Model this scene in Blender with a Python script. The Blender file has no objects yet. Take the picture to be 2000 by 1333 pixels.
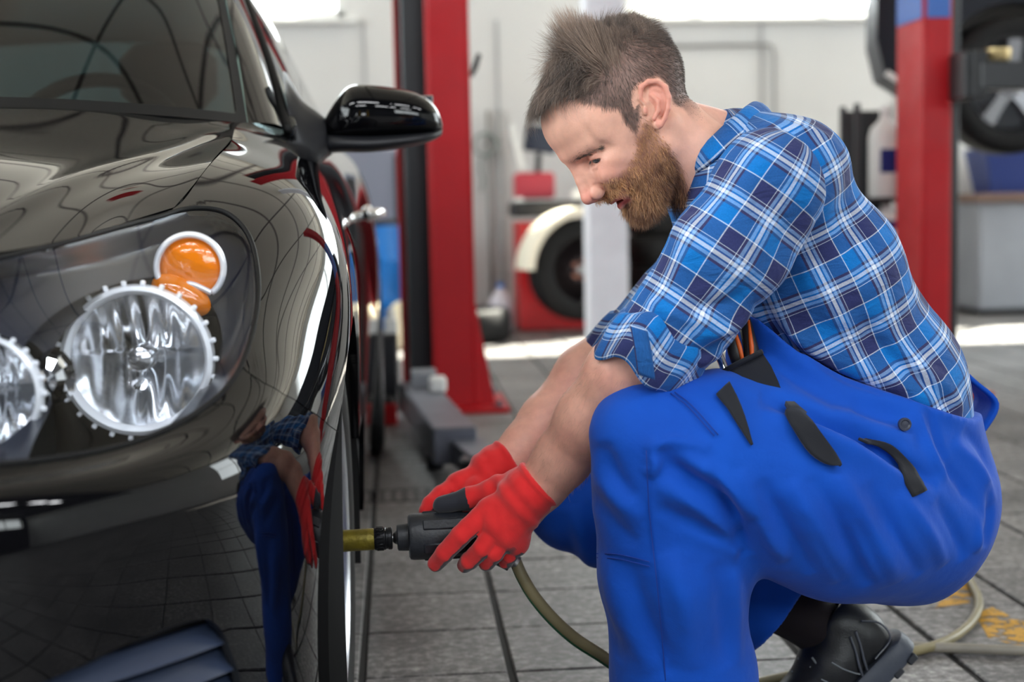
import bpy, bmesh, math, random
import numpy as np
from mathutils import Vector, Matrix

random.seed(7)
RNG = np.random.default_rng(11)
scene = bpy.context.scene
COL = scene.collection
R = math.radians

# ------------------------------------------------------------------ camera
CAM_H = 0.82
FPX = 2000 * 50.0 / 36.0
cam_data = bpy.data.cameras.new('camera')
cam_data.lens = 50.0
cam_data.sensor_width = 36.0
cam_data.clip_start = 0.05
cam_data.clip_end = 100.0
cam = bpy.data.objects.new('camera', cam_data)
COL.objects.link(cam)
CAM_M = (Matrix.Translation((0, 0, CAM_H)) @ Matrix.Rotation(R(-4.556), 4, 'Z')
         @ Matrix.Rotation(R(90 - 5.535), 4, 'X') @ Matrix.Rotation(R(-1.2), 4, 'Z'))
cam.matrix_world = CAM_M
cam_data.dof.use_dof = True
cam_data.dof.focus_distance = 1.98
cam_data.dof.aperture_fstop = 2.9
scene.camera = cam

# ------------------------------------------------------------------ light and exposure
scene.view_settings.view_transform = 'Standard'
scene.view_settings.look = 'None'
scene.view_settings.exposure = 0.52
scene.view_settings.gamma = 1.0
scene.view_settings.use_curve_mapping = False

world = bpy.data.worlds.new('daylight')
scene.world = world
world.use_nodes = True
wn = world.node_tree.nodes
wn['Background'].inputs['Color'].default_value = (0.93, 0.97, 1.0, 1)
wn['Background'].inputs['Strength'].default_value = 7.0

def area_portal(name, loc, rot, sx, sy):
    l = bpy.data.lights.new(name, 'AREA')
    l.shape = 'RECTANGLE'; l.size = sx; l.size_y = sy
    l.cycles.is_portal = True
    o = bpy.data.objects.new(name, l); COL.objects.link(o)
    o.location = loc; o.rotation_euler = rot
    return o

sun_l = bpy.data.lights.new('sun', 'SUN')
sun_l.energy = 40.0
sun_l.angle = R(0.6)
sun_l.color = (1.0, 0.93, 0.80)
sun_o = bpy.data.objects.new('sun', sun_l); COL.objects.link(sun_o)

# the sun stands outside the far wall and shines in through its high windows
sun_o.rotation_euler = Vector((-0.96, -1.0, -1.66)).to_track_quat('-Z', 'Y').to_euler()

# ------------------------------------------------------------------ geometry helpers
CAM_R = CAM_M.to_3x3()

def at(px, py, Y):
    """point on the plane y = Y that the photograph shows at pixel (px, py)"""
    d = CAM_R @ Vector(((px - 1000) / FPX, -(py - 666.5) / FPX, -1.0))
    t = Y / d.y
    return Vector((d.x * t, Y, CAM_H + d.z * t))

def atX(px, py, X):
    d = CAM_R @ Vector(((px - 1000) / FPX, -(py - 666.5) / FPX, -1.0))
    t = X / d.x
    return Vector((X, d.y * t, CAM_H + d.z * t))

def at_floor(px, py, z=0.0):
    d = CAM_R @ Vector(((px - 1000) / FPX, -(py - 666.5) / FPX, -1.0))
    t = (z - CAM_H) / d.z
    return Vector((d.x * t, d.y * t, z))

def lerp(a, b, t):
    return a + (b - a) * t

def smoothstep(a, b, x):
    t = np.clip((x - a) / (b - a), 0, 1)
    return t * t * (3 - 2 * t)

class MB:
    """collects vertices and faces for one mesh"""
    def __init__(self):
        self.v = []; self.f = []; self.n = 0
    def add(self, verts, faces):
        o = self.n
        self.v.extend([tuple(map(float, p)) for p in verts])
        self.f.extend([tuple(i + o for i in f) for f in faces])
        self.n = len(self.v)
        return self
    def box(self, c, s, bevel=0.0, rot=None):
        hx, hy, hz = s[0] / 2, s[1] / 2, s[2] / 2
        b = min(bevel, hx * .9, hy * .9, hz * .9)
        c = Vector(c)
        M = rot if rot is not None else Matrix.Identity(3)
        if b <= 0:
            vs = [c + M @ Vector((x * hx, y * hy, z * hz)) for x in (-1, 1) for y in (-1, 1) for z in (-1, 1)]
            fs = [(0, 1, 3, 2), (4, 6, 7, 5), (0, 4, 5, 1), (2, 3, 7, 6), (0, 2, 6, 4), (1, 5, 7, 3)]
            return self.add(vs, fs)
        vs = []; idx = {}
        for x in (-1, 1):
            for y in (-1, 1):
                for z in (-1, 1):
                    for a in range(3):
                        p = [x * hx, y * hy, z * hz]
                        sg = (x, y, z)
                        for k in range(3):
                            if k != a: p[k] -= sg[k] * b
                        idx[(x, y, z, a)] = len(vs)
                        vs.append(c + M @ Vector(p))
        fs = []
        sgn = (-1, 1)
        for a in range(3):
            u, w = (a + 1) % 3, (a + 2) % 3
            for s_ in sgn:
                q = []
                for (p, r) in ((-1, -1), (1, -1), (1, 1), (-1, 1)):
                    k = [0, 0, 0]; k[a] = s_; k[u] = p; k[w] = r
                    q.append(idx[(k[0], k[1], k[2], a)])
                fs.append(tuple(q if s_ > 0 else q[::-1]))
            # edges along axis a
            for p in sgn:
                for r in sgn:
                    k0 = [0, 0, 0]; k0[a] = -1; k0[u] = p; k0[w] = r
                    k1 = list(k0); k1[a] = 1
                    q = [idx[(*k0, u)], idx[(*k1, u)], idx[(*k1, w)], idx[(*k0, w)]]
                    fs.append(tuple(q if p * r < 0 else q[::-1]))
        for x in sgn:
            for y in sgn:
                for z in sgn:
                    q = [idx[(x, y, z, 0)], idx[(x, y, z, 1)], idx[(x, y, z, 2)]]
                    fs.append(tuple(q if x * y * z > 0 else q[::-1]))
        return self.add(vs, fs)
    def rings(self, rings, closed=True, cap0=False, cap1=False, loop=False):
        """skin a list of rings, each a list of points of one length"""
        m = len(rings[0]); vs = [p for r in rings for p in r]; fs = []
        nr = len(rings)
        for i in range(nr if loop else nr - 1):
            a, b = i * m, ((i + 1) % nr) * m
            for j in range(m if closed else m - 1):
                k = (j + 1) % m
                fs.append((a + j, a + k, b + k, b + j))
        if cap0: fs.append(tuple(range(m))[::-1])
        if cap1: fs.append(tuple((nr - 1) * m + j for j in range(m)))
        return self.add(vs, fs)
    def tube(self, pts, r, seg=10, cap=True, flat=1.0):
        pts = [Vector(p) for p in pts]
        n = len(pts)
        rs = r if hasattr(r, '__len__') else [r] * n
        t0 = (pts[1] - pts[0]).normalized()
        up = Vector((0, 0, 1)) if abs(t0.z) < .9 else Vector((1, 0, 0))
        nrm = (up - t0 * up.dot(t0)).normalized()
        rings = []
        for i, p in enumerate(pts):
            t = (pts[min(i + 1, n - 1)] - pts[max(i - 1, 0)]).normalized()
            nrm = (nrm - t * nrm.dot(t)).normalized()
            bn = t.cross(nrm)
            rings.append([p + (nrm * math.cos(a) * flat + bn * math.sin(a)) * rs[i] for a in [2 * math.pi * k / seg for k in range(seg)]])
        return self.rings(rings, True, cap, cap)
    def lathe(self, prof, seg=32, M=None, cap0=False, cap1=False):
        """prof = [(radius, height)...] about local z, M places it"""
        M = M if M is not None else Matrix.Identity(4)
        rings = []
        for r, h in prof:
            rings.append([M @ Vector((r * math.cos(2 * math.pi * k / seg), r * math.sin(2 * math.pi * k / seg), h)) for k in range(seg)])
        return self.rings(rings, True, cap0, cap1)
    def prism(self, poly, axis_pts, cap=True):
        """poly: list of Vector offsets (closed), swept from axis_pts[0] to axis_pts[1]"""
        a, b = Vector(axis_pts[0]), Vector(axis_pts[1])
        return self.rings([[a + Vector(p) for p in poly], [b + Vector(p) for p in poly]], True, cap, cap)

def mesh_np(name, V, F, smooth=True):
    me = bpy.data.meshes.new(name)
    V = np.asarray(V, dtype=np.float32)
    if isinstance(F, np.ndarray):
        k = F.shape[1]
        me.vertices.add(len(V)); me.vertices.foreach_set('co', V.ravel())
        me.loops.add(F.size); me.loops.foreach_set('vertex_index', F.astype(np.int32).ravel())
        me.polygons.add(len(F))
        me.polygons.foreach_set('loop_start', np.arange(0, F.size, k, dtype=np.int32))
        me.update(calc_edges=True)
    else:
        me.from_pydata([tuple(p) for p in V.tolist()], [], F)
    me.validate()
    if smooth:
        me.polygons.foreach_set('use_smooth', np.ones(len(me.polygons), dtype=bool))
    me.update()
    return me

def link(name, me, mat=None, parent=None, label=None, cat=None, group=None, kind=None):
    o = bpy.data.objects.new(name, me)
    COL.objects.link(o)
    if mat is not None and me is not None and len(me.materials) == 0:
        me.materials.append(mat)
    if parent is not None: o.parent = parent
    return tag(o, label, cat, group, kind)

def tag(o, label=None, cat=None, group=None, kind=None):
    if label: o['label'] = label
    if cat: o['category'] = cat
    if group: o['group'] = group
    if kind: o['kind'] = kind
    return o

def fix_normals(me):
    bm = bmesh.new(); bm.from_mesh(me)
    bmesh.ops.recalc_face_normals(bm, faces=bm.faces[:])
    bm.to_mesh(me); bm.free()

def build(name, mb, mat, parent=None, smooth=None, label=None, cat=None, group=None, kind=None):
    """link an MB as one mesh object; smooth = angle in degrees, None for flat, True for all smooth"""
    me = bpy.data.meshes.new(name)
    me.from_pydata(mb.v, [], mb.f)
    fix_normals(me)
    if smooth is not None:
        me.polygons.foreach_set('use_smooth', np.ones(len(me.polygons), dtype=bool))
        if smooth is not True:
            me.set_sharp_from_angle(angle=R(smooth))
    me.update()
    return link(name, me, mat, parent, label, cat, group, kind)

def empty(name, loc=(0, 0, 0), label=None, cat=None, group=None, kind=None, rz=0):
    o = bpy.data.objects.new(name, None)
    o.empty_display_size = .1
    COL.objects.link(o); o.location = loc; o.rotation_euler = (0, 0, rz)
    return tag(o, label, cat, group, kind)

def root_at(name, loc, parts, label, cat, group=None):
    """an Empty at a thing's base that takes over parts already built in world coordinates"""
    e = empty(name, loc, label, cat, group)
    for p in parts:
        p.parent = e
        p.matrix_parent_inverse = Matrix.Translation(Vector(loc)).inverted()
    return e

def adopt(e, *parts):
    inv = Matrix.Translation(e.location).inverted()
    for p in parts:
        p.parent = e; p.matrix_parent_inverse = inv

def copy_tree(o, parent=None, loc=None):
    c = o.copy(); COL.objects.link(c)
    if parent is not None: c.parent = parent
    if loc is not None: c.location = loc
    for ch in list(o.children): copy_tree(ch, c)
    return c

def catmull(pts, n):
    """n points per span along a Catmull-Rom curve through pts"""
    P = [Vector(p) for p in pts]
    P = [P[0] * 2 - P[1]] + P + [P[-1] * 2 - P[-2]]
    out = []
    for i in range(1, len(P) - 2):
        p0, p1, p2, p3 = P[i - 1], P[i], P[i + 1], P[i + 2]
        for k in range(n):
            t = k / n
            out.append(.5 * ((2 * p1) + (p2 - p0) * t + (2 * p0 - 5 * p1 + 4 * p2 - p3) * t * t + (3 * p1 - p0 - 3 * p2 + p3) * t ** 3))
    out.append(P[-2])
    return out

# ------------------------------------------------------------------ materials
MATS = {}
def mat(name, color=(.5, .5, .5), rough=.5, metal=0.0, spec=.5, coat=0.0, coat_rough=.03, noise=None, bump=None,
        emit=None, trans=0.0, sss=0.0, ior=None, alpha=None, sheen=0.0, rough_noise=None):
    """procedural Principled material. noise = (scale, amount, detail); bump = (scale, strength, detail)"""
    if name in MATS: return MATS[name]
    m = bpy.data.materials.new(name); m.use_nodes = True
    nt = m.node_tree; n = nt.nodes; l = nt.links
    b = n['Principled BSDF']
    b.inputs['Base Color'].default_value = (*color, 1)
    b.inputs['Roughness'].default_value = rough
    b.inputs['Metallic'].default_value = metal
    b.inputs['Specular IOR Level'].default_value = spec
    b.inputs['Coat Weight'].default_value = coat
    b.inputs['Coat Roughness'].default_value = coat_rough
    b.inputs['Transmission Weight'].default_value = trans
    b.inputs['Subsurface Weight'].default_value = sss
    b.inputs['Sheen Weight'].default_value = sheen
    if ior: b.inputs['IOR'].default_value = ior
    if alpha is not None: b.inputs['Alpha'].default_value = alpha
    if emit:
        b.inputs['Emission Color'].default_value = (*emit[0], 1); b.inputs['Emission Strength'].default_value = emit[1]
    if noise or bump or rough_noise:
        tc = n.new('ShaderNodeTexCoord')
    if noise:
        t = n.new('ShaderNodeTexNoise'); t.inputs['Scale'].default_value = noise[0]
        t.inputs['Detail'].default_value = noise[2] if len(noise) > 2 else 4
        l.new(tc.outputs['Object'], t.inputs['Vector'])
        mr = n.new('ShaderNodeMapRange'); mr.inputs['From Min'].default_value = .3; mr.inputs['From Max'].default_value = .7
        mr.inputs['To Min'].default_value = 1 - noise[1]; mr.inputs['To Max'].default_value = 1 + noise[1]
        l.new(t.outputs['Fac'], mr.inputs['Value'])
        mx = n.new('ShaderNodeVectorMath'); mx.operation = 'SCALE'
        mx.inputs[0].default_value = color
        l.new(mr.outputs['Result'], mx.inputs['Scale'])
        l.new(mx.outputs['Vector'], b.inputs['Base Color'])
    if rough_noise:
        t = n.new('ShaderNodeTexNoise'); t.inputs['Scale'].default_value = rough_noise[0]; t.inputs['Detail'].default_value = 5
        l.new(tc.outputs['Object'], t.inputs['Vector'])
        mr = n.new('ShaderNodeMapRange'); mr.inputs['From Min'].default_value = .3; mr.inputs['From Max'].default_value = .7
        mr.inputs['To Min'].default_value = rough_noise[1]; mr.inputs['To Max'].default_value = rough_noise[2]
        l.new(t.outputs['Fac'], mr.inputs['Value']); l.new(mr.outputs['Result'], b.inputs['Roughness'])
    if bump:
        t = n.new('ShaderNodeTexNoise'); t.inputs['Scale'].default_value = bump[0]
        t.inputs['Detail'].default_value = bump[2] if len(bump) > 2 else 3
        l.new(tc.outputs['Object'], t.inputs['Vector'])
        bp = n.new('ShaderNodeBump'); bp.inputs['Strength'].default_value = bump[1]; bp.inputs['Distance'].default_value = .004
        l.new(t.outputs['Fac'], bp.inputs['Height']); l.new(bp.outputs['Normal'], b.inputs['Normal'])
    MATS[name] = m
    return m

def srgb(r, g, b):
    f = lambda c: (c / 255 / 12.92) if c / 255 <= .04045 else ((c / 255 + .055) / 1.055) ** 2.4
    return (f(r), f(g), f(b))

def glass_mat(name, tint=(1, 1, 1), rough=0.0, refl=1.0, ior=1.45):
    """thin clear pane: transparent body with a Fresnel reflection, lets light straight through"""
    if name in MATS: return MATS[name]
    m = bpy.data.materials.new(name); m.use_nodes = True
    n = m.node_tree.nodes; l = m.node_tree.links
    n.remove(n['Principled BSDF'])
    tr = n.new('ShaderNodeBsdfTransparent'); tr.inputs['Color'].default_value = (*tint, 1)
    gl = n.new('ShaderNodeBsdfGlossy'); gl.inputs['Roughness'].default_value = rough
    gl.inputs['Color'].default_value = (refl, refl, refl, 1)
    fr = n.new('ShaderNodeFresnel')
    ge = n.new('ShaderNodeNewGeometry'); io = n.new('ShaderNodeMapRange')   # both faces of the pane reflect alike
    io.inputs['To Min'].default_value = ior; io.inputs['To Max'].default_value = 1 / ior
    l.new(ge.outputs['Backfacing'], io.inputs['Value']); l.new(io.outputs['Result'], fr.inputs['IOR'])
    mx = n.new('ShaderNodeMixShader')
    l.new(fr.outputs['Fac'], mx.inputs['Fac']); l.new(tr.outputs['BSDF'], mx.inputs[1]); l.new(gl.outputs['BSDF'], mx.inputs[2])
    l.new(mx.outputs['Shader'], n['Material Output'].inputs['Surface'])
    MATS[name] = m
    return m
# ================================================================== the setting
XL, XR, YB, YF, HC = -5.6, 7.6, -5.0, 9.8, 4.3      # left wall, right wall, wall behind the camera, far wall, ceiling

M_WALL = mat('wall_paint', srgb(214, 213, 211), .65, noise=(1.2, .05), bump=(40, .05))
M_TRIMW = mat('window_frame_white', srgb(235, 235, 232), .4)
M_GROUT = mat('grout', srgb(34, 33, 33), .85, noise=(9, .3))

def tile_material():
    m = bpy.data.materials.new('floor_tile'); m.use_nodes = True
    n = m.node_tree.nodes; l = m.node_tree.links; b = n['Principled BSDF']
    g = n.new('ShaderNodeNewGeometry'); oi = n.new('ShaderNodeObjectInfo')
    nz = n.new('ShaderNodeTexNoise'); nz.inputs['Scale'].default_value = 46; nz.inputs['Detail'].default_value = 7; nz.inputs['Roughness'].default_value = .72
    mp = n.new('ShaderNodeMapping'); mp.inputs['Scale'].default_value = (1, 1.15, 1)
    l.new(g.outputs['Position'], mp.inputs['Vector']); l.new(mp.outputs['Vector'], nz.inputs['Vector'])
    cr = n.new('ShaderNodeValToRGB'); e = cr.color_ramp.elements
    e[0].position = .30; e[0].color = (*srgb(66, 63, 62), 1)
    e[1].position = .74; e[1].color = (*srgb(196, 192, 190), 1)
    q = e.new(.50); q.color = (*srgb(116, 113, 113), 1)
    l.new(nz.outputs['Fac'], cr.inputs['Fac'])
    st = n.new('ShaderNodeTexNoise'); st.inputs['Scale'].default_value = 3.1; st.inputs['Detail'].default_value = 6; st.inputs['Roughness'].default_value = .65
    l.new(g.outputs['Position'], st.inputs['Vector'])
    mr = n.new('ShaderNodeMapRange'); mr.inputs['From Min'].default_value = .36; mr.inputs['From Max'].default_value = .66
    mr.inputs['To Min'].default_value = .50; mr.inputs['To Max'].default_value = 1.10
    l.new(st.outputs['Fac'], mr.inputs['Value'])
    rr = n.new('ShaderNodeMapRange'); rr.inputs['To Min'].default_value = .86; rr.inputs['To Max'].default_value = 1.12
    l.new(oi.outputs['Random'], rr.inputs['Value'])
    mu = n.new('ShaderNodeMath'); mu.operation = 'MULTIPLY'
    l.new(mr.outputs['Result'], mu.inputs[0]); l.new(rr.outputs['Result'], mu.inputs[1])
    sc = n.new('ShaderNodeVectorMath'); sc.operation = 'SCALE'
    l.new(cr.outputs['Color'], sc.inputs[0]); l.new(mu.outputs['Value'], sc.inputs['Scale'])
    l.new(sc.outputs['Vector'], b.inputs['Base Color'])
    ro = n.new('ShaderNodeMapRange'); ro.inputs['To Min'].default_value = .36; ro.inputs['To Max'].default_value = .62
    l.new(st.outputs['Fac'], ro.inputs['Value']); l.new(ro.outputs['Result'], b.inputs['Roughness'])
    bp = n.new('ShaderNodeBump'); bp.inputs['Strength'].default_value = .35; bp.inputs['Distance'].default_value = .002
    l.new(nz.outputs['Fac'], bp.inputs['Height']); l.new(bp.outputs['Normal'], b.inputs['Normal'])
    b.inputs['Specular IOR Level'].default_value = .45
    return m
M_TILE = tile_material()

floor = build('floor', MB().box(((XL + XR) / 2, (YB + YF) / 2, -.056), (XR - XL + .4, YF - YB + .4, .1)), M_GROUT, kind='structure',
              label='grey stone tiled workshop floor with dark joints')
TS, TX0, TY0 = .262, .1800, 2.952
DRAIN_Y = 4.0
tile_mb = MB().box((0, 0, -.005), (TS - .013, TS - .005, .010), .0025)
tile_me = bpy.data.meshes.new('tile'); tile_me.from_pydata(tile_mb.v, [], tile_mb.f); fix_normals(tile_me); tile_me.materials.append(M_TILE)
cells = []
for i in range(-22, 29):
    for j in range(-31, 28):
        cx, cy = TX0 + (i + .5) * TS, TY0 + (j + .5) * TS
        if not (XL + .1 < cx < XR - .1 and YB + .1 < cy < YF - .1): continue
        if abs(cy - DRAIN_Y) < .10 and -1.2 < cx < .75: continue
        q = CAM_M.inverted() @ Vector((cx, cy, 0))
        u, w = (1000 + FPX * q.x / -q.z, 666.5 - FPX * q.y / -q.z) if q.z < -.3 else (9e9, 9e9)
        cells.append((0 if (640 < u < 2080 and w < 1420) else 1, abs(q.z), cx, cy))
cells.sort()
rest = MB()
for k, (hid, d, cx, cy) in enumerate(cells):
    if k < 300 and not hid:
        o = link('tile', tile_me, None, floor); o.location = (cx, cy, random.uniform(-.0012, .0006))
        o.rotation_euler = (random.uniform(-.0025, .0025), random.uniform(-.0025, .0025), 0)
    else:
        rest.box((cx, cy, -.005), (TS - .013, TS - .005, .010), .0025)
build('tile_field', rest, M_TILE, floor, kind='stuff')

# drain channel across the floor
M_STEELD = mat('dark_steel', srgb(58, 58, 60), .45, .8, noise=(20, .2))
M_BLACK = mat('black_void', (.004, .004, .004), 1.0, spec=0.0)
dr = MB().box((-.22, DRAIN_Y, -.0245), (1.94, .18, .04))
drain = build('drain_channel', dr, M_BLACK, floor)
g = MB()
for s in (-1, 1): g.box((-.22, DRAIN_Y + s * .080, -.004), (1.94, .022, .010), .002)
for k in range(61): g.box((-1.18 + k * .032, DRAIN_Y, -.001), (.012, .145, .006), .001)
build('drain_grate', g, M_STEELD, floor)

# worn yellow floor paint
def worn_paint():
    m = bpy.data.materials.new('yellow_floor_paint'); m.use_nodes = True
    n = m.node_tree.nodes; l = m.node_tree.links; b = n['Principled BSDF']
    b.inputs['Base Color'].default_value = (*srgb(190, 140, 18), 1); b.inputs['Roughness'].default_value = .6
    g = n.new('ShaderNodeNewGeometry'); nz = n.new('ShaderNodeTexNoise'); nz.inputs['Scale'].default_value = 26; nz.inputs['Detail'].default_value = 8
    nz.inputs['Roughness'].default_value = .7
    l.new(g.outputs['Position'], nz.inputs['Vector'])
    mr = n.new('ShaderNodeMapRange'); mr.inputs['From Min'].default_value = .44; mr.inputs['From Max'].default_value = .52
    l.new(nz.outputs['Fac'], mr.inputs['Value']); l.new(mr.outputs['Result'], b.inputs['Alpha'])
    return m
M_YEL = worn_paint()
ym = MB()
for poly in ([(1826, 1190), (1852, 1150), (1880, 1128), (1903, 1150), (1893, 1178), (1850, 1184)],
             [(1905, 1200), (1938, 1186), (1990, 1212), (2060, 1225), (2075, 1266), (1985, 1262), (1930, 1246)]):
    ps = [at_floor(x, y, .0014) for x, y in poly]
    ym.add(ps, [tuple(range(len(ps)))])
build('floor_marking', ym, M_YEL, floor)

# ---- walls with real openings
def wall_with_openings(name, axis, pos, u0, u1, z1, holes, thick=.22, m=M_WALL):
    """axis 'y': plane y=pos spanning x; axis 'x': plane x=pos spanning y. Wall body lies outside the room."""
    us = sorted({u0, u1, *[h[0] for h in holes], *[h[1] for h in holes]})
    zs = sorted({0.0, z1, *[h[2] for h in holes], *[h[3] for h in holes]})
    mb = MB()
    sgn = 1 if pos > 0 else -1
    for a, b in zip(us[:-1], us[1:]):
        for c, d in zip(zs[:-1], zs[1:]):
            mu, mz = (a + b) / 2, (c + d) / 2
            if any(h[0] < mu < h[1] and h[2] < mz < h[3] for h in holes): continue
            ctr = (mu, pos + sgn * thick / 2, mz) if axis == 'y' else (pos + sgn * thick / 2, mu, mz)
            sz = (b - a, thick, d - c) if axis == 'y' else (thick, b - a, d - c)
            mb.box(ctr, sz)
    return build(name, mb, m, kind='structure')

FAR_WIN = [(-2.6, -.30, 2.08, 4.05), (1.63, 6.6, 2.06, 4.05)]
wall_far = wall_with_openings('wall_far', 'y', YF, XL, XR, HC, FAR_WIN)
RIGHT_WIN = [(3.6, 9.0, 1.2, 3.9)]
wall_right = wall_with_openings('wall_right', 'x', XR, YB, YF, HC, RIGHT_WIN)
wall_left = wall_with_openings('wall_left', 'x', XL, YB, YF, HC, [(-3.5, 6.0, 1.3, 3.9)])
DOORS = [(1.6, 7.2, 1.9, 3.2), (-3.1, -2.85, .3, 1.6), (-1.9, -1.35, .5, 1.5)]
M_DARKWALL = mat('dark_wall_paint', srgb(46, 48, 54), .6, noise=(2, .2))
wall_front = wall_with_openings('wall_front', 'y', YB, XL, XR, HC, DOORS, m=M_DARKWALL)

# vertical cladding joints on the far wall
jm = MB()
for x in (-1.9, -1.05, -.18, .72, 1.55, 2.55, 3.5, 4.6):
    jm.box((x, YF - .006, 1.03), (.022, .012, 2.06), .003)
build('panel_joint', jm, mat('joint_grey', srgb(176, 176, 177), .6), wall_far)

M_PANE = glass_mat('window_glass', (.97, .99, .985))
def window(n, x0, x1, z0, z1, bars, y=YF):
    f = MB(); w = .06
    f.box(((x0 + x1) / 2, y + .05, z0 + w / 2), (x1 - x0, .09, w), .008); f.box(((x0 + x1) / 2, y + .05, z1 - w / 2), (x1 - x0, .09, w), .008)
    for x in (x0 + w / 2, x1 - w / 2): f.box((x, y + .05, (z0 + z1) / 2), (w, .09, z1 - z0), .008)
    for x in bars: f.box((x, y + .05, (z0 + z1) / 2), (.05, .07, z1 - z0), .006)
    fr = build('window_%d' % n, f, M_TRIMW, kind='structure')
    edges = [x0] + list(bars) + [x1]
    for a, b in zip(edges[:-1], edges[1:]):
        build('pane', MB().box(((a + b) / 2, y + .055, (z0 + z1) / 2), (b - a - .02, .006, z1 - z0 - .02)), M_PANE, fr)
    s = MB().box(((x0 + x1) / 2, y - .045, z0 - .02), (x1 - x0 + .16, .13, .035), .008)
    build('sill', s, M_TRIMW, fr)
    return fr
window(1, *FAR_WIN[0], bars=(-1.45,))
window(2, *FAR_WIN[1], bars=(2.213, 3.10, 4.0, 4.9, 5.8))

def window_x(n, pos, y0, y1, z0, z1, bars, zbars):
    f = MB(); w = .07; s = 1 if pos > 0 else -1; x = pos + s * .06
    f.box((x, (y0 + y1) / 2, z0 + w / 2), (.1, y1 - y0, w), .008); f.box((x, (y0 + y1) / 2, z1 - w / 2), (.1, y1 - y0, w), .008)
    for y in (y0 + w / 2, y1 - w / 2, *bars): f.box((x, y, (z0 + z1) / 2), (.08, w, z1 - z0), .008)
    for z in zbars: f.box((x, (y0 + y1) / 2, z), (.07, y1 - y0, .05), .008)
    fr = build('window_%d' % n, f, M_TRIMW, kind='structure')
    build('pane', MB().box((x, (y0 + y1) / 2, (z0 + z1) / 2), (.006, y1 - y0 - .02, z1 - z0 - .02)), M_PANE, fr)
window(5, 1.6, 7.2, 1.9, 3.2, bars=(3.0, 4.4, 5.8), y=YB - .1)
window_x(3, XR, *RIGHT_WIN[0], bars=(4.95, 6.3, 7.65), zbars=(2.5,))
window_x(4, XL, -3.5, 6.0, 1.3, 3.9, bars=(-1.1, 1.25, 3.6), zbars=(2.6,))

# conduit frame on the far wall, under the right hand window
M_CON = mat('conduit_grey', srgb(150, 148, 146), .5, .2)
P = lambda x, y: at(x, y, YF - .03)
cm = MB().tube([P(1300, 91), P(1500, 87), P(1509, 92), P(1512, 110), P(1513, 250)], .012, 8)
build('conduit', cm, M_CON, label='thin grey conduit bent round on the far wall below the window', cat='pipe')

# ---- ceiling of light panels with dark joints, and cross beams
def ceiling_material():
    m = bpy.data.materials.new('ceiling_panels'); m.use_nodes = True
    n = m.node_tree.nodes; l = m.node_tree.links; b = n['Principled BSDF']
    g = n.new('ShaderNodeNewGeometry')
    br = n.new('ShaderNodeTexBrick'); br.offset = 0.0; br.inputs['Scale'].default_value = 1.0
    br.inputs['Color1'].default_value = (*srgb(226, 216, 200), 1); br.inputs['Color2'].default_value = (*srgb(218, 208, 193), 1)
    br.inputs['Mortar'].default_value = (*srgb(96, 84, 78), 1); br.inputs['Mortar Size'].default_value = .03
    br.inputs['Brick Width'].default_value = 1.5; br.inputs['Row Height'].default_value = .95
    l.new(g.outputs['Position'], br.inputs['Vector']); l.new(br.outputs['Color'], b.inputs['Base Color'])
    b.inputs['Roughness'].default_value = .7
    return m
build('ceiling', MB().box(((XL + XR) / 2, (YB + YF) / 2, HC + .1), (XR - XL + .4, YF - YB + .4, .2)), ceiling_material(), kind='structure')

M_ADDED_DARK = mat('added_slab_dark', srgb(58, 58, 62), .7, noise=(2, .2))
build('ceiling_added_slab', MB().box(((XL + XR) / 2, (YB - .2 + .7) / 2, 3.5), (XR - XL + .3, .7 - YB + .2, .2)), M_ADDED_DARK, kind='structure')  # unseen slab, added to darken the reflections in the car
for k_ in range(5): build('beam', MB().box((XL + 1.2 + k_ * 2.6, (YB + .7) / 2, 3.32), (.16, .7 - YB, .16), .01), M_ADDED_DARK, kind='structure')
# fill lamps added under the slab to light the man from the camera side
M_FILL = mat('fill_lamp_glow', (.9, .92, 1.0), .5, emit=((.93, .96, 1.0), 5.0))
M_FILLH = mat('fill_lamp_housing', srgb(210, 210, 210), .4)
FILL_SPOTS = ((-2.6, -.5), (-.6, -.5), (1.4, -.5), (3.4, -.5), (-1.6, -2.6), (.6, -2.6), (2.6, -2.6))
for n_, (x, y) in enumerate(FILL_SPOTS):
    e_ = empty('fill_lamp', (x, y, 3.4), 'added fill lamp, long and white, under the added slab behind the camera', 'lamp', 'added fill lamps')
    hs_ = build('fill_lamp_body', MB().box((0, 0, -.05), (1.5, .30, .08), .01), M_FILLH, e_, 30)
    build('fill_diffuser', MB().box((0, 0, -.095), (1.44, .25, .012), .003), M_FILL, e_, 30)
    la = bpy.data.lights.new('fill_light', 'AREA'); la.shape = 'RECTANGLE'; la.size = 1.44; la.size_y = .25; la.energy = 26; la.color = (.95, .975, 1.0)
    lo_ = bpy.data.objects.new('fill_light', la); COL.objects.link(lo_); lo_.location = (x, y, 3.4 - .105)
# yellow door posts and open daylight behind the camera
M_YPOST = mat('yellow_post_paint', srgb(214, 168, 20), .4, noise=(14, .12))
for n_, x in enumerate((-2.15, -1.05)):
    build('trim_%d' % (n_ + 1), MB().box((x, YB + .1, 1.2), (.16, .16, 2.4), .015), M_YPOST, kind='structure')
build('floor_yard', MB().box((1, YB - 6.3, -.06), (24, 12, .1)), mat('yard_concrete', srgb(150, 148, 142), .8, noise=(2, .1)), kind='structure')

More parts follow.
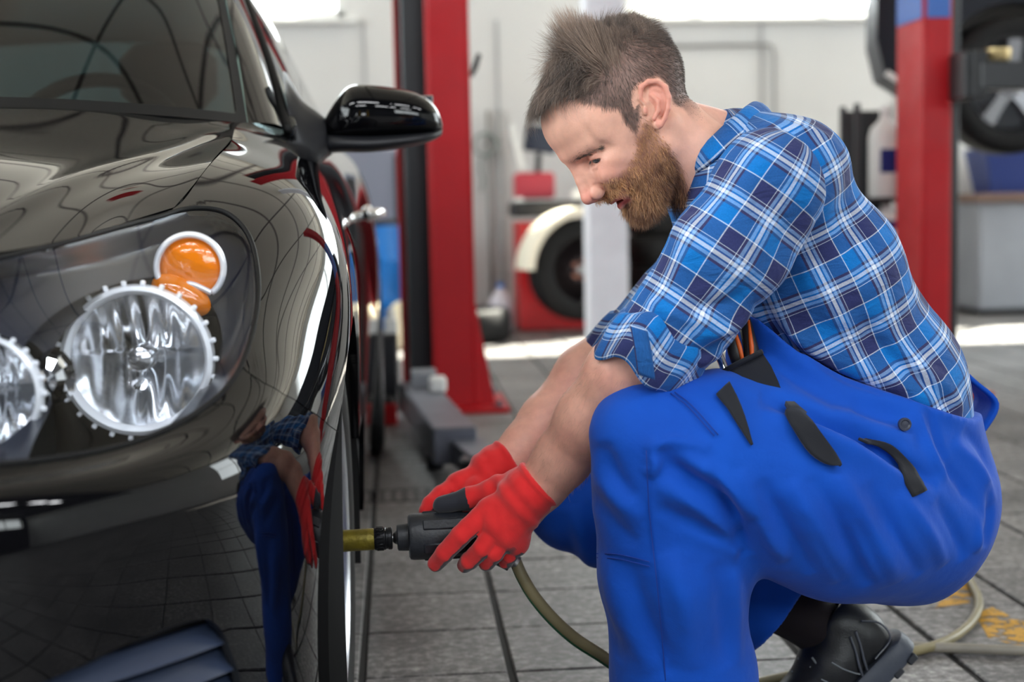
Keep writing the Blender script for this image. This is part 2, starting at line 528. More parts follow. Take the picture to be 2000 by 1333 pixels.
# daylight portals in every opening
for k, h in enumerate(FAR_WIN):
    area_portal('daylight_far', ((h[0] + h[1]) / 2, YF + .21, (h[2] + h[3]) / 2), (R(-90), 0, 0), h[1] - h[0], h[3] - h[2])
for k, h in enumerate(RIGHT_WIN):
    area_portal('daylight_right', (XR + .21, (h[0] + h[1]) / 2, (h[2] + h[3]) / 2), (0, R(90), 0), h[3] - h[2], h[1] - h[0])
area_portal('daylight_left', (XL - .21, 1.25, 2.6), (0, R(-90), 0), 2.6, 9.5)
for k, h in enumerate(DOORS):
    area_portal('daylight_door', ((h[0] + h[1]) / 2, YB - .21, (h[2] + h[3]) / 2), (R(90), 0, 0), h[1] - h[0], h[3] - h[2])
# ================================================================== smooth panel surfaces
def spline_basis(knots, t):
    """rows of weights: natural cubic spline through values at knots, evaluated at t"""
    k = np.asarray(knots, float); n = len(k); h = np.diff(k)
    A = np.zeros((n, n)); B = np.zeros((n, n))
    A[0, 0] = A[-1, -1] = 1
    for i in range(1, n - 1):
        A[i, i - 1] = h[i - 1]; A[i, i] = 2 * (h[i - 1] + h[i]); A[i, i + 1] = h[i]
        B[i, i - 1] = 6 / h[i - 1]; B[i, i] = -6 / h[i - 1] - 6 / h[i]; B[i, i + 1] = 6 / h[i]
    S = np.linalg.solve(A, B)                     # second derivatives = S @ values
    t = np.asarray(t, float); i = np.clip(np.searchsorted(k, t) - 1, 0, n - 2)
    a = (k[i + 1] - t) / h[i]; b = 1 - a; E = np.eye(n)
    return (a[:, None] * E[i] + b[:, None] * E[i + 1]
            + (((a ** 3 - a) * h[i] ** 2 / 6)[:, None] * S[i] + ((b ** 3 - b) * h[i] ** 2 / 6)[:, None] * S[i + 1]))

class Patch:
    """C2 surface through a table of points C[i][j]"""
    def __init__(self, C):
        self.C = np.asarray(C, float)
        du = np.linalg.norm(np.diff(self.C, axis=0), axis=2).mean(1)
        dv = np.linalg.norm(np.diff(self.C, axis=1), axis=2).mean(0)
        self.ku = np.concatenate([[0], np.cumsum(du)]); self.kv = np.concatenate([[0], np.cumsum(dv)])
    def ev(self, u, v):
        u = np.asarray(u, float); v = np.asarray(v, float)
        return np.einsum('mi,mj,ijk->mk', spline_basis(self.ku, u), spline_basis(self.kv, v), self.C)
    def grid(self, us, vs):
        Bu = spline_basis(self.ku, us); Bv = spline_basis(self.kv, vs)
        return np.einsum('ai,bj,ijk->abk', Bu, Bv, self.C)
    def frame(self, u, v, e=1e-4):
        p = self.ev(u, v); a = (self.ev(u + e, v) - self.ev(u - e, v)) / (2 * e); b = (self.ev(u, v + e) - self.ev(u, v - e)) / (2 * e)
        n = np.cross(a, b); n /= np.linalg.norm(n, axis=1)[:, None] + 1e-12
        return p, a, b, n

def poly_sd(poly):
    """signed distance (positive inside) to a closed polygon of 2-D points"""
    P = np.asarray(poly, float); Q = np.roll(P, -1, 0)
    def f(u, v):
        x = np.stack([u, v], 1)[:, None, :]
        d = Q - P; w = x - P
        t = np.clip((w * d).sum(2) / (d * d).sum(1), 0, 1)
        dist = np.sqrt(((w - d * t[..., None]) ** 2).sum(2)).min(1)
        c = ((P[None, :, 1] > x[..., 1]) != (Q[None, :, 1] > x[..., 1]))
        xi = (Q[:, 0] - P[:, 0]) * (x[..., 1] - P[:, 1]) / np.where(Q[:, 1] - P[:, 1] == 0, 1e-9, Q[:, 1] - P[:, 1]) + P[:, 0]
        inside = (c & (x[..., 0] < xi)).sum(1) % 2 == 1
        return np.where(inside, dist, -dist)
    return f

def smooth_poly(pts, n=8):
    """closed Catmull-Rom curve through 2-D points"""
    P = np.asarray(pts, float); m = len(P); out = []
    for i in range(m):
        p0, p1, p2, p3 = P[i - 1], P[i], P[(i + 1) % m], P[(i + 2) % m]
        for k in range(n):
            t = k / n
            out.append(.5 * (2 * p1 + (p2 - p0) * t + (2 * p0 - 5 * p1 + 4 * p2 - p3) * t * t + (3 * p1 - p0 - 3 * p2 + p3) * t ** 3))
    return np.array(out)

def cut_panel(pt, ur, vr, step, funcs, gap=.0015, rim=.012, flip=False, mirror=None, offset=0.0, post=None):
    """panel of a Patch inside every f(P, u, v) > 0; edges snapped to the cut lines; rim folded inward. Returns V, F"""
    nu = max(2, int((ur[1] - ur[0]) / step) + 1); nv = max(2, int((vr[1] - vr[0]) / step) + 1)
    us = np.linspace(*ur, nu); vs = np.linspace(*vr, nv)
    U, Vv = [a.ravel() for a in np.meshgrid(us, vs, indexing='ij')]
    def val(u, v):
        if not funcs: return np.ones((1, len(u)))
        p = pt.ev(u, v); return np.stack([f(p, u, v) for f in funcs])
    idx = np.arange(nu * nv).reshape(nu, nv)
    quads = np.stack([idx[:-1, :-1], idx[1:, :-1], idx[1:, 1:], idx[:-1, 1:]], -1).reshape(-1, 4)
    cu = U[quads].mean(1); cv = Vv[quads].mean(1)
    keep = val(cu, cv).min(0) > 0
    kq = quads[keep]
    inn = np.zeros(nu * nv, bool); inn[kq.ravel()] = True
    out = np.zeros(nu * nv, bool); out[quads[~keep].ravel()] = True
    b = np.where(inn & out)[0]
    if len(b) and funcs:
        u, v = U[b].copy(), Vv[b].copy()
        for _ in range(5):
            F0 = val(u, v); k = F0.argmin(0); f0 = F0[k, np.arange(len(u))] - gap
            e = 4e-4
            gu = (val(u + e, v)[k, np.arange(len(u))] - val(u - e, v)[k, np.arange(len(u))]) / (2 * e)
            gv = (val(u, v + e)[k, np.arange(len(u))] - val(u, v - e)[k, np.arange(len(u))]) / (2 * e)
            g2 = gu * gu + gv * gv + 1e-9
            st = np.clip(f0 / g2, -.03, .03)
            u = np.clip(u - np.clip(st * gu, -step, step), *ur); v = np.clip(v - np.clip(st * gv, -step, step), *vr)
        U[b], Vv[b] = u, v
    P, _, _, N = pt.frame(U, Vv)
    sgn = -1.0 if flip else 1.0
    N = N * sgn
    P = P + N * offset
    if post is not None: P = post(P, U, Vv)
    # inward rim along the open border
    e = np.concatenate([kq[:, [0, 1]], kq[:, [1, 2]], kq[:, [2, 3]], kq[:, [3, 0]]])
    key = np.sort(e, 1); _, inv, cnt = np.unique(key[:, 0].astype(np.int64) * (nu * nv) + key[:, 1], return_inverse=True, return_counts=True)
    be = e[cnt[inv] == 1]
    F = kq.copy(); Vn = P
    if rim > 0 and len(be):
        bv = np.unique(be); mp = -np.ones(nu * nv, int); mp[bv] = np.arange(len(bv)) + nu * nv
        Vn = np.concatenate([P, P[bv] - N[bv] * rim])
        F = np.concatenate([F, np.stack([be[:, 1], be[:, 0], mp[be[:, 0]], mp[be[:, 1]]], 1)])
    used = np.unique(F); mp2 = -np.ones(len(Vn), int); mp2[used] = np.arange(len(used))
    Vn = Vn[used]; F = mp2[F]
    if flip: F = F[:, ::-1]
    if mirror is not None:
        Vn = Vn.copy(); Vn[:, 0] = 2 * mirror - Vn[:, 0]; F = F[:, ::-1]
    return Vn, F

def panel_obj(name, VF, m, parent, sharp=38, **kw):
    me = mesh_np(name, VF[0], VF[1])
    me.set_sharp_from_angle(angle=R(sharp))
    return link(name, me, m, parent, **kw)
# ================================================================== the black car
CX = -.945                                           # centre line of the car
BODY = [
    [(0, 1.27, .20), (0, 1.22, .34), (0, 1.20, .47), (0, 1.205, .558), (0, 1.25, .592), (0, 1.305, .66), (0, 1.36, .72), (0, 1.42, .755)],
    [(.31, 1.29, .20), (.31, 1.24, .34), (.31, 1.22, .47), (.31, 1.225, .558), (.31, 1.27, .590), (.31, 1.325, .665), (.31, 1.38, .725), (.31, 1.44, .765)],
    [(.57, 1.36, .20), (.575, 1.31, .34), (.575, 1.29, .46), (.572, 1.30, .557), (.567, 1.345, .584), (.56, 1.395, .675), (.545, 1.45, .737), (.530, 1.50, .776)],
    [(.685, 1.44, .20), (.69, 1.40, .34), (.69, 1.385, .46), (.687, 1.395, .557), (.677, 1.458, .584), (.665, 1.54, .66), (.64, 1.66, .745), (.618, 1.76, .806)],
    [(.765, 1.53, .20), (.77, 1.50, .34), (.772, 1.49, .46), (.770, 1.505, .558), (.758, 1.575, .607), (.742, 1.68, .685), (.705, 1.82, .778), (.661, 1.88, .824)],
    [(.816, 1.62, .20), (.821, 1.60, .34), (.823, 1.60, .46), (.822, 1.628, .558), (.812, 1.718, .637), (.79, 1.81, .72), (.742, 1.91, .805), (.674, 1.98, .855)],
    [(.842, 1.735, .20), (.846, 1.73, .34), (.850, 1.73, .46), (.857, 1.77, .56), (.858, 1.88, .655), (.836, 1.95, .75), (.772, 2.03, .84), (.684, 2.10, .889)],
    [(.858, 2.10, .20), (.866, 2.10, .34), (.873, 2.10, .47), (.878, 2.10, .58), (.878, 2.12, .685), (.860, 2.15, .785), (.79, 2.22, .878), (.690, 2.30, .928)],
    [(.862, 2.46, .20), (.868, 2.46, .34), (.872, 2.46, .47), (.874, 2.46, .58), (.872, 2.47, .70), (.853, 2.48, .815), (.79, 2.49, .916), (.694, 2.50, .968)],
    [(.864, 2.75, .20), (.870, 2.75, .34), (.873, 2.75, .47), (.874, 2.75, .58), (.871, 2.75, .70), (.856, 2.75, .82), (.815, 2.75, .91), (.755, 2.75, .962)],
    [(.866, 3.30, .20), (.872, 3.30, .34), (.876, 3.30, .47), (.877, 3.30, .58), (.874, 3.30, .70), (.861, 3.30, .82), (.825, 3.30, .92), (.780, 3.30, .976)],
    [(.868, 3.95, .20), (.875, 3.95, .34), (.880, 3.95, .47), (.883, 3.95, .58), (.881, 3.95, .70), (.868, 3.95, .83), (.830, 3.95, .935), (.782, 3.95, .99)],
    [(.868, 4.36, .20), (.876, 4.36, .34), (.884, 4.36, .47), (.889, 4.36, .58), (.887, 4.36, .70), (.870, 4.36, .84), (.825, 4.36, .95), (.765, 4.36, 1.005)],
    [(.862, 4.71, .20), (.874, 4.71, .34), (.884, 4.71, .47), (.890, 4.71, .58), (.886, 4.71, .70), (.860, 4.71, .85), (.800, 4.71, .96), (.735, 4.71, 1.015)],
    [(.835, 5.06, .20), (.850, 5.06, .34), (.860, 5.06, .47), (.864, 5.06, .58), (.856, 5.06, .70), (.825, 5.06, .85), (.765, 5.06, .96), (.695, 5.06, 1.01)],
    [(.70, 5.33, .24), (.72, 5.35, .36), (.73, 5.36, .47), (.73, 5.36, .58), (.72, 5.34, .70), (.70, 5.31, .85), (.66, 5.27, .96), (.62, 5.22, 1.0)],
    [(0, 5.42, .24), (0, 5.44, .36), (0, 5.45, .47), (0, 5.45, .58), (0, 5.43, .70), (0, 5.40, .85), (0, 5.36, .96), (0, 5.30, 1.0)],
]
BODY_PATCH = Patch([[(CX + x, y, z) for (x, y, z) in col] for col in BODY])
M_PAINT = mat('black_paint', (.0025, .0025, .0032), .025, spec=.43, ior=1.5)
M_GLOSSBLK = mat('gloss_black_plastic', (.006, .006, .007), .06, spec=.5)
M_TRIM = mat('matt_black_plastic', srgb(34, 35, 39), .42, spec=.45, bump=(400, .04))
M_RUBBER = mat('black_rubber', srgb(20, 20, 21), .6, spec=.25)
M_CHROME = mat('chrome', (.88, .89, .90), .045, 1.0)
M_SILVER = mat('silver_alloy', srgb(188, 190, 196), .26, .85)
M_STEEL = mat('bare_steel', srgb(160, 160, 162), .3, 1.0)
M_AMBER = mat('amber_lens', srgb(236, 128, 8), .12, spec=.6, coat=.8, bump=(260, .10))
M_SLATE = mat('headlight_slate', srgb(24, 29, 44), .30, spec=.5, coat=.3, coat_rough=.15)
M_GLASS = glass_mat('car_glass', (.20, .26, .27), 0.0, 1.0, 1.5)
M_WSGLASS = glass_mat('windshield_glass', (.085, .115, .135), 0.0, 1.0, 1.42)
M_GLASSC = glass_mat('headlight_glass', (.95, .97, 1.0), 0.0, 1.0, 1.33)
M_DARK = mat('interior_dark', srgb(26, 28, 34), .7)
M_UNDER = mat('underbody', (.004, .004, .004), .8)

car = empty('car', (CX, 3.3, 0), 'glossy black hatchback car being worked on at its front wheel', 'car')
def cobj(name, VF, m, parent=car, sharp=38, **kw):
    o = panel_obj(name, VF, m, None, sharp, **kw)
    return cpar(o, parent)
def cpar(o, parent=car):
    o.parent = parent
    o.matrix_parent_inverse = Matrix.Translation(car.location).inverted() if parent is car else Matrix.Identity(4)
    return o

B = BODY_PATCH
FA, RA, WZ = 2.10, 4.714, .312                         # front axle, rear axle, wheel centre height
ARCH_R = .347
f_arch = lambda p, u, v: np.hypot(p[:, 1] - FA, p[:, 2] - WZ) - ARCH_R
f_rarch = lambda p, u, v: np.hypot(p[:, 1] - RA, p[:, 2] - WZ) - .345
HL = [(.30, .700), (.36, .765), (.45, .797), (.5826, .8035), (.6427, .8035), (.7133, .8040), (.8192, .8035), (.8969, .7985), (.9589, .7719), (.9942, .7449), (1.0048, .7146), (1.0012, .6809), (.9907, .6505),
      (.9766, .6135), (.9554, .5764), (.9307, .5427), (.906, .5191), (.8814, .5056), (.8461, .4955), (.7932, .4854), (.7333, .482), (.6593, .482), (.571, .482), (.47, .490), (.38, .52), (.31, .60)]
sd_hl = poly_sd(smooth_poly(HL, 5))
f_hl = lambda p, u, v: sd_hl(u, v)
f_nhl = lambda p, u, v: -sd_hl(u, v)
# bumper / fender shut line: v as a function of u
def bl(u): return np.interp(u, [0, .90, .9237, .9554, .9942, 1.0506, 1.1458, 1.3], [.482, .482, .512, .4685, .4315, .3977, .3607, .31])
bump_poly = [(0, -.02), (1.6, -.02), (1.6, .30), (1.3, .31), (1.1458, .3607), (1.0506, .3977), (.9942, .4315), (.9554, .4685), (.9237, .512), (.90, .56), (.30, .60), (.28, .72), (.25, .79), (0, .78)]
sd_bp = poly_sd(bump_poly)
f_bump = lambda p, u, v: sd_bp(u, v)
f_nbump = lambda p, u, v: -sd_bp(u, v)
FOG = [(.42, .130), (.46, .165), (.54, .180), (.6205, .1900), (.6875, .2022), (.758, .209), (.8144, .209), (.8391, .2022), (.8602, .1786), (.8743, .1449), (.8849, .1146), (.886, .075), (.86, .045), (.70, .040), (.52, .045), (.44, .075)]
sd_fog = poly_sd(smooth_poly(FOG, 5))
f_nfog = lambda p, u, v: -sd_fog(u, v)
GRL = [(-.1, .24), (.23, .24), (.25, .35), (.22, .46), (-.1, .46)]
sd_gr = poly_sd(GRL)
f_ngr = lambda p, u, v: -sd_gr(u, v)
f_behind = lambda p, u, v: 2.0 - p[:, 1]
f_door0 = lambda p, u, v: 2.79 - p[:, 1]
f_door1 = lambda p, u, v: p[:, 1] - 2.79
f_door2 = lambda p, u, v: 3.98 - p[:, 1]
f_q = lambda p, u, v: p[:, 1] - 3.98
VT = B.kv[-1]

for mir in (None, CX):
    fl_ = False
    cobj('fender', cut_panel(B, (.88, 2.12), (.22, VT), .011, [f_nhl, f_nbump, f_arch, f_door0], gap=.0006, flip=fl_, mirror=mir), M_PAINT)
    cobj('door', cut_panel(B, (2.02, 3.32), (.02, VT), .02, [f_door1, f_door2], flip=fl_, mirror=mir), M_PAINT)
    cobj('quarter_panel', cut_panel(B, (3.2, B.ku[-1]), (0, VT), .025, [f_q, f_rarch], flip=fl_, mirror=mir), M_PAINT)
    bp_ = cobj('front_bumper', cut_panel(B, (0, 1.3), (0, VT - .01), .011, [f_bump, f_nhl, f_arch, f_nfog, f_ngr, f_behind], gap=.0006, flip=fl_, mirror=mir), M_PAINT)
    # sill strip under the door, behind the front arch
    cobj('sill_panel', cut_panel(B, (1.5, 3.75), (0, .10), .02, [f_arch, f_rarch], flip=fl_, mirror=mir, offset=-.012), M_TRIM)
    # recessed fog-lamp intake: dark tray with three slats
    rec = lambda p, u, v: p + np.stack([0 * u, .075 * smoothstep(0, .02, sd_fog(u, v)), 0 * u], 1)
    tray = cobj('bumper_intake', cut_panel(B, (.38, .92), (.02, .24), .012, [lambda p, u, v: sd_fog(u, v) + .004], flip=fl_, mirror=mir, rim=0, post=rec), M_RUBBER, bp_)
    for v0 in (.178, .142, .106, .070):
        f_sl = lambda p, u, v, v0=v0: np.minimum(sd_fog(u, v), .013 - np.abs(v - v0))
        push = lambda p, u, v, v0=v0: p + np.stack([0 * u, .024 + .016 * (v - v0) / .013, 0 * u], 1)
        cobj('intake_slat', cut_panel(B, (.38, .92), (v0 - .03, v0 + .03), .006, [f_sl], flip=fl_, mirror=mir, rim=.006, post=push), mat('slat_grey', srgb(46, 56, 78), .35, spec=.5), bp_)
cobj('upper_grille', (lambda VF: VF)(cut_panel(B, (0, .26), (.23, .47), .02, [lambda p, u, v: sd_gr(u, v) + .003], flip=False, rim=0, post=lambda p, u, v: p + np.array([0, .03, 0]))), M_TRIM)

# ---- hood
HR = [
    [(0, 1.42, .755), (.31, 1.44, .765), (.48, 1.485, .774), (.56, 1.56, .784), (.618, 1.76, .806), (.661, 1.88, .824)],
    [(0, 1.60, .828), (.31, 1.62, .834), (.48, 1.67, .832), (.56, 1.735, .834), (.625, 1.88, .842), (.674, 1.98, .855)],
    [(0, 1.80, .888), (.31, 1.82, .889), (.48, 1.87, .882), (.56, 1.925, .878), (.630, 2.03, .880), (.684, 2.10, .889)],
    [(0, 2.03, .942), (.31, 2.05, .940), (.48, 2.11, .931), (.56, 2.165, .925), (.635, 2.24, .921), (.690, 2.30, .928)],
    [(0, 2.22, .985), (.31, 2.25, .982), (.48, 2.32, .977), (.56, 2.38, .972), (.64, 2.45, .969), (.694, 2.50, .967)],
]
HT = [[(CX - x, y, z) for (x, y, z) in r[:0:-1]] + [(CX + x, y, z) for (x, y, z) in r] for r in HR]
HOODP = Patch(HT)
def hood_crease(P, U, V):
    xc = np.abs(P[:, 0] - CX); d = xc - (.5 + .205 * (P[:, 1] - 1.6))
    w = smoothstep(1.40, 1.52, P[:, 1]) * (1 - smoothstep(2.30, 2.44, P[:, 1]))
    Q = P.copy(); Q[:, 2] += w * (.0032 * np.exp(-(d / .017) ** 2) + .0026 * (1 - smoothstep(-.03, .03, d)))
    return Q
cobj('hood', cut_panel(HOODP, (.003, HOODP.ku[-1] - .003), (.003, HOODP.kv[-1] - .003), .0065, [], flip=True, rim=.012, post=hood_crease), M_PAINT, sharp=50)

# ---- glasshouse
def mirror_tab(rows): return [[(CX - x, y, z) for (x, y, z) in r[:0:-1]] + [(CX + x, y, z) for (x, y, z) in r] for r in rows]
WS = [
    [(0, 2.235, .985), (.31, 2.265, .982), (.51, 2.35, .976), (.63, 2.45, .970), (.692, 2.525, .966)],
    [(0, 2.435, 1.135), (.30, 2.46, 1.132), (.49, 2.53, 1.123), (.60, 2.62, 1.110), (.660, 2.69, 1.100)],
    [(0, 2.65, 1.275), (.29, 2.67, 1.272), (.47, 2.73, 1.261), (.575, 2.80, 1.245), (.622, 2.86, 1.235)],
    [(0, 2.90, 1.405), (.28, 2.915, 1.40), (.45, 2.96, 1.388), (.545, 3.01, 1.372), (.582, 3.05, 1.360)],
]
WSP = Patch(mirror_tab(WS))
cobj('windshield', cut_panel(WSP, (0, WSP.ku[-1]), (0, WSP.kv[-1]), .03, [], rim=0, flip=True), M_WSGLASS)
# black frit band round the windshield
fr = lambda p, u, v: np.maximum(np.maximum(.045 - v, v - (WSP.kv[-1] - .032)), .05 - u)
cobj('windshield_seal', cut_panel(WSP, (0, WSP.ku[-1]), (0, WSP.kv[-1]), .012, [lambda p, u, v: np.maximum(np.maximum(.030 - v, v - (WSP.kv[-1] - .02)), np.maximum(.030 - u, u - (WSP.ku[-1] - .03)))], rim=.006, offset=.002, flip=True), M_RUBBER)

def strip(name, A, Bq, m, parent=car, bulge=.012, n=24, w=8, ctr=(CX, 3.3, .6)):
    """curved strip between two edge curves (lists of world points)"""
    a = catmull(A, n); b = catmull(Bq, n); k = min(len(a), len(b)); mb = MB(); rings = []
    for i in range(k):
        ax, bx = a[i], b[i]; mid = (ax + bx) / 2; out = (mid - Vector(ctr)); out.y = 0; out.normalize()
        rings.append([ax.lerp(bx, j / w) + out * bulge * 4 * (j / w) * (1 - j / w) for j in range(w + 1)])
    mb.rings(rings, closed=False)
    return cpar(build(name, mb, m, None, True), parent)
for s in (1, -1):
    W = lambda x, y, z: Vector((CX + s * x, y, z))
    I = [W(.694, 2.525, .968), W(.664, 2.69, 1.102), W(.626, 2.86, 1.237), W(.586, 3.05, 1.362), W(.572, 3.5, 1.402), W(.545, 4.1, 1.38), W(.51, 4.6, 1.28), W(.48, 5.0, 1.08)]
    O = [W(.752, 2.62, .962), W(.712, 2.80, 1.088), W(.663, 2.98, 1.212), W(.612, 3.18, 1.325), W(.592, 3.62, 1.362), W(.566, 4.15, 1.340), W(.55, 4.65, 1.22), W(.60, 5.05, 1.03)]
    strip('roof_pillar', I, O, M_PAINT, bulge=.010)
    # dark window gasket along the pillar and roof rail
    g = MB().tube(catmull([p + Vector((s * .004, 0, -.004)) for p in O[:7]], 10), .009, 8)
    cpar(build('window_gasket', g, M_RUBBER, None, True))
    Bt = [W(.754, 2.63, .958), W(.768, 2.83, .966), W(.776, 3.02, .970), W(.780, 3.22, .974), W(.782, 3.62, .983), W(.780, 4.15, .997), W(.76, 4.5, 1.01)]
    G = O[:6] + [W(.565, 4.6, 1.24)]
    strip('side_glass', G, Bt, M_GLASS, bulge=.02)
    be = MB().tube(catmull([p + Vector((s * .002, 0, 0)) for p in Bt], 10), .010, 8)
    cpar(build('belt_moulding', be, M_TRIM, None, True))
RT = [[(0, 2.90, 1.407), (.28, 2.915, 1.402), (.45, 2.96, 1.390), (.545, 3.01, 1.374), (.586, 3.05, 1.362)],
      [(0, 3.5, 1.46), (.28, 3.5, 1.452), (.44, 3.5, 1.435), (.53, 3.5, 1.418), (.572, 3.5, 1.402)],
      [(0, 4.15, 1.44), (.28, 4.15, 1.434), (.42, 4.13, 1.418), (.50, 4.11, 1.40), (.545, 4.1, 1.38)],
      [(0, 4.62, 1.36), (.25, 4.62, 1.35), (.38, 4.61, 1.335), (.46, 4.6, 1.31), (.51, 4.6, 1.28)]]
RP = Patch(mirror_tab(RT))
cobj('roof', cut_panel(RP, (0, RP.ku[-1]), (0, RP.kv[-1]), .05, [], rim=.01, flip=True), M_PAINT)
RW = [[(0, 4.62, 1.36), (.25, 4.62, 1.35), (.38, 4.61, 1.335), (.46, 4.6, 1.31), (.51, 4.6, 1.28)],
      [(0, 4.9, 1.2), (.25, 4.9, 1.19), (.38, 4.88, 1.18), (.45, 4.84, 1.17), (.50, 4.82, 1.16)],
      [(0, 5.12, 1.02), (.25, 5.11, 1.02), (.38, 5.09, 1.02), (.46, 5.06, 1.02), (.50, 5.02, 1.02)]]
RWP = Patch(mirror_tab(RW))
cobj('rear_window', cut_panel(RWP, (0, RWP.ku[-1]), (0, RWP.kv[-1]), .06, [], rim=0, flip=True), glass_mat('rear_glass', (.35, .5, .46), 0, 1, 1.5))
cpar(build('tailgate', MB().box((CX, 5.17, 1.0), (1.05, .3, .06), .02), M_PAINT))

# ---- cabin
dash = MB()
prof = [(2.32, .93), (2.50, .965), (2.72, .965), (2.90, .94), (2.97, .86), (2.96, .70), (2.5, .62)]
dash.rings([[Vector((CX + x, y, z)) for y, z in prof] for x in (-.70, 0, .70)], True, True, True)
cpar(build('dashboard', dash, M_DARK, None, 40))
sw = MB(); c0 = Vector((CX + .33, 3.02, .93)); T = Matrix.Translation(c0) @ Matrix.Rotation(R(65), 4, 'X')
rg = []
for k in range(40):
    a = 2 * math.pi * k / 40; cc = Vector((math.cos(a) * .185, math.sin(a) * .185, 0)); ra = cc.normalized()
    rg.append([T @ (cc + ra * .015 * math.cos(b) + Vector((0, 0, .015 * math.sin(b)))) for b in [2 * math.pi * j / 10 for j in range(10)]])
sw.rings(rg, True, loop=True)
for a in (0, 180, 270): sw.box(T @ Vector((math.cos(R(a)) * .10, math.sin(R(a)) * .10, 0)), (.18, .035, .02), .006, rot=T.to_3x3() @ Matrix.Rotation(R(a), 3, 'Z'))
sw.lathe([(.0, -.03), (.06, -.02), (.065, .01), (.0, .025)], 20, T)
cpar(build('steering_wheel', sw, M_DARK, None, 40))
for x in (-.36, .36):
    st = MB()
    st.rings([[Vector((CX + x + w * hw, y + (.05 if abs(w) > .9 else 0), z)) for w in (-1, -.9, -.5, 0, .5, .9, 1)] + [Vector((CX + x + w * hw, y + .12, z)) for w in (1, .5, 0, -.5, -1)]
              for hw, y, z in ((.24, 3.55, .45), (.25, 3.62, .62), (.25, 3.70, .80), (.22, 3.78, .98), (.17, 3.82, 1.06))], True, True, True)
    st.box((CX + x, 3.40, .42), (.50, .50, .16), .05)
    s_ = cpar(build('car_seat', st, M_DARK, None, 50))
    hr = MB().box((CX + x, 3.86, 1.17), (.25, .10, .17), .04)
    h_ = build('headrest', hr, M_DARK, None, 50); cpar(h_, s_)
cpar(build('rear_bench', MB().box((CX, 4.4, .72), (1.2, .16, .5), .05).box((CX, 4.15, .48), (1.2, .5, .16), .05), M_DARK, None, 50))
cpar(build('floor_pan', MB().box((CX, 3.35, .22), (1.40, 3.9, .06)).box((CX, 2.2, .50), (1.05, .9, .5)), M_UNDER))
mi = MB().box((CX + .02, 2.83, 1.30), (.24, .035, .065), .015)
cpar(build('rear_view_mirror', mi, M_TRIM, None, 50))

# ---- wheel-arch liners
for s in (1, -1):
    for ya in (FA, RA):
        l_ = MB(); rgs = []
        for x in (.868, .62):
            rgs.append([Vector((CX + s * x, ya + .352 * math.cos(a), WZ + .352 * math.sin(a))) for a in [R(-18 + 216 * k / 30) for k in range(31)]])
        l_.rings(rgs, closed=False)
        l_.add([rgs[1][k] for k in range(31)], [tuple(range(31))])
        cpar(build('wheel_arch_liner', l_, M_UNDER, None, 40))

# ---- wheels
def make_wheel(c, side, steer=0.0):
    """wheel on the x axis, outer face towards side (+1/-1)"""
    T = Matrix.Translation(c) @ Matrix.Rotation(steer, 4, 'Z') @ Matrix.Rotation(R(90 * side), 4, 'Y')   # local +z points outwards
    e = cpar(empty('wheel', (0, 0, 0)))
    e.matrix_parent_inverse = Matrix.Identity(4); e.location = Vector(c) - car.location
    inv = (Matrix.Translation(Vector(c))).inverted()
    def add(name, mb, m, sm):
        o = build(name, mb, m, None, sm); o.parent = e; o.matrix_parent_inverse = inv; return o
    TR, HW = .315, .1025
    seg = 144; rings = []
    prof = [(.222, -.095), (.245, -.103), (.275, -.104), (.298, -.098), (.308, -.085)]
    tread = []
    for x in np.linspace(-.080, .080, 33):
        gr = min(abs(abs(x) - .030), abs(abs(x) - .062))
        tread.append((TR - (.007 if gr < .0045 else 0), x))
    prof = prof + tread + [(.308, .085), (.298, .098), (.275, .104), (.245, .103), (.226, .096), (.218, .088)]
    for r, h in prof:
        ring = []
        for k in range(seg):
            a = 2 * math.pi * k / seg
            rr = r
            if abs(h) > .036 and r > .30 and (k % 4 == 0): rr -= .005
            if abs(h) < .026 and r > .31 and (k % 6 == 0): rr -= .004
            ring.append(T @ Vector((rr * math.cos(a), rr * math.sin(a), h)))
        rings.append(ring)
    add('tyre', MB().rings(rings), M_RUBBER, 30)
    rim = MB().lathe([(.214, .078), (.226, .094), (.222, .099), (.214, .094), (.205, .080), (.196, .055), (.188, .0), (.186, -.07), (.214, -.09)], 96, T)
    rim.lathe([(0, .02), (.07, .02), (.075, .035), (.186, -.02)], 48, T)
    add('rim', rim, M_SILVER, 35)
    for k in range(7):
        sp = MB(); a0 = 2 * math.pi * k / 7
        for da in (-.13, .13):
            rgs = []
            for t in np.linspace(0, 1, 8):
                r = lerp(.045, .208, t); a = a0 + da * (.35 + .75 * t); w = lerp(.017, .013, t) ; z = .060 + .030 * math.sin(t * 2.0); zb = z - lerp(.04, .03, t)
                ca, sa = math.cos(a), math.sin(a); rv = Vector((ca, sa, 0)); tv = Vector((-sa, ca, 0))
                rgs.append([T @ (rv * r + tv * w + Vector((0, 0, zb))), T @ (rv * r + tv * w * .9 + Vector((0, 0, z - .004))), T @ (rv * r + tv * w * .5 + Vector((0, 0, z))),
                            T @ (rv * r - tv * w * .5 + Vector((0, 0, z))), T @ (rv * r - tv * w * .9 + Vector((0, 0, z - .004))), T @ (rv * r - tv * w + Vector((0, 0, zb)))])
            sp.rings(rgs, True, True, True)
        add('spoke', sp, M_SILVER, 35)
    add('hub_cap', MB().lathe([(.048, .03), (.048, .062), (.040, .068), (.030, .070), (0, .071)], 32, T), M_SILVER, 35)
    for k in range(5):
        a = 2 * math.pi * k / 5 + R(18)
        add('lug_nut', MB().lathe([(.012, .03), (.0115, .078), (.009, .082), (0, .083)], 6, T @ Matrix.Translation((.0525 * math.cos(a), .0525 * math.sin(a), 0))), M_STEEL, None)
    return e
XW = CX + .790
front_wheel = make_wheel((XW - .039, FA, WZ), 1, R(-1.2))
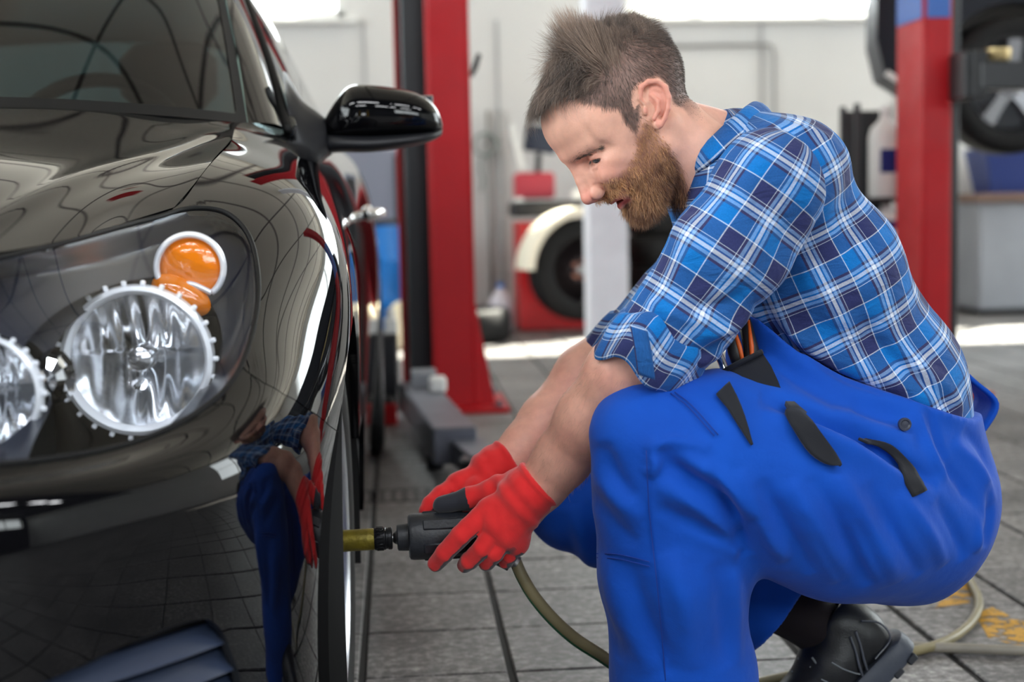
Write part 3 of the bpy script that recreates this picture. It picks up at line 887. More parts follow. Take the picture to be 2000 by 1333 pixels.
make_wheel((CX + .785, RA, WZ), 1)
make_wheel((CX - .785, FA, WZ), -1, R(-1.6))
make_wheel((CX - .785, RA, WZ), -1)

# ---- headlights
def lamp(parent, c, r, depth, mir, facets=22, ring=.006):
    """round lamp facing the nose: fluted chrome bowl, clear ring, bulb shield"""
    c = Vector(c)
    if mir: c.x = 2 * CX - c.x
    T = Matrix.Translation(c) @ Matrix.Rotation(R(90), 4, 'X')      # local +z points to -y, out of the lamp
    bowl = MB(); rgs = []
    seg = 112
    for t in np.linspace(0, 1, 18):
        rr = r * (1 - t * .93); z = -depth * (1 - (rr / r) ** 2)
        ring_ = []
        for k in range(seg):
            a = 2 * math.pi * k / seg
            x, y = rr * math.cos(a), rr * math.sin(a)
            # vertical flutes across the bowl
            w = r * 2 / 7
            fl = ((x + 9 * w) % w) / w - .5
            zz = z + (.0120 * (.25 - fl * fl) * (1 if y > r * .1 else .55)) * (1 - (rr / r) ** 4)
            ring_.append(T @ Vector((x, y, zz)))
        rgs.append(ring_)
    bowl.rings(rgs, True, False, True)
    cpar(build('lamp_reflector', bowl, mat('reflector_silver', (.97, .98, 1.0), .11, 1.0), None, 30), parent)
    rg = MB().lathe([(r * .95, -.006), (r * .975, .004), (r * 1.02, .009), (r * 1.08, .006), (r * 1.105, -.006), (r * 1.04, -.018)], 72, T)
    cpar(build('lamp_ring', rg, mat('lamp_ring_clear', (.94, .96, 1.0), .22, .15, spec=.8), None, 40), parent)
    nb = MB()
    for k in range(26):
        a = 2 * math.pi * k / 26; q = T @ Vector((r * 1.125 * math.cos(a), r * 1.125 * math.sin(a), .002))
        nb.box(q + Vector((0, 0, 0)), (.007, .006, .006), .0015, rot=Matrix.Rotation(-a, 3, 'Y'))
    cpar(build('lamp_ring_teeth', nb, mat('lamp_ring_clear', (.85, .88, .92), .10, .35), None), parent)
    b = MB().lathe([(r * .20, -depth * .95), (r * .20, -depth * .35), (r * .17, -depth * .22), (r * .08, -depth * .15), (0, -depth * .14)], 24, T)
    b.lathe([(r * .10, -depth * .9), (r * .105, -depth * .30), (r * .06, -depth * .12), (0, -depth * .10)], 18, T @ Matrix.Translation((-.03 * r, -r * .38, 0)))
    cpar(build('bulb_shield', b, mat('bulb_silver', (.75, .77, .80), .18, .9), None, 40), parent)

L1 = (at(268, 705, 1.672), .0805); L2 = (at(-42, 772, 1.508), .060); L3 = (at(97, 742, 1.565), .0205); L4 = (at(372, 523, 1.775), .0385); L5 = (at(352, 578, 1.765), .026)
def outside(c, r): return lambda p, u, v: np.hypot(p[:, 0] - c.x, p[:, 2] - c.z) - r
tray_post = lambda p, u, v: p + np.stack([0 * u, .012 + .098 * smoothstep(0, .055, sd_hl(u, v)), 0 * u], 1)
for mir in (None, CX):
    hs = cobj('headlight', cut_panel(B, (.28, 1.02), (.46, VT), .009, [f_hl, outside(L1[0], .0905), outside(L2[0], .0675)], gap=.001, flip=False, mirror=mir, rim=0, post=tray_post), M_SLATE, sharp=60)
    back_post = lambda p, u, v: p + np.stack([0 * u, .016 + .185 * smoothstep(0, .05, sd_hl(u, v)), 0 * u], 1)
    cobj('headlight_back', cut_panel(B, (.28, 1.02), (.46, VT), .011, [f_hl, outside(L1[0], .0785), outside(L2[0], .0585)], gap=.001, flip=False, mirror=mir, rim=0, post=back_post), M_SLATE, hs, sharp=60)
    cobj('headlight_lens', cut_panel(B, (.28, 1.02), (.46, VT), .009, [f_hl], gap=.002, flip=False, mirror=mir, rim=.010, offset=-.0005), M_GLASSC, hs)
    # dark border line of the lens
    uvp = smooth_poly(HL, 5); sp_ = B.ev(uvp[:, 0], uvp[:, 1])
    if mir is not None: sp_[:, 0] = 2 * CX - sp_[:, 0]
    sl_ = MB(); pts_ = [Vector(p) for p in sp_]; sl_.tube(pts_ + pts_[:2], .0032, 8, cap=False)
    cpar(build('lens_seal', sl_, M_RUBBER, None, True), hs)
    lamp(hs, L1[0], L1[1], .060, mir)
    lamp(hs, L2[0], L2[1], .045, mir)
    cc = L3[0].copy(); cc.x = 2 * CX - cc.x if mir else cc.x
    T3 = Matrix.Translation(cc) @ Matrix.Rotation(R(90), 4, 'X')
    pk = MB()
    pk.lathe([(.0, .012), (.010, .010), (.018, .004), (.021, -.006), (.024, -.02)], 12, T3 @ Matrix.Diagonal((1, 1.35, 1, 1)))
    cpar(build('parking_lamp', pk, M_CHROME, None, None), hs)
    cc = L4[0].copy(); cc.x = 2 * CX - cc.x if mir else cc.x
    T4 = Matrix.Translation(cc) @ Matrix.Rotation(R(90), 4, 'X')
    am = MB().lathe([(0, .006), (.015, .005), (.028, .002), (.0385, -.004)], 40, T4)
    cpar(build('turn_signal', am, M_AMBER, None, True), hs)
    # bright ring, cut by a curved bar across its foot
    rr = MB(); pts = []
    for k in range(49):
        a = R(-52 + (232 + 52) * k / 48)
        pts.append(T4 @ Vector((.0405 * math.cos(a) * (-1 if mir else 1), .0405 * math.sin(a), .004)))
    e0, e1 = pts[0], pts[-1]
    mid = (e0 + e1) / 2 + Vector((0, -.004, .012))
    bar = catmull([e1, e1.lerp(mid, .5) + Vector((0, 0, .003)), mid, e0.lerp(mid, .5) + Vector((0, 0, .001)), e0], 6)
    rr.tube(pts, .0042, 8); rr.tube(bar, .0038, 8)
    cpar(build('turn_signal_ring', rr, mat('turn_ring_white', (.86, .88, .93), .2, .3), None, True), hs)
    cc = L5[0].copy(); cc.x = 2 * CX - cc.x if mir else cc.x
    T5 = Matrix.Translation(cc) @ Matrix.Rotation(R(90), 4, 'X')
    a2 = MB().lathe([(0, .010), (.012, .008), (.022, .002), (.027, -.008)], 32, T5 @ Matrix.Rotation(R(-30), 4, 'Z') @ Matrix.Diagonal((1.45, .8, 1, 1)))
    cpar(build('side_marker', a2, M_AMBER, None, True), hs)

# ---- door mirrors
def loft_sections(secs, seg=28, n=5):
    """secs: (x, zc, yc, half height up, half height down, half depth front, half depth back, power); rounded sections normal to x"""
    keys = np.array(secs, float); ts = np.linspace(0, len(secs) - 1, (len(secs) - 1) * n + 1)
    Bm = spline_basis(np.arange(len(secs)), ts); K = Bm @ keys
    rings = []
    for x, zc, yc, hu, hd, df, db, pw in K:
        ring = []
        for k in range(seg):
            a = 2 * math.pi * k / seg; c_, s_ = math.cos(a), math.sin(a)
            cy = math.copysign(abs(c_) ** (2 / pw), c_); sz = math.copysign(abs(s_) ** (2 / pw), s_)
            ring.append(Vector((x, yc - cy * (df if cy > 0 else db), zc + sz * (hu if sz > 0 else hd))))
        rings.append(ring)
    return rings
MY = 2.74
def zx(px, py): q = at(px, py, MY); return q.x, q.z
for s in (1, -1):
    fx = (lambda p: p) if s > 0 else (lambda p: Vector((2 * CX - p.x, p.y, p.z)))
    def sec(px, top, bot, df, db, pw=2.6, yc=MY + .01):
        x, zt = zx(px, top); _, zb = zx(px, bot); zm = zb + (zt - zb) * .42
        return (x, zm, yc, zt - zm, zm - zb, df, db, pw)
    shell = loft_sections([sec(634, 232, 266, .030, .03), sec(650, 205, 272, .052, .045), sec(672, 176, 274, .066, .05), sec(700, 165, 272, .074, .05), sec(750, 169, 270, .076, .05), sec(800, 178, 267, .070, .05), sec(836, 194, 263, .056, .045),
                           sec(855, 216, 260, .038, .035), sec(864, 240, 258, .014, .016)])
    mm = MB().rings([[fx(p) for p in r] for r in shell], True, True, True)
    mo = cpar(build('side_mirror', mm, M_PAINT, None, 50))
    low = loft_sections([sec(612, 262, 306, .030, .03), sec(636, 262, 301, .050, .045), sec(668, 264, 297, .066, .05), (*sec(720, 266, 297, .073, .052)[:8],), sec(790, 263, 288, .070, .05), sec(840, 258, 276, .050, .045), sec(863, 252, 263, .018, .02)])
    lo = MB().rings([[fx(p) for p in r] for r in low], True, True, True)
    cpar(build('mirror_base', lo, M_TRIM, None, 50), mo)
    # triangular sail plate and foot on the door
    sail = MB()
    A = [at(553, 138, 2.72), at(567, 166, 2.71), at(588, 197, 2.70), at(610, 213, 2.71), at(634, 232, 2.72)]
    Bl = [at(562, 212, 2.68), at(566, 262, 2.66), at(580, 304, 2.65), at(606, 322, 2.66), at(642, 300, 2.70)]
    a_, b_ = catmull(A, 6), catmull(Bl, 6)
    f_ = [[fx(a_[i].lerp(b_[i], j / 8) + Vector((0, -.018 * math.sin(math.pi * j / 8), 0))) for j in range(9)] for i in range(len(a_))]
    k_ = [[fx(a_[i].lerp(b_[i], j / 8) + Vector((.004, .055, 0))) for j in range(9)] for i in range(len(a_))]
    sail.rings([f_[i] + k_[i][::-1] for i in range(len(a_))], True, True, True)
    cpar(build('mirror_sail', sail, M_TRIM, None, 45), mo)
    x0, x1 = zx(655, 0)[0], zx(848, 0)[0]
    zg = at(750, 222, MY).z
    gm = MB().box((((x0 + x1) / 2) if s > 0 else 2 * CX - (x0 + x1) / 2, MY + .062, zg), (.175, .004, .075), .001)
    cpar(build('mirror_glass', gm, M_CHROME, None), mo)

# ---- door handles
for s in (1, -1):
    h = MB()
    pts = [Vector((CX + s * x, y, .80 + dz)) for x, y, dz in ((.868, 3.66, 0), (.895, 3.68, .002), (.908, 3.73, .003), (.908, 3.80, .002), (.894, 3.85, 0), (.866, 3.87, -.002))]
    h.tube(catmull(pts, 5), .013, 12)
    h.lathe([(.024, 0), (.022, .010), (.012, .014), (0, .015)], 18, Matrix.Translation((CX + s * .868, 3.90, .80)) @ Matrix.Rotation(R(90 * s), 4, 'Y'))
    cpar(build('door_handle', h, M_CHROME, None, True))
# ================================================================== sculpting: smooth signed-distance solids turned into meshes
class Sculpt:
    """distance field on a regular grid; shapes are blended in one after another, each only near where it matters"""
    def __init__(self, lo, hi, res):
        self.lo = np.array(lo, np.float64); self.res = res
        self.n = np.ceil((np.array(hi) - self.lo) / res).astype(int) + 1
        self.D = np.full(self.n, 1.0, np.float32)
    def box(self, lo, hi, m):
        a = np.clip(np.floor((np.asarray(lo) - m - self.lo) / self.res).astype(int), 0, self.n)
        b = np.clip(np.ceil((np.asarray(hi) + m - self.lo) / self.res).astype(int) + 1, 0, self.n)
        if np.any(b <= a): return None, None
        ax = [np.arange(a[i], b[i]) * self.res + self.lo[i] for i in range(3)]
        sl = tuple(slice(a[i], b[i]) for i in range(3))
        X, Y, Z = np.meshgrid(*ax, indexing='ij', sparse=False)
        return sl, np.stack([X, Y, Z], -1).astype(np.float32)
    def put(self, sl, d, k, op):
        A = self.D[sl]
        if op == 'u':
            if k <= 0: self.D[sl] = np.minimum(A, d)
            else:
                h = np.clip(.5 + .5 * (d - A) / k, 0, 1)
                # h = 1 keeps A, h = 0 takes d
                self.D[sl] = d * (1 - h) + A * h - k * h * (1 - h)
        else:
            if k <= 0: self.D[sl] = np.maximum(A, -d)
            else:
                h = np.clip(.5 - .5 * (A + d) / k, 0, 1)
                self.D[sl] = A * (1 - h) + (-d) * h + k * h * (1 - h)
    def ell(self, c, r, rot=None, k=.0, op='u'):
        """ellipsoid; rot: 3x3 columns = its axes"""
        c = np.asarray(c, float); r = np.asarray(r, float); m = r.max()
        sl, P = self.box(c - m, c + m, k * 1.5 + self.res * 3)
        if sl is None: return self
        q = P - c.astype(np.float32)
        if rot is not None: q = q @ np.asarray(rot, np.float32)
        k0 = np.sqrt(((q / r) ** 2).sum(-1)); k1 = np.sqrt(((q / r ** 2) ** 2).sum(-1)) + 1e-9
        self.put(sl, (k0 * (k0 - 1) / k1).astype(np.float32), k, op); return self
    def cap(self, a, b, ra, rb, k=0.0, op='u', flat=None):
        """tapered capsule; flat = (axis, factor) squeezes its section along an axis"""
        a = np.asarray(a, float); b = np.asarray(b, float); m = max(ra, rb)
        if flat is not None: m *= max(1, flat[1])
        sl, P = self.box(np.minimum(a, b) - m, np.maximum(a, b) + m, k * 1.5 + self.res * 3)
        if sl is None: return self
        ab = (b - a).astype(np.float32); w = P - a.astype(np.float32)
        t = np.clip((w @ ab) / max(float(ab @ ab), 1e-9), 0, 1)
        w = w - t[..., None] * ab
        l2 = (w * w).sum(-1)
        if flat is not None:
            n = np.asarray(flat[0], np.float32); n = n / np.linalg.norm(n)
            l2 = l2 + (w @ n) ** 2 * (1 / flat[1] ** 2 - 1)
        d = np.sqrt(np.maximum(l2, 0)) - (ra + (rb - ra) * t)
        self.put(sl, d.astype(np.float32), k, op); return self
    def chain(self, pts, rs, k=0.0, op='u', flat=None):
        for i in range(len(pts) - 1): self.cap(pts[i], pts[i + 1], rs[i], rs[i + 1], k, op, flat)
        return self
    def plane_cut(self, p, n, k=0.0):
        """keep the side the normal points away from"""
        n = np.asarray(n, float); n = n / np.linalg.norm(n)
        sl = tuple(slice(0, m) for m in self.n)
        ax = [np.arange(self.n[i]) * self.res + self.lo[i] for i in range(3)]
        d = (ax[0][:, None, None] - p[0]) * n[0] + (ax[1][None, :, None] - p[1]) * n[1] + (ax[2][None, None, :] - p[2]) * n[2]
        d = d.astype(np.float32)
        if k <= 0: self.D = np.maximum(self.D, d)
        else:
            h = np.clip(.5 - .5 * (self.D - d) / k, 0, 1); self.D = self.D * (1 - h) + d * h + k * h * (1 - h)
        return self
    def mesh(self, smooth=2):
        """surface nets"""
        D = self.D; nx, ny, nz = D.shape
        ins = D < 0
        s8 = np.zeros((nx - 1, ny - 1, nz - 1), np.int8)
        for dx in (0, 1):
            for dy in (0, 1):
                for dz in (0, 1): s8 += ins[dx:nx - 1 + dx, dy:ny - 1 + dy, dz:nz - 1 + dz]
        act = (s8 > 0) & (s8 < 8)
        I = np.argwhere(act); vid = -np.ones(act.shape, np.int64); vid[act] = np.arange(len(I))
        acc = np.zeros((len(I), 3)); cnt = np.zeros(len(I))
        cor = [(a, b, c) for a in (0, 1) for b in (0, 1) for c in (0, 1)]
        for p in cor:
            for ax in range(3):
                if p[ax]: continue
                q = list(p); q[ax] = 1
                d0 = D[I[:, 0] + p[0], I[:, 1] + p[1], I[:, 2] + p[2]].astype(float); d1 = D[I[:, 0] + q[0], I[:, 1] + q[1], I[:, 2] + q[2]].astype(float)
                m = (d0 < 0) != (d1 < 0)
                t = np.where(m, d0 / np.where(d0 == d1, 1, d0 - d1), 0)
                pos = np.tile(np.array(p, float), (len(I), 1)); pos[:, ax] = t
                acc[m] += pos[m]; cnt[m] += 1
        V = (I + acc / cnt[:, None]) * self.res + self.lo
        F = []
        for ax in range(3):
            u, w = (ax + 1) % 3, (ax + 2) % 3
            s0 = [slice(None)] * 3; s1 = [slice(None)] * 3; s0[ax] = slice(0, -1); s1[ax] = slice(1, None)
            ch = ins[tuple(s0)] != ins[tuple(s1)]
            E = np.argwhere(ch)
            ok = (E[:, u] > 0) & (E[:, w] > 0) & (E[:, u] < D.shape[u] - 1) & (E[:, w] < D.shape[w] - 1)
            E = E[ok]
            def g(du, dw):
                Q = E.copy(); Q[:, u] -= du; Q[:, w] -= dw; return vid[Q[:, 0], Q[:, 1], Q[:, 2]]
            q = np.stack([g(1, 1), g(0, 1), g(0, 0), g(1, 0)], 1)
            fl = ins[E[:, 0], E[:, 1], E[:, 2]]
            q[~fl] = q[~fl][:, ::-1]
            F.append(q)
        F = np.concatenate(F); F = F[(F >= 0).all(1)]
        for it in range(smooth): V = relax(V, F, .5)
        return V, F

def relax(V, F, w):
    """one pass of volume-keeping smoothing"""
    def lap(V):
        S = np.zeros_like(V); C = np.zeros(len(V))
        for a, b in ((0, 1), (1, 2), (2, 3), (3, 0)):
            np.add.at(S, F[:, a], V[F[:, b]]); np.add.at(C, F[:, a], 1); np.add.at(S, F[:, b], V[F[:, a]]); np.add.at(C, F[:, b], 1)
        return S / np.maximum(C, 1)[:, None] - V
    V = V + w * lap(V); return V - w * 1.02 * lap(V)

def vnormals(V, F):
    n = np.cross(V[F[:, 2]] - V[F[:, 0]], V[F[:, 3]] - V[F[:, 1]]) if F.shape[1] == 4 else np.cross(V[F[:, 1]] - V[F[:, 0]], V[F[:, 2]] - V[F[:, 0]])
    N = np.zeros_like(V)
    for k in range(F.shape[1]): np.add.at(N, F[:, k], n)
    return N / (np.linalg.norm(N, axis=1)[:, None] + 1e-12)

def set_attr(me, name, arr, kind='FLOAT'):
    a = me.attributes.new(name, kind, 'POINT')
    key = {'FLOAT': 'value', 'FLOAT2': 'vector', 'FLOAT_COLOR': 'color', 'FLOAT_VECTOR': 'vector'}[kind]
    a.data.foreach_set(key, np.asarray(arr, np.float32).ravel())

def seg_dist(P, A, B):
    """distance of 2-D points P to segment AB and parameter along it"""
    A = np.asarray(A, float); B = np.asarray(B, float); d = B - A
    t = np.clip(((P - A) @ d) / max(float(d @ d), 1e-12), 0, 1)
    return np.linalg.norm(P - A - t[:, None] * d, axis=1), t

def line_dist(P, pts):
    best = np.full(len(P), 1e9); par = np.zeros(len(P)); n = len(pts) - 1
    for i in range(n):
        d, t = seg_dist(P, pts[i], pts[i + 1]); m = d < best
        best[m] = d[m]; par[m] = (i + t[m]) / n
    return best, par

def in_poly(P, poly):
    x, y = P[:, 0], P[:, 1]; ins = np.zeros(len(P), bool); n = len(poly)
    for i in range(n):
        (x0, y0), (x1, y1) = poly[i], poly[(i + 1) % n]
        c = ((y0 > y) != (y1 > y)) & (x < (x1 - x0) * (y - y0) / (y1 - y0 + 1e-12) + x0)
        ins ^= c
    return ins

def vnoise(P, scale, seed=0):
    """smooth value noise in 3-D"""
    q = P * scale; i = np.floor(q).astype(np.int64); f = q - i; f = f * f * (3 - 2 * f)
    def h(a):
        n = (a[:, 0] * 73856093) ^ (a[:, 1] * 19349663) ^ (a[:, 2] * 83492791) ^ (seed * 2654435761)
        n = (n ^ (n >> 13)) * 1274126177
        return ((n ^ (n >> 16)) & 0xffff) / 65535.0
    r = 0
    for dx in (0, 1):
        for dy in (0, 1):
            for dz in (0, 1):
                w = (f[:, 0] if dx else 1 - f[:, 0]) * (f[:, 1] if dy else 1 - f[:, 1]) * (f[:, 2] if dz else 1 - f[:, 2])
                r = r + w * h(i + np.array([dx, dy, dz]))
    return r * 2 - 1
def fbm(P, scale, oct=4, seed=0):
    r = 0; a = 1
    for o in range(oct): r = r + a * vnoise(P, scale * 2 ** o, seed + o); a *= .5
    return r
def unit(v):
    v = np.asarray(v, float); return v / (np.linalg.norm(v, axis=-1, keepdims=True) + 1e-12)

def strands(roots, dirs, lens, rad, bend=None, seg=4, jitter=.15, curl=0.0, sides=3):
    """tapered hairs as one mesh: roots (n,3), dirs (n,3) start direction, bend (n,3) direction they turn to"""
    n = len(roots); d0 = unit(dirs + RNG.normal(size=(n, 3)) * jitter)
    d1 = unit((bend if bend is not None else dirs) + RNG.normal(size=(n, 3)) * jitter)
    side = unit(np.cross(d0, unit(RNG.normal(size=(n, 3))))); up = np.cross(d0, side)
    pts = [roots]; p = roots.copy()
    wob = unit(RNG.normal(size=(n, 3)))
    for s in range(seg):
        t = (s + .5) / seg
        d = unit(d0 * (1 - t) + d1 * t + curl * wob * np.sin(t * 6.0)[..., None] if curl else d0 * (1 - t) + d1 * t)
        p = p + d * (lens / seg)[:, None]; pts.append(p)
    V = []; r0 = rad if hasattr(rad, '__len__') else np.full(n, rad)
    for s in range(seg):
        r = (r0 * (1 - .75 * (s / seg) ** 1.5))[:, None]
        for k in range(sides):
            a = 2 * math.pi * k / sides
            V.append(pts[s] + (side * math.cos(a) + up * math.sin(a)) * r)
    V.append(pts[seg])
    V = np.stack(V, 1)                               # n, seg*sides+1, 3
    m = seg * sides + 1; f = []
    for s in range(seg - 1):
        for k in range(sides):
            a, b = s * sides + k, s * sides + (k + 1) % sides
            f += [(a, b, b + sides), (a, b + sides, a + sides)]
    for k in range(sides): f.append(((seg - 1) * sides + k, (seg - 1) * sides + (k + 1) % sides, m - 1))
    F = (np.array(f)[None] + (np.arange(n) * m)[:, None, None]).reshape(-1, 3)
    return V.reshape(-1, 3), F, m

def scatter(V, F, n, weight):
    """random points on a quad mesh, density by per-vertex weight; returns points, face index, barycentric-ish vertex ids"""
    T = np.concatenate([F[:, [0, 1, 2]], F[:, [0, 2, 3]]]) if F.shape[1] == 4 else F
    ar = np.linalg.norm(np.cross(V[T[:, 1]] - V[T[:, 0]], V[T[:, 2]] - V[T[:, 0]]), axis=1) * weight[T].mean(1)
    c = np.cumsum(ar); i = np.searchsorted(c, RNG.random(n) * c[-1])
    a, b = RNG.random(n), RNG.random(n); m = a + b > 1; a[m] = 1 - a[m]; b[m] = 1 - b[m]
    return T[i], np.stack([1 - a - b, a, b], 1)
# ================================================================== the mechanic: head
def head_axes(yaw, pitch, roll):
    c, s = math.cos(yaw), math.sin(yaw)
    F = np.array([-c, -s, 0]); L = np.array([s, -c, 0]); U = np.array([0, 0, 1.0])
    F2 = F * math.cos(pitch) - U * math.sin(pitch); U2 = U * math.cos(pitch) + F * math.sin(pitch)
    L3 = L * math.cos(roll) + U2 * math.sin(roll); U3 = U2 * math.cos(roll) - L * math.sin(roll)
    return np.stack([F2, U3, L3], 1)
HA = head_axes(R(12), R(42), R(6))                    # columns: face forward, crown up, his left
HO = np.array(at(1262, 216, 1.905)) - HA[:, 2] * .074  # midway between the ears
EYE_PT = np.array([0, 0, CAM_H])
def HL_(px, py, lat):
    """head coordinates (cm: forward, up, left) of the point seen at a pixel, at a given distance left of the midline"""
    d = np.array(CAM_R @ Vector(((px - 1000) / FPX, -(py - 666.5) / FPX, -1.0)))
    t = ((HO - EYE_PT) @ HA[:, 2] + lat / 100) / (d @ HA[:, 2])
    return HA.T @ (EYE_PT + d * t - HO) * 100
def head_to_world(P): return np.asarray(P) / 100 @ HA.T + HO
def world_to_head(P): return (np.asarray(P) - HO) @ HA * 100

def sculpt_head():
    S = Sculpt((-13, -21, -10.5), (14.5, 13.5, 10.5), .15)
    S.ell((-.9, 3.8, 0), (10.3, 8.4, 7.6))
    S.ell((-5.0, 5.6, 0), (5.6, 6.0, 6.2), k=1.5)
    S.ell((4.3, 4.4, 0), (6.6, 6.2, 6.3), k=1.2)
    S.ell((4.6, -2.6, 0), (5.6, 7.0, 5.9), k=1.5)
    # jaw and chin
    for s in (-1, 1):
        S.cap((1.6, -5.4, 5.0 * s), (6.6, -9.4, 1.8 * s), 1.9, 1.7, k=1.5)
        S.cap((1.0, -1.5, 5.6 * s), (1.6, -5.6, 5.0 * s), 1.7, 1.8, k=1.5)
    S.ell((7.0, -9.6, 0), (1.9, 1.6, 2.1), k=1.2)
    # brows, cheeks
    for s in (-1, 1):
        S.cap((9.9, 2.1, .9 * s), (7.5, 1.8, 4.6 * s), .95, .80, k=1.5)
        S.ell((6.2, -1.8, 4.4 * s), (2.4, 1.5, 1.7), k=1.3)
        S.ell((8.1, -3.0, 3.6 * s), (1.8, 1.5, 1.6), k=.9)
        S.ell((3.0, 2.6, 5.9 * s), (3.6, 3.4, 1.2), k=2.2)
    for s in (-1, 1):
        S.ell((10.2, -.15, 2.9 * s), (1.5, 1.15, 1.75), k=.9, op='s')
    # lids over the eyeball with a narrow slit
    # nose
    S.cap((10.35, .9, 0), (11.2, -1.4, 0), .80, .72, k=.8)
    S.cap((11.2, -1.4, 0), (12.0, -3.4, 0), .74, .82, k=.3)
    S.ell((12.1, -3.85, 0), (.95, .88, 1.0), k=.45)
    for s in (-1, 1):
        S.cap((9.9, -.6, .7 * s), (10.7, -3.4, 1.0 * s), .75, .75, k=.8)
        S.ell((10.9, -4.0, 1.35 * s), (1.10, .95, .72), k=.25)
        S.chain([(10.6, -2.9, 1.75 * s), (9.95, -3.7, 2.05 * s), (9.95, -4.6, 1.95 * s)], [.12, .26, .20], k=.25, op='s')
    S.cap((11.6, -4.55, 0), (10.6, -5.0, 0), .48, .5, k=.35)
    for s in (-1, 1): S.ell((11.45, -4.9, .62 * s), (.5, .34, .30), k=.15, op='s')
    # mouth, smiling
    S.ell((7.9, -6.0, 0), (2.2, 1.9, 2.9), k=1.0)
    for s in (-1, 1):
        S.cap((9.85, -6.5, 0), (8.4, -6.0, 2.5 * s), .45, .28, k=.3)
        S.cap((9.35, -7.85, 0), (8.2, -6.7, 2.4 * s), .52, .25, k=.3)
        S.chain([(9.7, -4.0, 2.35 * s), (8.9, -4.5, 3.0 * s), (7.9, -5.0, 3.7 * s)], [.20, .26, .16], k=.35, op='s')
    S.ell((9.7, -7.1, 0), (1.2, .26, 2.0), k=.15, op='s')
    for s in (-1, 1): S.cap((9.2, -7.05, 1.5 * s), (8.3, -6.2, 2.75 * s), .24, .16, k=.12, op='s')
    # lids over the eyeball, half closed, with a crease above
    for s in (-1, 1):
        S.ell((7.72, -.30, 3.1 * s), (1.45, 1.40, 1.55), k=.30)
        S.chain([(9.7, .42, 1.9 * s), (9.25, .66, 3.1 * s), (8.0, .42, 4.5 * s)], [.07, .10, .06], k=.22, op='s')
        S.chain([(9.75, -.48, 1.95 * s), (9.40, -.48, 2.9 * s), (8.95, -.60, 3.8 * s), (8.25, -.72, 4.5 * s)], [.22, .46, .44, .18], k=.06, op='s')
        S.ell((7.75, -.30, 3.1 * s), (1.16, 1.16, 1.16), k=.0)
        S.chain([(9.35, -1.15, 2.2 * s), (9.05, -1.30, 3.2 * s), (8.2, -1.15, 4.3 * s)], [.16, .18, .12], k=.22)
    # neck
    nb = HL_(1432, 366, 0)
    S.cap((-2.4, -3.5, 0), nb, 5.3, 6.2, k=2.0)
    for s in (-1, 1): S.cap((-1.8, -3.6, 5.4 * s), nb + np.array([6.5, 2.0, 1.5 * s]), 1.2, 1.3, k=1.6)
    # ears
    for s in (1, -1):
        def E(px, py, lat):
            q = HL_(px, py, lat); q[2] *= s; return q
        c0 = E(1281, 203, 7.75)
        hx, hy = E(1278, 158, 8.2) - E(1290, 250, 7.6), E(1310, 205, 8.8) - E(1250, 200, 7.3)
        ax = unit(hx); ay = unit(hy - ax * (hy @ ax)); az = np.cross(ax, ay)
        rot = np.stack([ax, ay, az], 1)
        S.ell(c0 + ax * .5, (2.55, 1.75, .50), rot, k=.3)
        S.ell(E(1268, 210, 6.7), (2.2, 1.3, 1.2), rot, k=.6)
        rim = [(1262, 210, 7.7), (1250, 192, 7.75), (1252, 170, 8.05), (1266, 160, 8.35), (1284, 159, 8.6), (1299, 170, 8.75), (1306, 190, 8.8), (1305, 212, 8.65), (1298, 232, 8.3), (1291, 244, 7.95)]
        S.chain([E(*p) for p in rim], [.26, .32, .36, .38, .39, .38, .36, .34, .34, .38], k=.18)
        S.ell(E(1284, 243, 7.75), (.75, .62, .42), rot, k=.3)
        S.ell(E(1271, 213, 8.25), (1.15, .72, .62), rot, k=.25, op='s')
        S.cap(E(1268, 176, 8.4), E(1290, 182, 8.75), .26, .28, k=.2, op='s')
        S.cap(E(1290, 182, 8.75), E(1296, 212, 8.6), .26, .2, k=.2, op='s')
        S.chain([E(1272, 186, 8.2), E(1285, 198, 8.45), E(1286, 216, 8.35), E(1277, 232, 8.05)], [.24, .30, .30, .28], k=.2)
        S.ell(E(1260, 217, 7.75), (.62, .36, .42), rot, k=.2)
    V, F = S.mesh(2)
    return V, F
HV, HF = sculpt_head()
HN = vnormals(HV, HF)

def px_of(W):
    q = (np.asarray(W) - EYE_PT) @ np.array(CAM_R)
    return np.stack([1000 + FPX * q[:, 0] / -q[:, 2], 666.5 - FPX * q[:, 1] / -q[:, 2]], 1)
# side-view chart of the head: (forward, up) coordinates of pixel outlines at the depth of its near side; the far side mirrors it
def chart(pts, lat): return [tuple(HL_(x, y, lat)[:2]) for x, y in pts]
def soft_in(P2, poly, w):
    sd = poly_sd(poly)(P2[:, 0], P2[:, 1]); return smoothstep(-w, w, sd)
C2 = HV[:, :2]
HAIR_POLY = chart([(1040, 262), (1060, 232), (1094, 186), (1120, 176), (1138, 198), (1180, 214), (1203, 214), (1217, 240), (1240, 262), (1246, 235), (1243, 190), (1256, 154), (1284, 150), (1306, 165), (1322, 200), (1342, 208), (1362, 236), (1385, 236), (1375, 150), (1330, 40), (1200, -10), (1040, 60), (990, 200)], 6.5)
TOP_POLY = chart([(1040, 250), (1064, 228), (1096, 184), (1130, 172), (1165, 150), (1200, 110), (1240, 85), (1290, 62), (1300, 20), (1200, -30), (1030, 40), (980, 200)], 5.5)
BEARD_POLY = chart([(1240, 240), (1236, 275), (1232, 310), (1218, 335), (1196, 352), (1172, 372), (1168, 395), (1190, 400), (1210, 420), (1240, 470), (1330, 450), (1345, 395), (1330, 345), (1300, 305), (1268, 268), (1252, 245)], 4.0)
hair_w = soft_in(C2, HAIR_POLY, .35)
top_w = soft_in(C2, TOP_POLY, 2.0) * hair_w
beard_w = soft_in(C2, BEARD_POLY, .75)
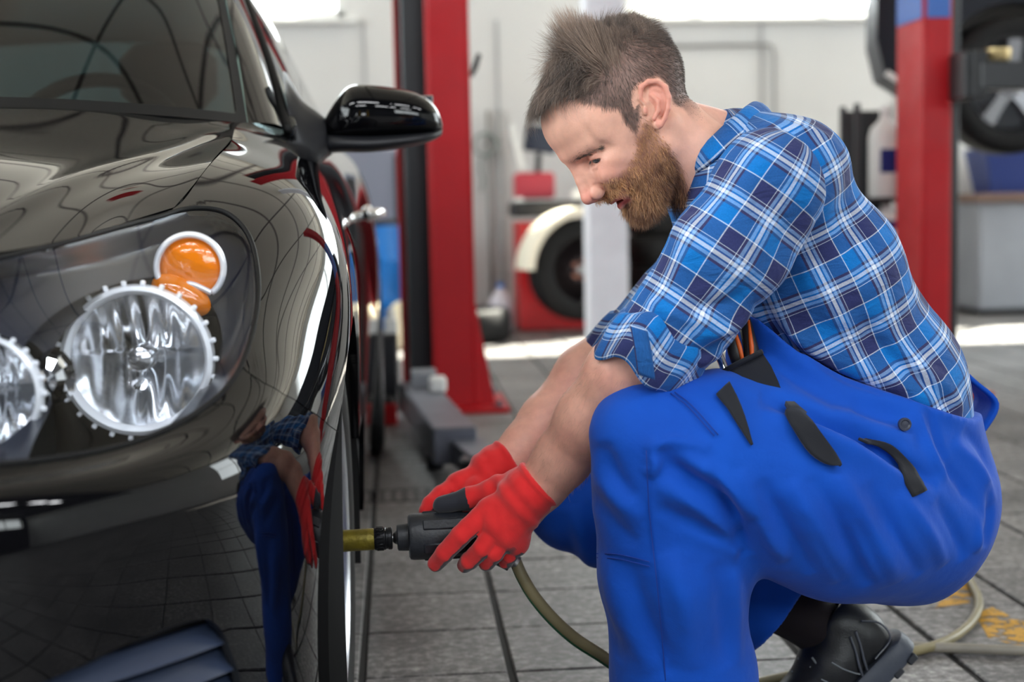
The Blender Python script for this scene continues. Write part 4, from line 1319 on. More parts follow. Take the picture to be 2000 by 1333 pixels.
hair_w *= smoothstep(-8.5, -6.0, HV[:, 1])
# keep ears and the red of the lips clear of hair
ear_c = (HL_(1280, 203, 8.2)); far_e = ear_c * np.array([1, 1, -1])
ear_d = np.minimum(np.linalg.norm((HV - ear_c) / np.array([2.6, 3.4, 2.2]), axis=1), np.linalg.norm((HV - far_e) / np.array([2.6, 3.4, 2.2]), axis=1))
lat = np.abs(HV[:, 2])
on_ear = (lat > 7.55) & (ear_d < 1.1)
hair_w[on_ear] = 0; beard_w[on_ear] = 0; top_w[on_ear] = 0
lip_d = np.abs(HV[:, 1] + 7.1 - .0) / .95
lip_w = np.clip(1.25 - np.maximum(lip_d, (lat - .15 * HV[:, 0] * 0) / 2.7), 0, 1) * (HV[:, 0] > 7.6)
beard_w *= 1 - np.clip(lip_w * 3, 0, 1)
beard_w *= 1 - smoothstep(.2, .6, -np.abs(HV[:, 1] + 4.2) + 1.0) * (HV[:, 0] > 10.0)      # not on the nose
beard_w[(HV[:, 1] > -4.9) & (HV[:, 0] > 10.3)] = 0

def skin_material():
    m = bpy.data.materials.new('skin'); m.use_nodes = True
    n = m.node_tree.nodes; l = m.node_tree.links; b = n['Principled BSDF']
    at_ = n.new('ShaderNodeAttribute'); at_.attribute_name = 'tint'
    tc = n.new('ShaderNodeTexCoord'); nz = n.new('ShaderNodeTexNoise'); nz.inputs['Scale'].default_value = 60; nz.inputs['Detail'].default_value = 6
    l.new(tc.outputs['Object'], nz.inputs['Vector'])
    mr = n.new('ShaderNodeMapRange'); mr.inputs['From Min'].default_value = .3; mr.inputs['From Max'].default_value = .7; mr.inputs['To Min'].default_value = .92; mr.inputs['To Max'].default_value = 1.08
    l.new(nz.outputs['Fac'], mr.inputs['Value'])
    sc = n.new('ShaderNodeVectorMath'); sc.operation = 'SCALE'
    l.new(at_.outputs['Color'], sc.inputs[0]); l.new(mr.outputs['Result'], sc.inputs['Scale'])
    l.new(sc.outputs['Vector'], b.inputs['Base Color'])
    b.inputs['Roughness'].default_value = .48; b.inputs['Specular IOR Level'].default_value = .42
    b.inputs['Subsurface Weight'].default_value = .15
    b.inputs['Subsurface Radius'].default_value = (1.0, .36, .2); b.inputs['Subsurface Scale'].default_value = .008
    n2 = n.new('ShaderNodeTexNoise'); n2.inputs['Scale'].default_value = 420; n2.inputs['Detail'].default_value = 4
    l.new(tc.outputs['Object'], n2.inputs['Vector'])
    bp = n.new('ShaderNodeBump'); bp.inputs['Strength'].default_value = .22; bp.inputs['Distance'].default_value = .0016
    l.new(n2.outputs['Fac'], bp.inputs['Height']); l.new(bp.outputs['Normal'], b.inputs['Normal'])
    return m
M_SKIN = skin_material()
SK = np.array(srgb(224, 170, 148)); SKR = np.array(srgb(214, 122, 108)); LIPC = np.array(srgb(184, 92, 88)); SCALP = np.array(srgb(84, 66, 62))
def gauss(c, r): return np.exp(-(((HV - np.array(c)) / np.array(r)) ** 2).sum(1))
red = np.zeros(len(HV))
red += .75 * gauss((12.2, -3.9, 0), (1.6, 1.6, 1.8))
for s in (1, -1):
    red += .45 * gauss((8.2, -2.6, 3.8 * s), (2.4, 2.0, 2.2)) + .35 * gauss((8.7, .2, 3.2 * s), (1.0, .8, 1.6))
red += .45 * on_ear * (lat > 8.0) * (ear_d < 1.2) + .25 * gauss((10.5, 1.5, 0), (2, 3, 3))
red = np.clip(red, 0, 1)[:, None]
colr = SK * (1 - red) + SKR * red
lw = np.clip(lip_w * 1.6, 0, 1)[:, None]; colr = colr * (1 - lw) + LIPC * lw
hw = (hair_w * .80 * smoothstep(-7.0, -2.0, HV[:, 1]))[:, None]; colr = colr * (1 - hw) + SCALP * hw
bw = (beard_w * .6)[:, None]; colr = colr * (1 - bw) + np.array(srgb(120, 72, 50)) * bw
HEAD_W = head_to_world(HV)
HEAD_COL = colr

# ---- hair and beard
def hair_mat(name, c0, c1, rough=.42):
    m = bpy.data.materials.new(name); m.use_nodes = True
    n = m.node_tree.nodes; l = m.node_tree.links; b = n['Principled BSDF']
    a = n.new('ShaderNodeAttribute'); a.attribute_name = 'hv'
    mx = n.new('ShaderNodeMix'); mx.data_type = 'RGBA'
    mx.inputs['A'].default_value = (*c0, 1); mx.inputs['B'].default_value = (*c1, 1)
    l.new(a.outputs['Fac'], mx.inputs['Factor']); l.new(mx.outputs['Result'], b.inputs['Base Color'])
    b.inputs['Roughness'].default_value = rough; b.inputs['Specular IOR Level'].default_value = .55
    b.inputs['Sheen Weight'].default_value = .15
    return m
def hair_obj(name, sets, m, parent):
    Vs, Fs, hv, o = [], [], [], 0
    for (V, F, k, tone) in sets:
        Vs.append(V); Fs.append(F + o); hv.append(np.repeat(tone, k)); o += len(V)
    me = mesh_np(name, np.concatenate(Vs), np.concatenate(Fs))
    set_attr(me, 'hv', np.concatenate(hv))
    return link(name, me, m, parent, kind='stuff')

def pick(n, w):
    T, b = scatter(HV, HF, n, w)
    P = (HV[T] * b[..., None]).sum(1); N = unit((HN[T] * b[..., None]).sum(1)); return P, N
Fv, Uv, Lv = np.array([1.0, 0, 0]), np.array([0, 1.0, 0]), np.array([0, 0, 1.0])
HAIR_SETS = []
# clipped sides and back, growing longer towards the top
whorl = np.array(HL_(1195, 95, 5.0)); whorl[2] = 0
P, N = pick(17000, np.clip(hair_w - top_w * .75, 0, 1))
far = P * np.array([1, 1, 0]) - whorl * np.array([1, 1, 0])
rad = unit(np.concatenate([far[:, :2], np.zeros((len(P), 1))], 1))
tw_ = soft_in(P[:, :2], TOP_POLY, 2.6)
fade = smoothstep(-6.0, 5.0, P[:, 1])
ln = (lerp(.25, .85, fade) + 2.0 * tw_) * RNG.uniform(.7, 1.2, len(P))
d = N * .38 + rad * .75 - Uv * .30 + Fv * .10
V_, F_, k_ = strands(P - N * .05, d, ln, .018, bend=d - Uv * .25 - N * .2, seg=4, jitter=.20)
HAIR_SETS.append((V_, F_, k_, np.clip(RNG.normal(.16, .12, len(P)) + .1 * tw_, 0, 1)))
# longer top, brushed forward and up, fringe falling over the forehead
P, N = pick(14500, np.clip(top_w, 0, 1) ** .6)
g = smoothstep(-7.0, 9.5, P[:, 0] + .15 * P[:, 1])                       # 0 at the crown, 1 at the fringe
clump = fbm(P, .8, 3, 5)
clump2 = fbm(P, 1.2, 2, 9)
ln = (1.3 + 4.4 * smoothstep(.12, .42, g)) * RNG.uniform(.75, 1.08, len(P)) * (1 + .22 * clump) * np.maximum(lerp(.40, 1.0, smoothstep(.25, .95, soft_in(P[:, :2], TOP_POLY, 2.0))), .98 * smoothstep(.70, .92, g))
up = np.stack([-.50 + 0 * g, .90 + 0 * g, 0 * g], 1)
fw = np.stack([.85 + 0 * g, .42 + 0 * g, 0 * g], 1)
h_ = smoothstep(.30, .80, g)[:, None]
d0 = up * (1 - h_) + fw * h_ + N * (.30 - .15 * h_) + .22 * clump2[:, None] * Lv + .30 * clump[:, None] * Fv
gg = smoothstep(.35, .78, g)
d1 = up * (1 - h_) + np.stack([.80 - .55 * gg, .15 - 1.50 * gg, 0 * gg], 1) * h_ + .25 * clump2[:, None] * Lv + .40 * clump[:, None] * Uv + N * .05
V_, F_, k_ = strands(P - N * .05, d0, ln, .023, bend=d1, seg=6, jitter=.10, curl=.12)
tone = np.clip(.34 + .30 * clump + .2 * clump2 + RNG.normal(0, .16, len(P)) + .30 * smoothstep(.70, .40, g) * smoothstep(.15, .40, g), 0, 1)
HAIR_SETS.append((V_, F_, k_, tone))
BEARD_SETS = []
bden = np.clip(beard_w ** 1.2 * (1.0 + .7 * fbm(HV, 1.4, 2, 21) * (HV[:, 1] > -6)), 0, 1)
P, N = pick(12500, bden)
dn = smoothstep(-3.0, -11.0, P[:, 1])
mus = smoothstep(-4.2, -5.2, P[:, 1]) * (P[:, 1] > -7.0) * (P[:, 0] > 7.6)
ln = lerp(.6, 2.3, dn) * RNG.uniform(.6, 1.15, len(P)); ln = np.where(mus > .5, 1.1 * RNG.uniform(.7, 1.1, len(P)), ln)
cl = fbm(P, .8, 2, 3)
d0 = N * .75 - Uv * .75 + Fv * .25 + np.sign(P[:, 2])[:, None] * Lv * .10
d1 = N * .10 - Uv * 1.0 + Fv * (.30 + .5 * (P[:, 0] > 6.5))[:, None] + .3 * cl[:, None] * Fv
mm_ = (mus > .5)[:, None]
d0 = np.where(mm_, N * .6 - Uv * .5 + np.sign(P[:, 2])[:, None] * Lv * .35, d0)
d1 = np.where(mm_, -Uv * .8 + N * .1 + np.sign(P[:, 2])[:, None] * Lv * .6 - Fv * .15, d1)
V_, F_, k_ = strands(P - N * .05, d0, ln, .024, bend=d1, seg=4, jitter=.27, curl=.35)
tone = np.clip(.50 + .35 * cl + RNG.normal(0, .22, len(P)) + .25 * mus + .15 * smoothstep(-9, -3, P[:, 1]) - .30 * smoothstep(6.5, 3.0, P[:, 0]) * smoothstep(-3, -7, P[:, 1]), 0, 1)
BEARD_SETS.append((V_, F_, k_, tone))
# brows and lashes
for s in (1, -1):
    A_ = [HL_(1112, 319, 1.3), HL_(1125, 306, 2.0), HL_(1140, 296, 3.0), HL_(1158, 289, 4.1), HL_(1176, 284, 5.0)]
    pts = np.array([np.array(p) for p in catmull([Vector(a) for a in A_], 40)]); pts[:, 2] *= s
    idx = RNG.integers(0, len(pts), 640); base = pts[idx] + RNG.normal(0, .24, (640, 3)) * np.array([.5, 1, .5])
    j = np.array([((HV - q) ** 2).sum(1).argmin() for q in base]); P, N = HV[j], HN[j]
    tg = unit(pts[np.minimum(idx + 3, len(pts) - 1)] - pts[np.maximum(idx - 3, 0)])
    V_, F_, k_ = strands(P - N * .02, tg * .9 + N * .45 + Uv * .2, RNG.uniform(.4, .75, 640), .017, bend=tg + N * .1, seg=3, jitter=.15)
    HAIR_SETS.append((V_, F_, k_, np.clip(RNG.normal(.3, .12, 640), 0, 1)))
    # upper lashes
    A_ = [(9.3, -.25, 2.1), (9.2, -.08, 3.0), (8.75, -.22, 3.9), (8.2, -.5, 4.5)]
    pts = np.array([np.array(p) for p in catmull([Vector(a) for a in A_], 20)]); pts[:, 2] *= s
    base = pts[RNG.integers(0, len(pts), 90)]; j = np.array([((HV - q) ** 2).sum(1).argmin() for q in base]); P, N = HV[j], HN[j]
    V_, F_, k_ = strands(P, N * .8 - Uv * .6, RNG.uniform(.35, .6, 90), .014, bend=N * .9 - Uv * .1, seg=3, jitter=.15)
    HAIR_SETS.append((V_, F_, k_, np.full(90, .05)))
# ================================================================== the mechanic: body and clothes
A3 = lambda px, py, Y: np.array(at(px, py, Y))
LAT = unit(np.array([.06, -1.0, 0]))                       # his left
def xz(px, py, Y): q = at(px, py, Y); return (q.x, q.z)

SPINE = [A3(1772, 940, 2.07), A3(1716, 742, 2.06), A3(1592, 520, 2.05), A3(1506, 385, 2.045), A3(1432, 300, 2.025)]
SP_R = [.108, .108, .102, .086, .064]; SP_F = [1.50, 1.42, 1.60, 1.80, 1.25]
SH_L, SH_R = A3(1520, 350, 1.885), A3(1500, 372, 2.23)
EL_L, EL_R = A3(1292, 640, 1.885), A3(1255, 640, 2.26)
WR_L, WR_R = A3(1062, 946, 2.0), A3(996, 906, 2.16)

def torso(S, grow=0.0, top=True, k=.04):
    n = len(SPINE) if top else 3
    for i in range(n - 1):
        S.cap(SPINE[i], SPINE[i + 1], SP_R[i] + grow, SP_R[i + 1] + grow, k, flat=(LAT, (SP_F[i] + SP_F[i + 1]) / 2))
    return S

# ---- skin: arms joined through a torso that the clothes hide, and the head
S = Sculpt((-.02, 1.74, .28), (1.02, 2.42, 1.12), .0042)
torso(S, -.02)
S.cap(SPINE[4], head_to_world(np.array([-3.0, -6.0, 0])), .056, .052, .02)
for sh, el, wr, s in ((SH_L, EL_L, WR_L, 1), (SH_R, EL_R, WR_R, -1)):
    S.cap(SPINE[3], sh, .06, .055, .04)
    S.cap(sh, el, .050, .043, .03)
    if s > 0: ch = [el, A3(1218, 728, 1.91), A3(1152, 820, 1.95), A3(1098, 898, 1.985), wr]; rr = [.046, .0490, .0455, .0385, .0335]
    else: ch = [el, A3(1144, 735, 2.235), A3(1068, 826, 2.20), A3(1026, 872, 2.175), wr]; rr = [.044, .047, .042, .035, .031]
    S.chain(ch, rr, .02)
    S.cap(ch[0] + np.array([.012, 0, -.012]), ch[2] + np.array([.008, 0, -.006]), .030, .028, .03)
    hand = wr + unit(wr - ch[3]) * .05
    S.cap(wr, hand, .031, .030, .02)
BV, BF = S.mesh(3)
bn = vnormals(BV, BF)
arm_col = np.tile(np.array(srgb(220, 166, 146)), (len(BV), 1))
mott = np.clip(.35 + .5 * fbm(BV, 22, 3, 4), 0, 1)[:, None] * .45
arm_col = arm_col * (1 - mott) + np.array(srgb(212, 134, 120)) * mott

person = empty('person', tuple(at_floor(1450, 1560)), 'bearded man in plaid shirt and blue overalls crouching with a wrench at the car wheel', 'person')
PINV = Matrix.Translation(person.location).inverted()
def ppar(o, parent=None):
    o.parent = parent or person
    o.matrix_parent_inverse = PINV if parent is None else Matrix.Identity(4)
    return o
me = mesh_np('body', np.concatenate([HEAD_W, BV]), np.concatenate([HF, BF + len(HEAD_W)]))
set_attr(me, 'tint', np.concatenate([np.concatenate([HEAD_COL, arm_col]), np.ones((len(HEAD_COL) + len(BV), 1))], 1), 'FLOAT_COLOR')
body = ppar(link('body', me, M_SKIN))
def cw(sets): return [(head_to_world(V), F, k, t) for V, F, k, t in sets]
ppar(hair_obj('hair', cw(HAIR_SETS), hair_mat('hair_brown', srgb(44, 31, 26), srgb(176, 150, 132)), None))
ppar(hair_obj('beard', cw(BEARD_SETS), hair_mat('beard_ginger', srgb(100, 50, 28), srgb(236, 178, 124)), None))

def eye_material():
    m = bpy.data.materials.new('eye'); m.use_nodes = True
    n = m.node_tree.nodes; l = m.node_tree.links; b = n['Principled BSDF']
    tc = n.new('ShaderNodeTexCoord'); sp = n.new('ShaderNodeSeparateXYZ'); l.new(tc.outputs['Object'], sp.inputs['Vector'])
    cr = n.new('ShaderNodeValToRGB'); cr.color_ramp.interpolation = 'EASE'
    e = cr.color_ramp.elements; e[0].position = .84; e[0].color = (*srgb(206, 190, 184), 1); e[1].position = .87; e[1].color = (*srgb(60, 72, 80), 1)
    q = e.new(.955); q.color = (*srgb(88, 104, 110), 1); q = e.new(.97); q.color = (.004, .004, .004, 1)
    mr = n.new('ShaderNodeMapRange'); mr.inputs['From Min'].default_value = -.0122; mr.inputs['From Max'].default_value = .0122
    l.new(sp.outputs['Z'], mr.inputs['Value']); l.new(mr.outputs['Result'], cr.inputs['Fac']); l.new(cr.outputs['Color'], b.inputs['Base Color'])
    b.inputs['Roughness'].default_value = .08
    return m
M_EYE = eye_material()
for s in (1, -1):
    e_ = MB().lathe([(.0122 * math.sin(math.pi * k / 24), -.0122 * math.cos(math.pi * k / 24)) for k in range(25)], 32)
    o = ppar(build('eye', e_, M_EYE, None, True))
    z = Vector(HA @ np.array([.82, -.56, .10 * s])); o.rotation_euler = z.to_track_quat('Z', 'Y').to_euler(); o.location = head_to_world(np.array([7.75, -.30, 3.1 * s]))

# fine hairs on the forearms
ww = np.zeros(len(BV))
for el, wr in ((EL_L, WR_L), (EL_R, WR_R)):
    ax_ = unit(wr - el); t_ = (BV - el) @ ax_ / np.linalg.norm(wr - el); dd = np.linalg.norm(BV - el - ((BV - el) @ ax_)[:, None] * ax_, axis=1)
    ww = np.maximum(ww, (dd < .075) * smoothstep(.12, .3, t_) * (1 - smoothstep(.92, 1.0, t_)))
T_, b_ = scatter(BV, BF, 4600, ww)
P = (BV[T_] * b_[..., None]).sum(1); N = unit((bn[T_] * b_[..., None]).sum(1))
dir_ = unit(WR_L - EL_L)
V_, F_, k_ = strands(P, N * .45 + dir_ * .7 + np.array([0, 0, -.3]), RNG.uniform(.006, .015, len(P)), .00010, bend=dir_ * .9 + np.array([.2, 0, -.5]), seg=3, jitter=.35)
ppar(hair_obj('arm_hair', [(V_, F_, k_, np.clip(RNG.normal(.5, .2, len(P)), 0, 1))], hair_mat('arm_hair', srgb(150, 106, 82), srgb(226, 190, 160)), None))

# ---- cloth materials
def plaid_material():
    m = bpy.data.materials.new('blue_plaid'); m.use_nodes = True
    n = m.node_tree.nodes; l = m.node_tree.links; b = n['Principled BSDF']
    a = n.new('ShaderNodeAttribute'); a.attribute_name = 'plaid'
    sp = n.new('ShaderNodeSeparateXYZ'); l.new(a.outputs['Vector'], sp.inputs['Vector'])
    stops = [(0, (54, 50, 84)), (.045, (134, 172, 220)), (.105, (10, 84, 156)), (.135, (222, 229, 240)), (.205, (10, 84, 156)), (.235, (134, 172, 220)), (.295, (54, 50, 84)),
             (.345, (4, 108, 184)), (.655, (218, 228, 240)), (.673, (44, 50, 96)), (.985, (218, 228, 240))]
    def warp(sock, off):
        ad = n.new('ShaderNodeMath'); ad.operation = 'ADD'; ad.inputs[1].default_value = off; l.new(sock, ad.inputs[0])
        fr = n.new('ShaderNodeMath'); fr.operation = 'FRACT'; l.new(ad.outputs['Value'], fr.inputs[0])
        cr = n.new('ShaderNodeValToRGB'); cr.color_ramp.interpolation = 'CONSTANT'
        e = cr.color_ramp.elements
        e[0].position = stops[0][0]; e[0].color = (*srgb(*stops[0][1]), 1)
        e[1].position = stops[1][0]; e[1].color = (*srgb(*stops[1][1]), 1)
        for p, c in stops[2:]:
            q = e.new(p); q.color = (*srgb(*c), 1)
        l.new(fr.outputs['Value'], cr.inputs['Fac']); return cr.outputs['Color']
    cu, cv = warp(sp.outputs['X'], 50.0), warp(sp.outputs['Y'], 50.27)
    mx = n.new('ShaderNodeMix'); mx.data_type = 'RGBA'; mx.inputs['Factor'].default_value = .5
    l.new(cu, mx.inputs['A']); l.new(cv, mx.inputs['B'])
    # twill: fine diagonal threads
    wv = n.new('ShaderNodeTexWave'); wv.inputs['Scale'].default_value = 26.0; wv.bands_direction = 'DIAGONAL'; l.new(a.outputs['Vector'], wv.inputs['Vector'])
    nz = n.new('ShaderNodeTexNoise'); nz.inputs['Scale'].default_value = 40; nz.inputs['Detail'].default_value = 5; l.new(a.outputs['Vector'], nz.inputs['Vector'])
    mr = n.new('ShaderNodeMapRange'); mr.inputs['From Min'].default_value = .3; mr.inputs['From Max'].default_value = .7; mr.inputs['To Min'].default_value = .86; mr.inputs['To Max'].default_value = 1.12
    l.new(nz.outputs['Fac'], mr.inputs['Value'])
    sc = n.new('ShaderNodeVectorMath'); sc.operation = 'SCALE'; l.new(mx.outputs['Result'], sc.inputs[0]); l.new(mr.outputs['Result'], sc.inputs['Scale'])
    l.new(sc.outputs['Vector'], b.inputs['Base Color'])
    b.inputs['Roughness'].default_value = .85; b.inputs['Specular IOR Level'].default_value = .2; b.inputs['Sheen Weight'].default_value = .08
    bp = n.new('ShaderNodeBump'); bp.inputs['Strength'].default_value = .25; bp.inputs['Distance'].default_value = .001
    l.new(wv.outputs['Fac'], bp.inputs['Height'])
    tc = n.new('ShaderNodeTexCoord'); mp = n.new('ShaderNodeMapping'); mp.inputs['Rotation'].default_value = (0, R(35), 0); mp.inputs['Scale'].default_value = (1.0, 1.0, 2.2)
    l.new(tc.outputs['Object'], mp.inputs['Vector'])
    n3 = n.new('ShaderNodeTexNoise'); n3.inputs['Scale'].default_value = 20; n3.inputs['Detail'].default_value = 3; n3.inputs['Distortion'].default_value = .8; l.new(mp.outputs['Vector'], n3.inputs['Vector'])
    b2 = n.new('ShaderNodeBump'); b2.inputs['Strength'].default_value = .55; b2.inputs['Distance'].default_value = .010
    l.new(n3.outputs['Fac'], b2.inputs['Height']); l.new(bp.outputs['Normal'], b2.inputs['Normal']); l.new(b2.outputs['Normal'], b.inputs['Normal'])
    return m
M_PLAID = plaid_material()
def cloth_material(name, c0, c1):
    m = bpy.data.materials.new(name); m.use_nodes = True
    n = m.node_tree.nodes; l = m.node_tree.links; b = n['Principled BSDF']
    tc = n.new('ShaderNodeTexCoord')
    nz = n.new('ShaderNodeTexNoise'); nz.inputs['Scale'].default_value = 9; nz.inputs['Detail'].default_value = 7; l.new(tc.outputs['Object'], nz.inputs['Vector'])
    mx = n.new('ShaderNodeMix'); mx.data_type = 'RGBA'; mx.inputs['A'].default_value = (*c0, 1); mx.inputs['B'].default_value = (*c1, 1)
    l.new(nz.outputs['Fac'], mx.inputs['Factor']); l.new(mx.outputs['Result'], b.inputs['Base Color'])
    b.inputs['Roughness'].default_value = .78; b.inputs['Specular IOR Level'].default_value = .22; b.inputs['Sheen Weight'].default_value = .08
    wv = n.new('ShaderNodeTexWave'); wv.inputs['Scale'].default_value = 330; wv.bands_direction = 'DIAGONAL'; l.new(tc.outputs['Object'], wv.inputs['Vector'])
    bp = n.new('ShaderNodeBump'); bp.inputs['Strength'].default_value = .08; bp.inputs['Distance'].default_value = .001
    l.new(wv.outputs['Fac'], bp.inputs['Height'])
    n3 = n.new('ShaderNodeTexNoise'); n3.inputs['Scale'].default_value = 34; n3.inputs['Detail'].default_value = 4; l.new(tc.outputs['Object'], n3.inputs['Vector'])
    b2 = n.new('ShaderNodeBump'); b2.inputs['Strength'].default_value = .25; b2.inputs['Distance'].default_value = .006
    l.new(n3.outputs['Fac'], b2.inputs['Height']); l.new(bp.outputs['Normal'], b2.inputs['Normal']); l.new(b2.outputs['Normal'], b.inputs['Normal'])
    return m
M_BLUE = cloth_material('royal_blue_twill', srgb(0, 60, 156), srgb(0, 80, 188))
M_BLACKC = cloth_material('black_canvas', srgb(22, 23, 28), srgb(34, 36, 42))

def folds(V, F, strokes, side=-1):
    """push cloth in or out along creases given as side-view polylines: (points, surface Y, height, width)"""
    N = vnormals(V, F); P2 = V[:, [0, 2]]; out = V.copy()
    face = smoothstep(-.15, .35, N[:, 1] * side)
    for pts, Y, amp, w in strokes:
        pl = [xz(x, y, Y) for x, y in pts]
        if len(pl) > 2: pl = [(p.x, p.y) for p in catmull([Vector((a, b, 0)) for a, b in pl], 5)]
        d, t = line_dist(P2, pl)
        e = np.sin(np.pi * np.clip(t, .0, 1.0)) ** .6
        out += N * (amp * np.exp(-(d / w) ** 2) * e * face)[:, None]
    return out
# ---- shirt: torso panel, two sleeves, rolled cuffs, collar
PLAID = .074
def spine_uv(V):
    axis = unit(SPINE[3] - SPINE[0]); fb = unit(np.cross(axis, LAT)); o = SPINE[0]
    w = V - o
    return np.stack([np.arctan2(w @ LAT * .62, w @ fb) * .125 / PLAID, (w @ axis) / PLAID], 1)
def arm_uv(V, a, b, r=.076, off=0.0):
    ax = unit(b - a); n1 = unit(np.cross(ax, np.array([0, 1.0, 0]))); n2 = np.cross(ax, n1); w = V - a
    return np.stack([np.arctan2(w @ n1, w @ n2) * r / PLAID + off, (w @ ax) / PLAID + .35], 1)
S = Sculpt((.16, 1.74, .26), (1.10, 2.44, 1.14), .0046)
torso(S, 0.0)
S.cap(SPINE[3], A3(1530, 345, 1.90), .080, .069, .05); S.cap(SPINE[3], SH_R, .080, .064, .05)
S.ell(A3(1548, 308, 1.96), (.065, .09, .048), k=.05)
S.ell(A3(1600, 560, 1.955), (.10, .05, .12), k=.05)
V, F = S.mesh(2)
V = folds(V, F, [
    ([(1490, 610), (1600, 690), (1740, 770)], 1.90, .0133, .012), ([(1500, 640), (1640, 740), (1790, 800)], 1.90, -.0114, .010), ([(1560, 640), (1700, 720), (1830, 790)], 1.90, .0114, .012),
    ([(1480, 590), (1520, 640), (1560, 700)], 1.90, -.0133, .010), ([(1700, 640), (1800, 730), (1880, 800)], 1.92, .0095, .012), ([(1640, 600), (1760, 720), (1850, 790)], 1.92, -.0095, .012),
    ([(1610, 380), (1650, 470), (1690, 560)], 1.92, -.0076, .016), ([(1560, 500), (1600, 580), (1680, 660)], 1.90, .0076, .016), ([(1500, 250), (1560, 262), (1610, 290)], 1.93, .0057, .006)])
V += vnormals(V, F) * (fbm(V, 14, 3, 2) * .0018)[:, None]
me = mesh_np('shirt', V, F); set_attr(me, 'plaid', np.concatenate([spine_uv(V), np.zeros((len(V), 1))], 1), 'FLOAT_VECTOR')
shirt = ppar(link('shirt', me, M_PLAID))

CUFF_L = A3(1272, 690, 1.892); CUFF_R = A3(1228, 690, 2.24)
SLV_L = A3(1494, 366, 1.885)
for (sh, cf, name, off, near) in ((SLV_L, CUFF_L, 'sleeve', .0, True), (SH_R, CUFF_R, 'sleeve', .4, False)):
    S = Sculpt(np.minimum(sh, cf) - .14, np.maximum(sh, cf) + .14, .0042)
    dr = unit(cf - sh)
    m1 = sh + (cf - sh) * .40 + np.array([.004, -.012 if near else .012, 0]); m2 = sh + (cf - sh) * .75 + np.array([.015, 0, .004])
    S.chain([sh + np.array([.004, .0, -.004]), m1, m2, cf + dr * .02], [.073, .0695, .0645, .066], .03)
    S.cap(sh - dr * .006, SPINE[3] * .30 + sh * .70, .068, .064, .03)
    S.plane_cut(cf + dr * .012, dr, .004)
    V, F = S.mesh(2)
    if near:
        V = folds(V, F, [([(1590, 430), (1540, 520), (1480, 600)], 1.84, .0096, .012), ([(1570, 400), (1520, 480), (1450, 570)], 1.83, -.0064, .014), ([(1480, 600), (1420, 640), (1350, 655)], 1.84, .0096, .010),
                         ([(1470, 560), (1400, 600), (1330, 610)], 1.82, -.0080, .012), ([(1440, 650), (1380, 690), (1310, 690)], 1.84, -.0096, .009), ([(1350, 420), (1340, 500), (1310, 560)], 1.84, .0064, .016),
                         ([(1500, 300), (1440, 380), (1400, 470)], 1.83, .0048, .018), ([(1420, 690), (1360, 700), (1290, 680)], 1.84, .0096, .009), ([(1270, 590), (1330, 620), (1400, 625)], 1.83, .0080, .010)])
    V += vnormals(V, F) * (fbm(V, 16, 3, 8) * .0022)[:, None]
    me = mesh_np(name, V, F); set_attr(me, 'plaid', np.concatenate([arm_uv(V, sh, cf, off=off), np.zeros((len(V), 1))], 1), 'FLOAT_VECTOR')
    so = ppar(link(name, me, M_PLAID), shirt)
    # rolled cuff: a wrinkled double band
    ax = dr; n1 = unit(np.cross(ax, np.array([0, 1.0, 0]))); n2 = np.cross(ax, n1)
    rings = []; seg = 72; uv = []
    # skewed roll: its front edge rides further down the forearm
    prof = [(-0.054, 0.0675), (-0.048, 0.0738), (-0.032, 0.0765), (-0.014, 0.0765), (0.002, 0.0752), (0.014, 0.0738), (0.02, 0.0702), (0.017, 0.0648), (0.006, 0.0612), (-0.01, 0.0603), (-0.03, 0.0603)]
    for ti, (h, r_) in enumerate(prof):
        ring = []
        for k in range(seg):
            a = 2 * math.pi * k / seg
            rr = r_ * (1 + .035 * math.sin(3 * a + ti * .35) + .022 * math.sin(7 * a - ti * .5 + 1.0) + .012 * math.sin(13 * a + 2))
            hh = h + .010 * math.sin(2 * a + .8) + .006 * math.sin(5 * a) + (.010 * math.sin(a - .6) if near else 0)
            p = cf + dr * .012 + ax * hh + (n1 * math.cos(a) * .93 + n2 * math.sin(a)) * rr
            ring.append(Vector(p)); uv.append((a * .086 / PLAID + off + .2, -h / PLAID + .62, 0))
        rings.append(ring)
    mb = MB().rings(rings)
    me = bpy.data.meshes.new('rolled_cuff'); me.from_pydata(mb.v, [], mb.f); fix_normals(me)
    me.polygons.foreach_set('use_smooth', np.ones(len(me.polygons), bool)); set_attr(me, 'plaid', uv, 'FLOAT_VECTOR')
    ppar(link('rolled_cuff', me, M_PLAID), shirt)
    # button tab that holds the roll
    if near:
        rows = []; uv = []
        for t in np.linspace(0, 1, 14):
            c = A3(lerp(1246, 1262, t), lerp(640, 736, t), 1.806); rows.append([Vector(c + np.array([w * .011, -.0035 * math.cos(w * 1.2) - .006 * math.sin(t * 3.14), -.004 * w])) for w in (-1, -.5, 0, .5, 1)])
            uv += [(.45 + w * .011 / PLAID * .8, .4 + t * .2, 0) for w in (-1, -.5, 0, .5, 1)]
        mb = MB().rings(rows, closed=False); me = bpy.data.meshes.new('sleeve_tab'); me.from_pydata(mb.v, [], mb.f); fix_normals(me)
        me.polygons.foreach_set('use_smooth', np.ones(len(me.polygons), bool)); set_attr(me, 'plaid', uv, 'FLOAT_VECTOR')
        to = ppar(link('sleeve_tab', me, M_PLAID), shirt); to.modifiers.new('thick', 'SOLIDIFY').thickness = .002
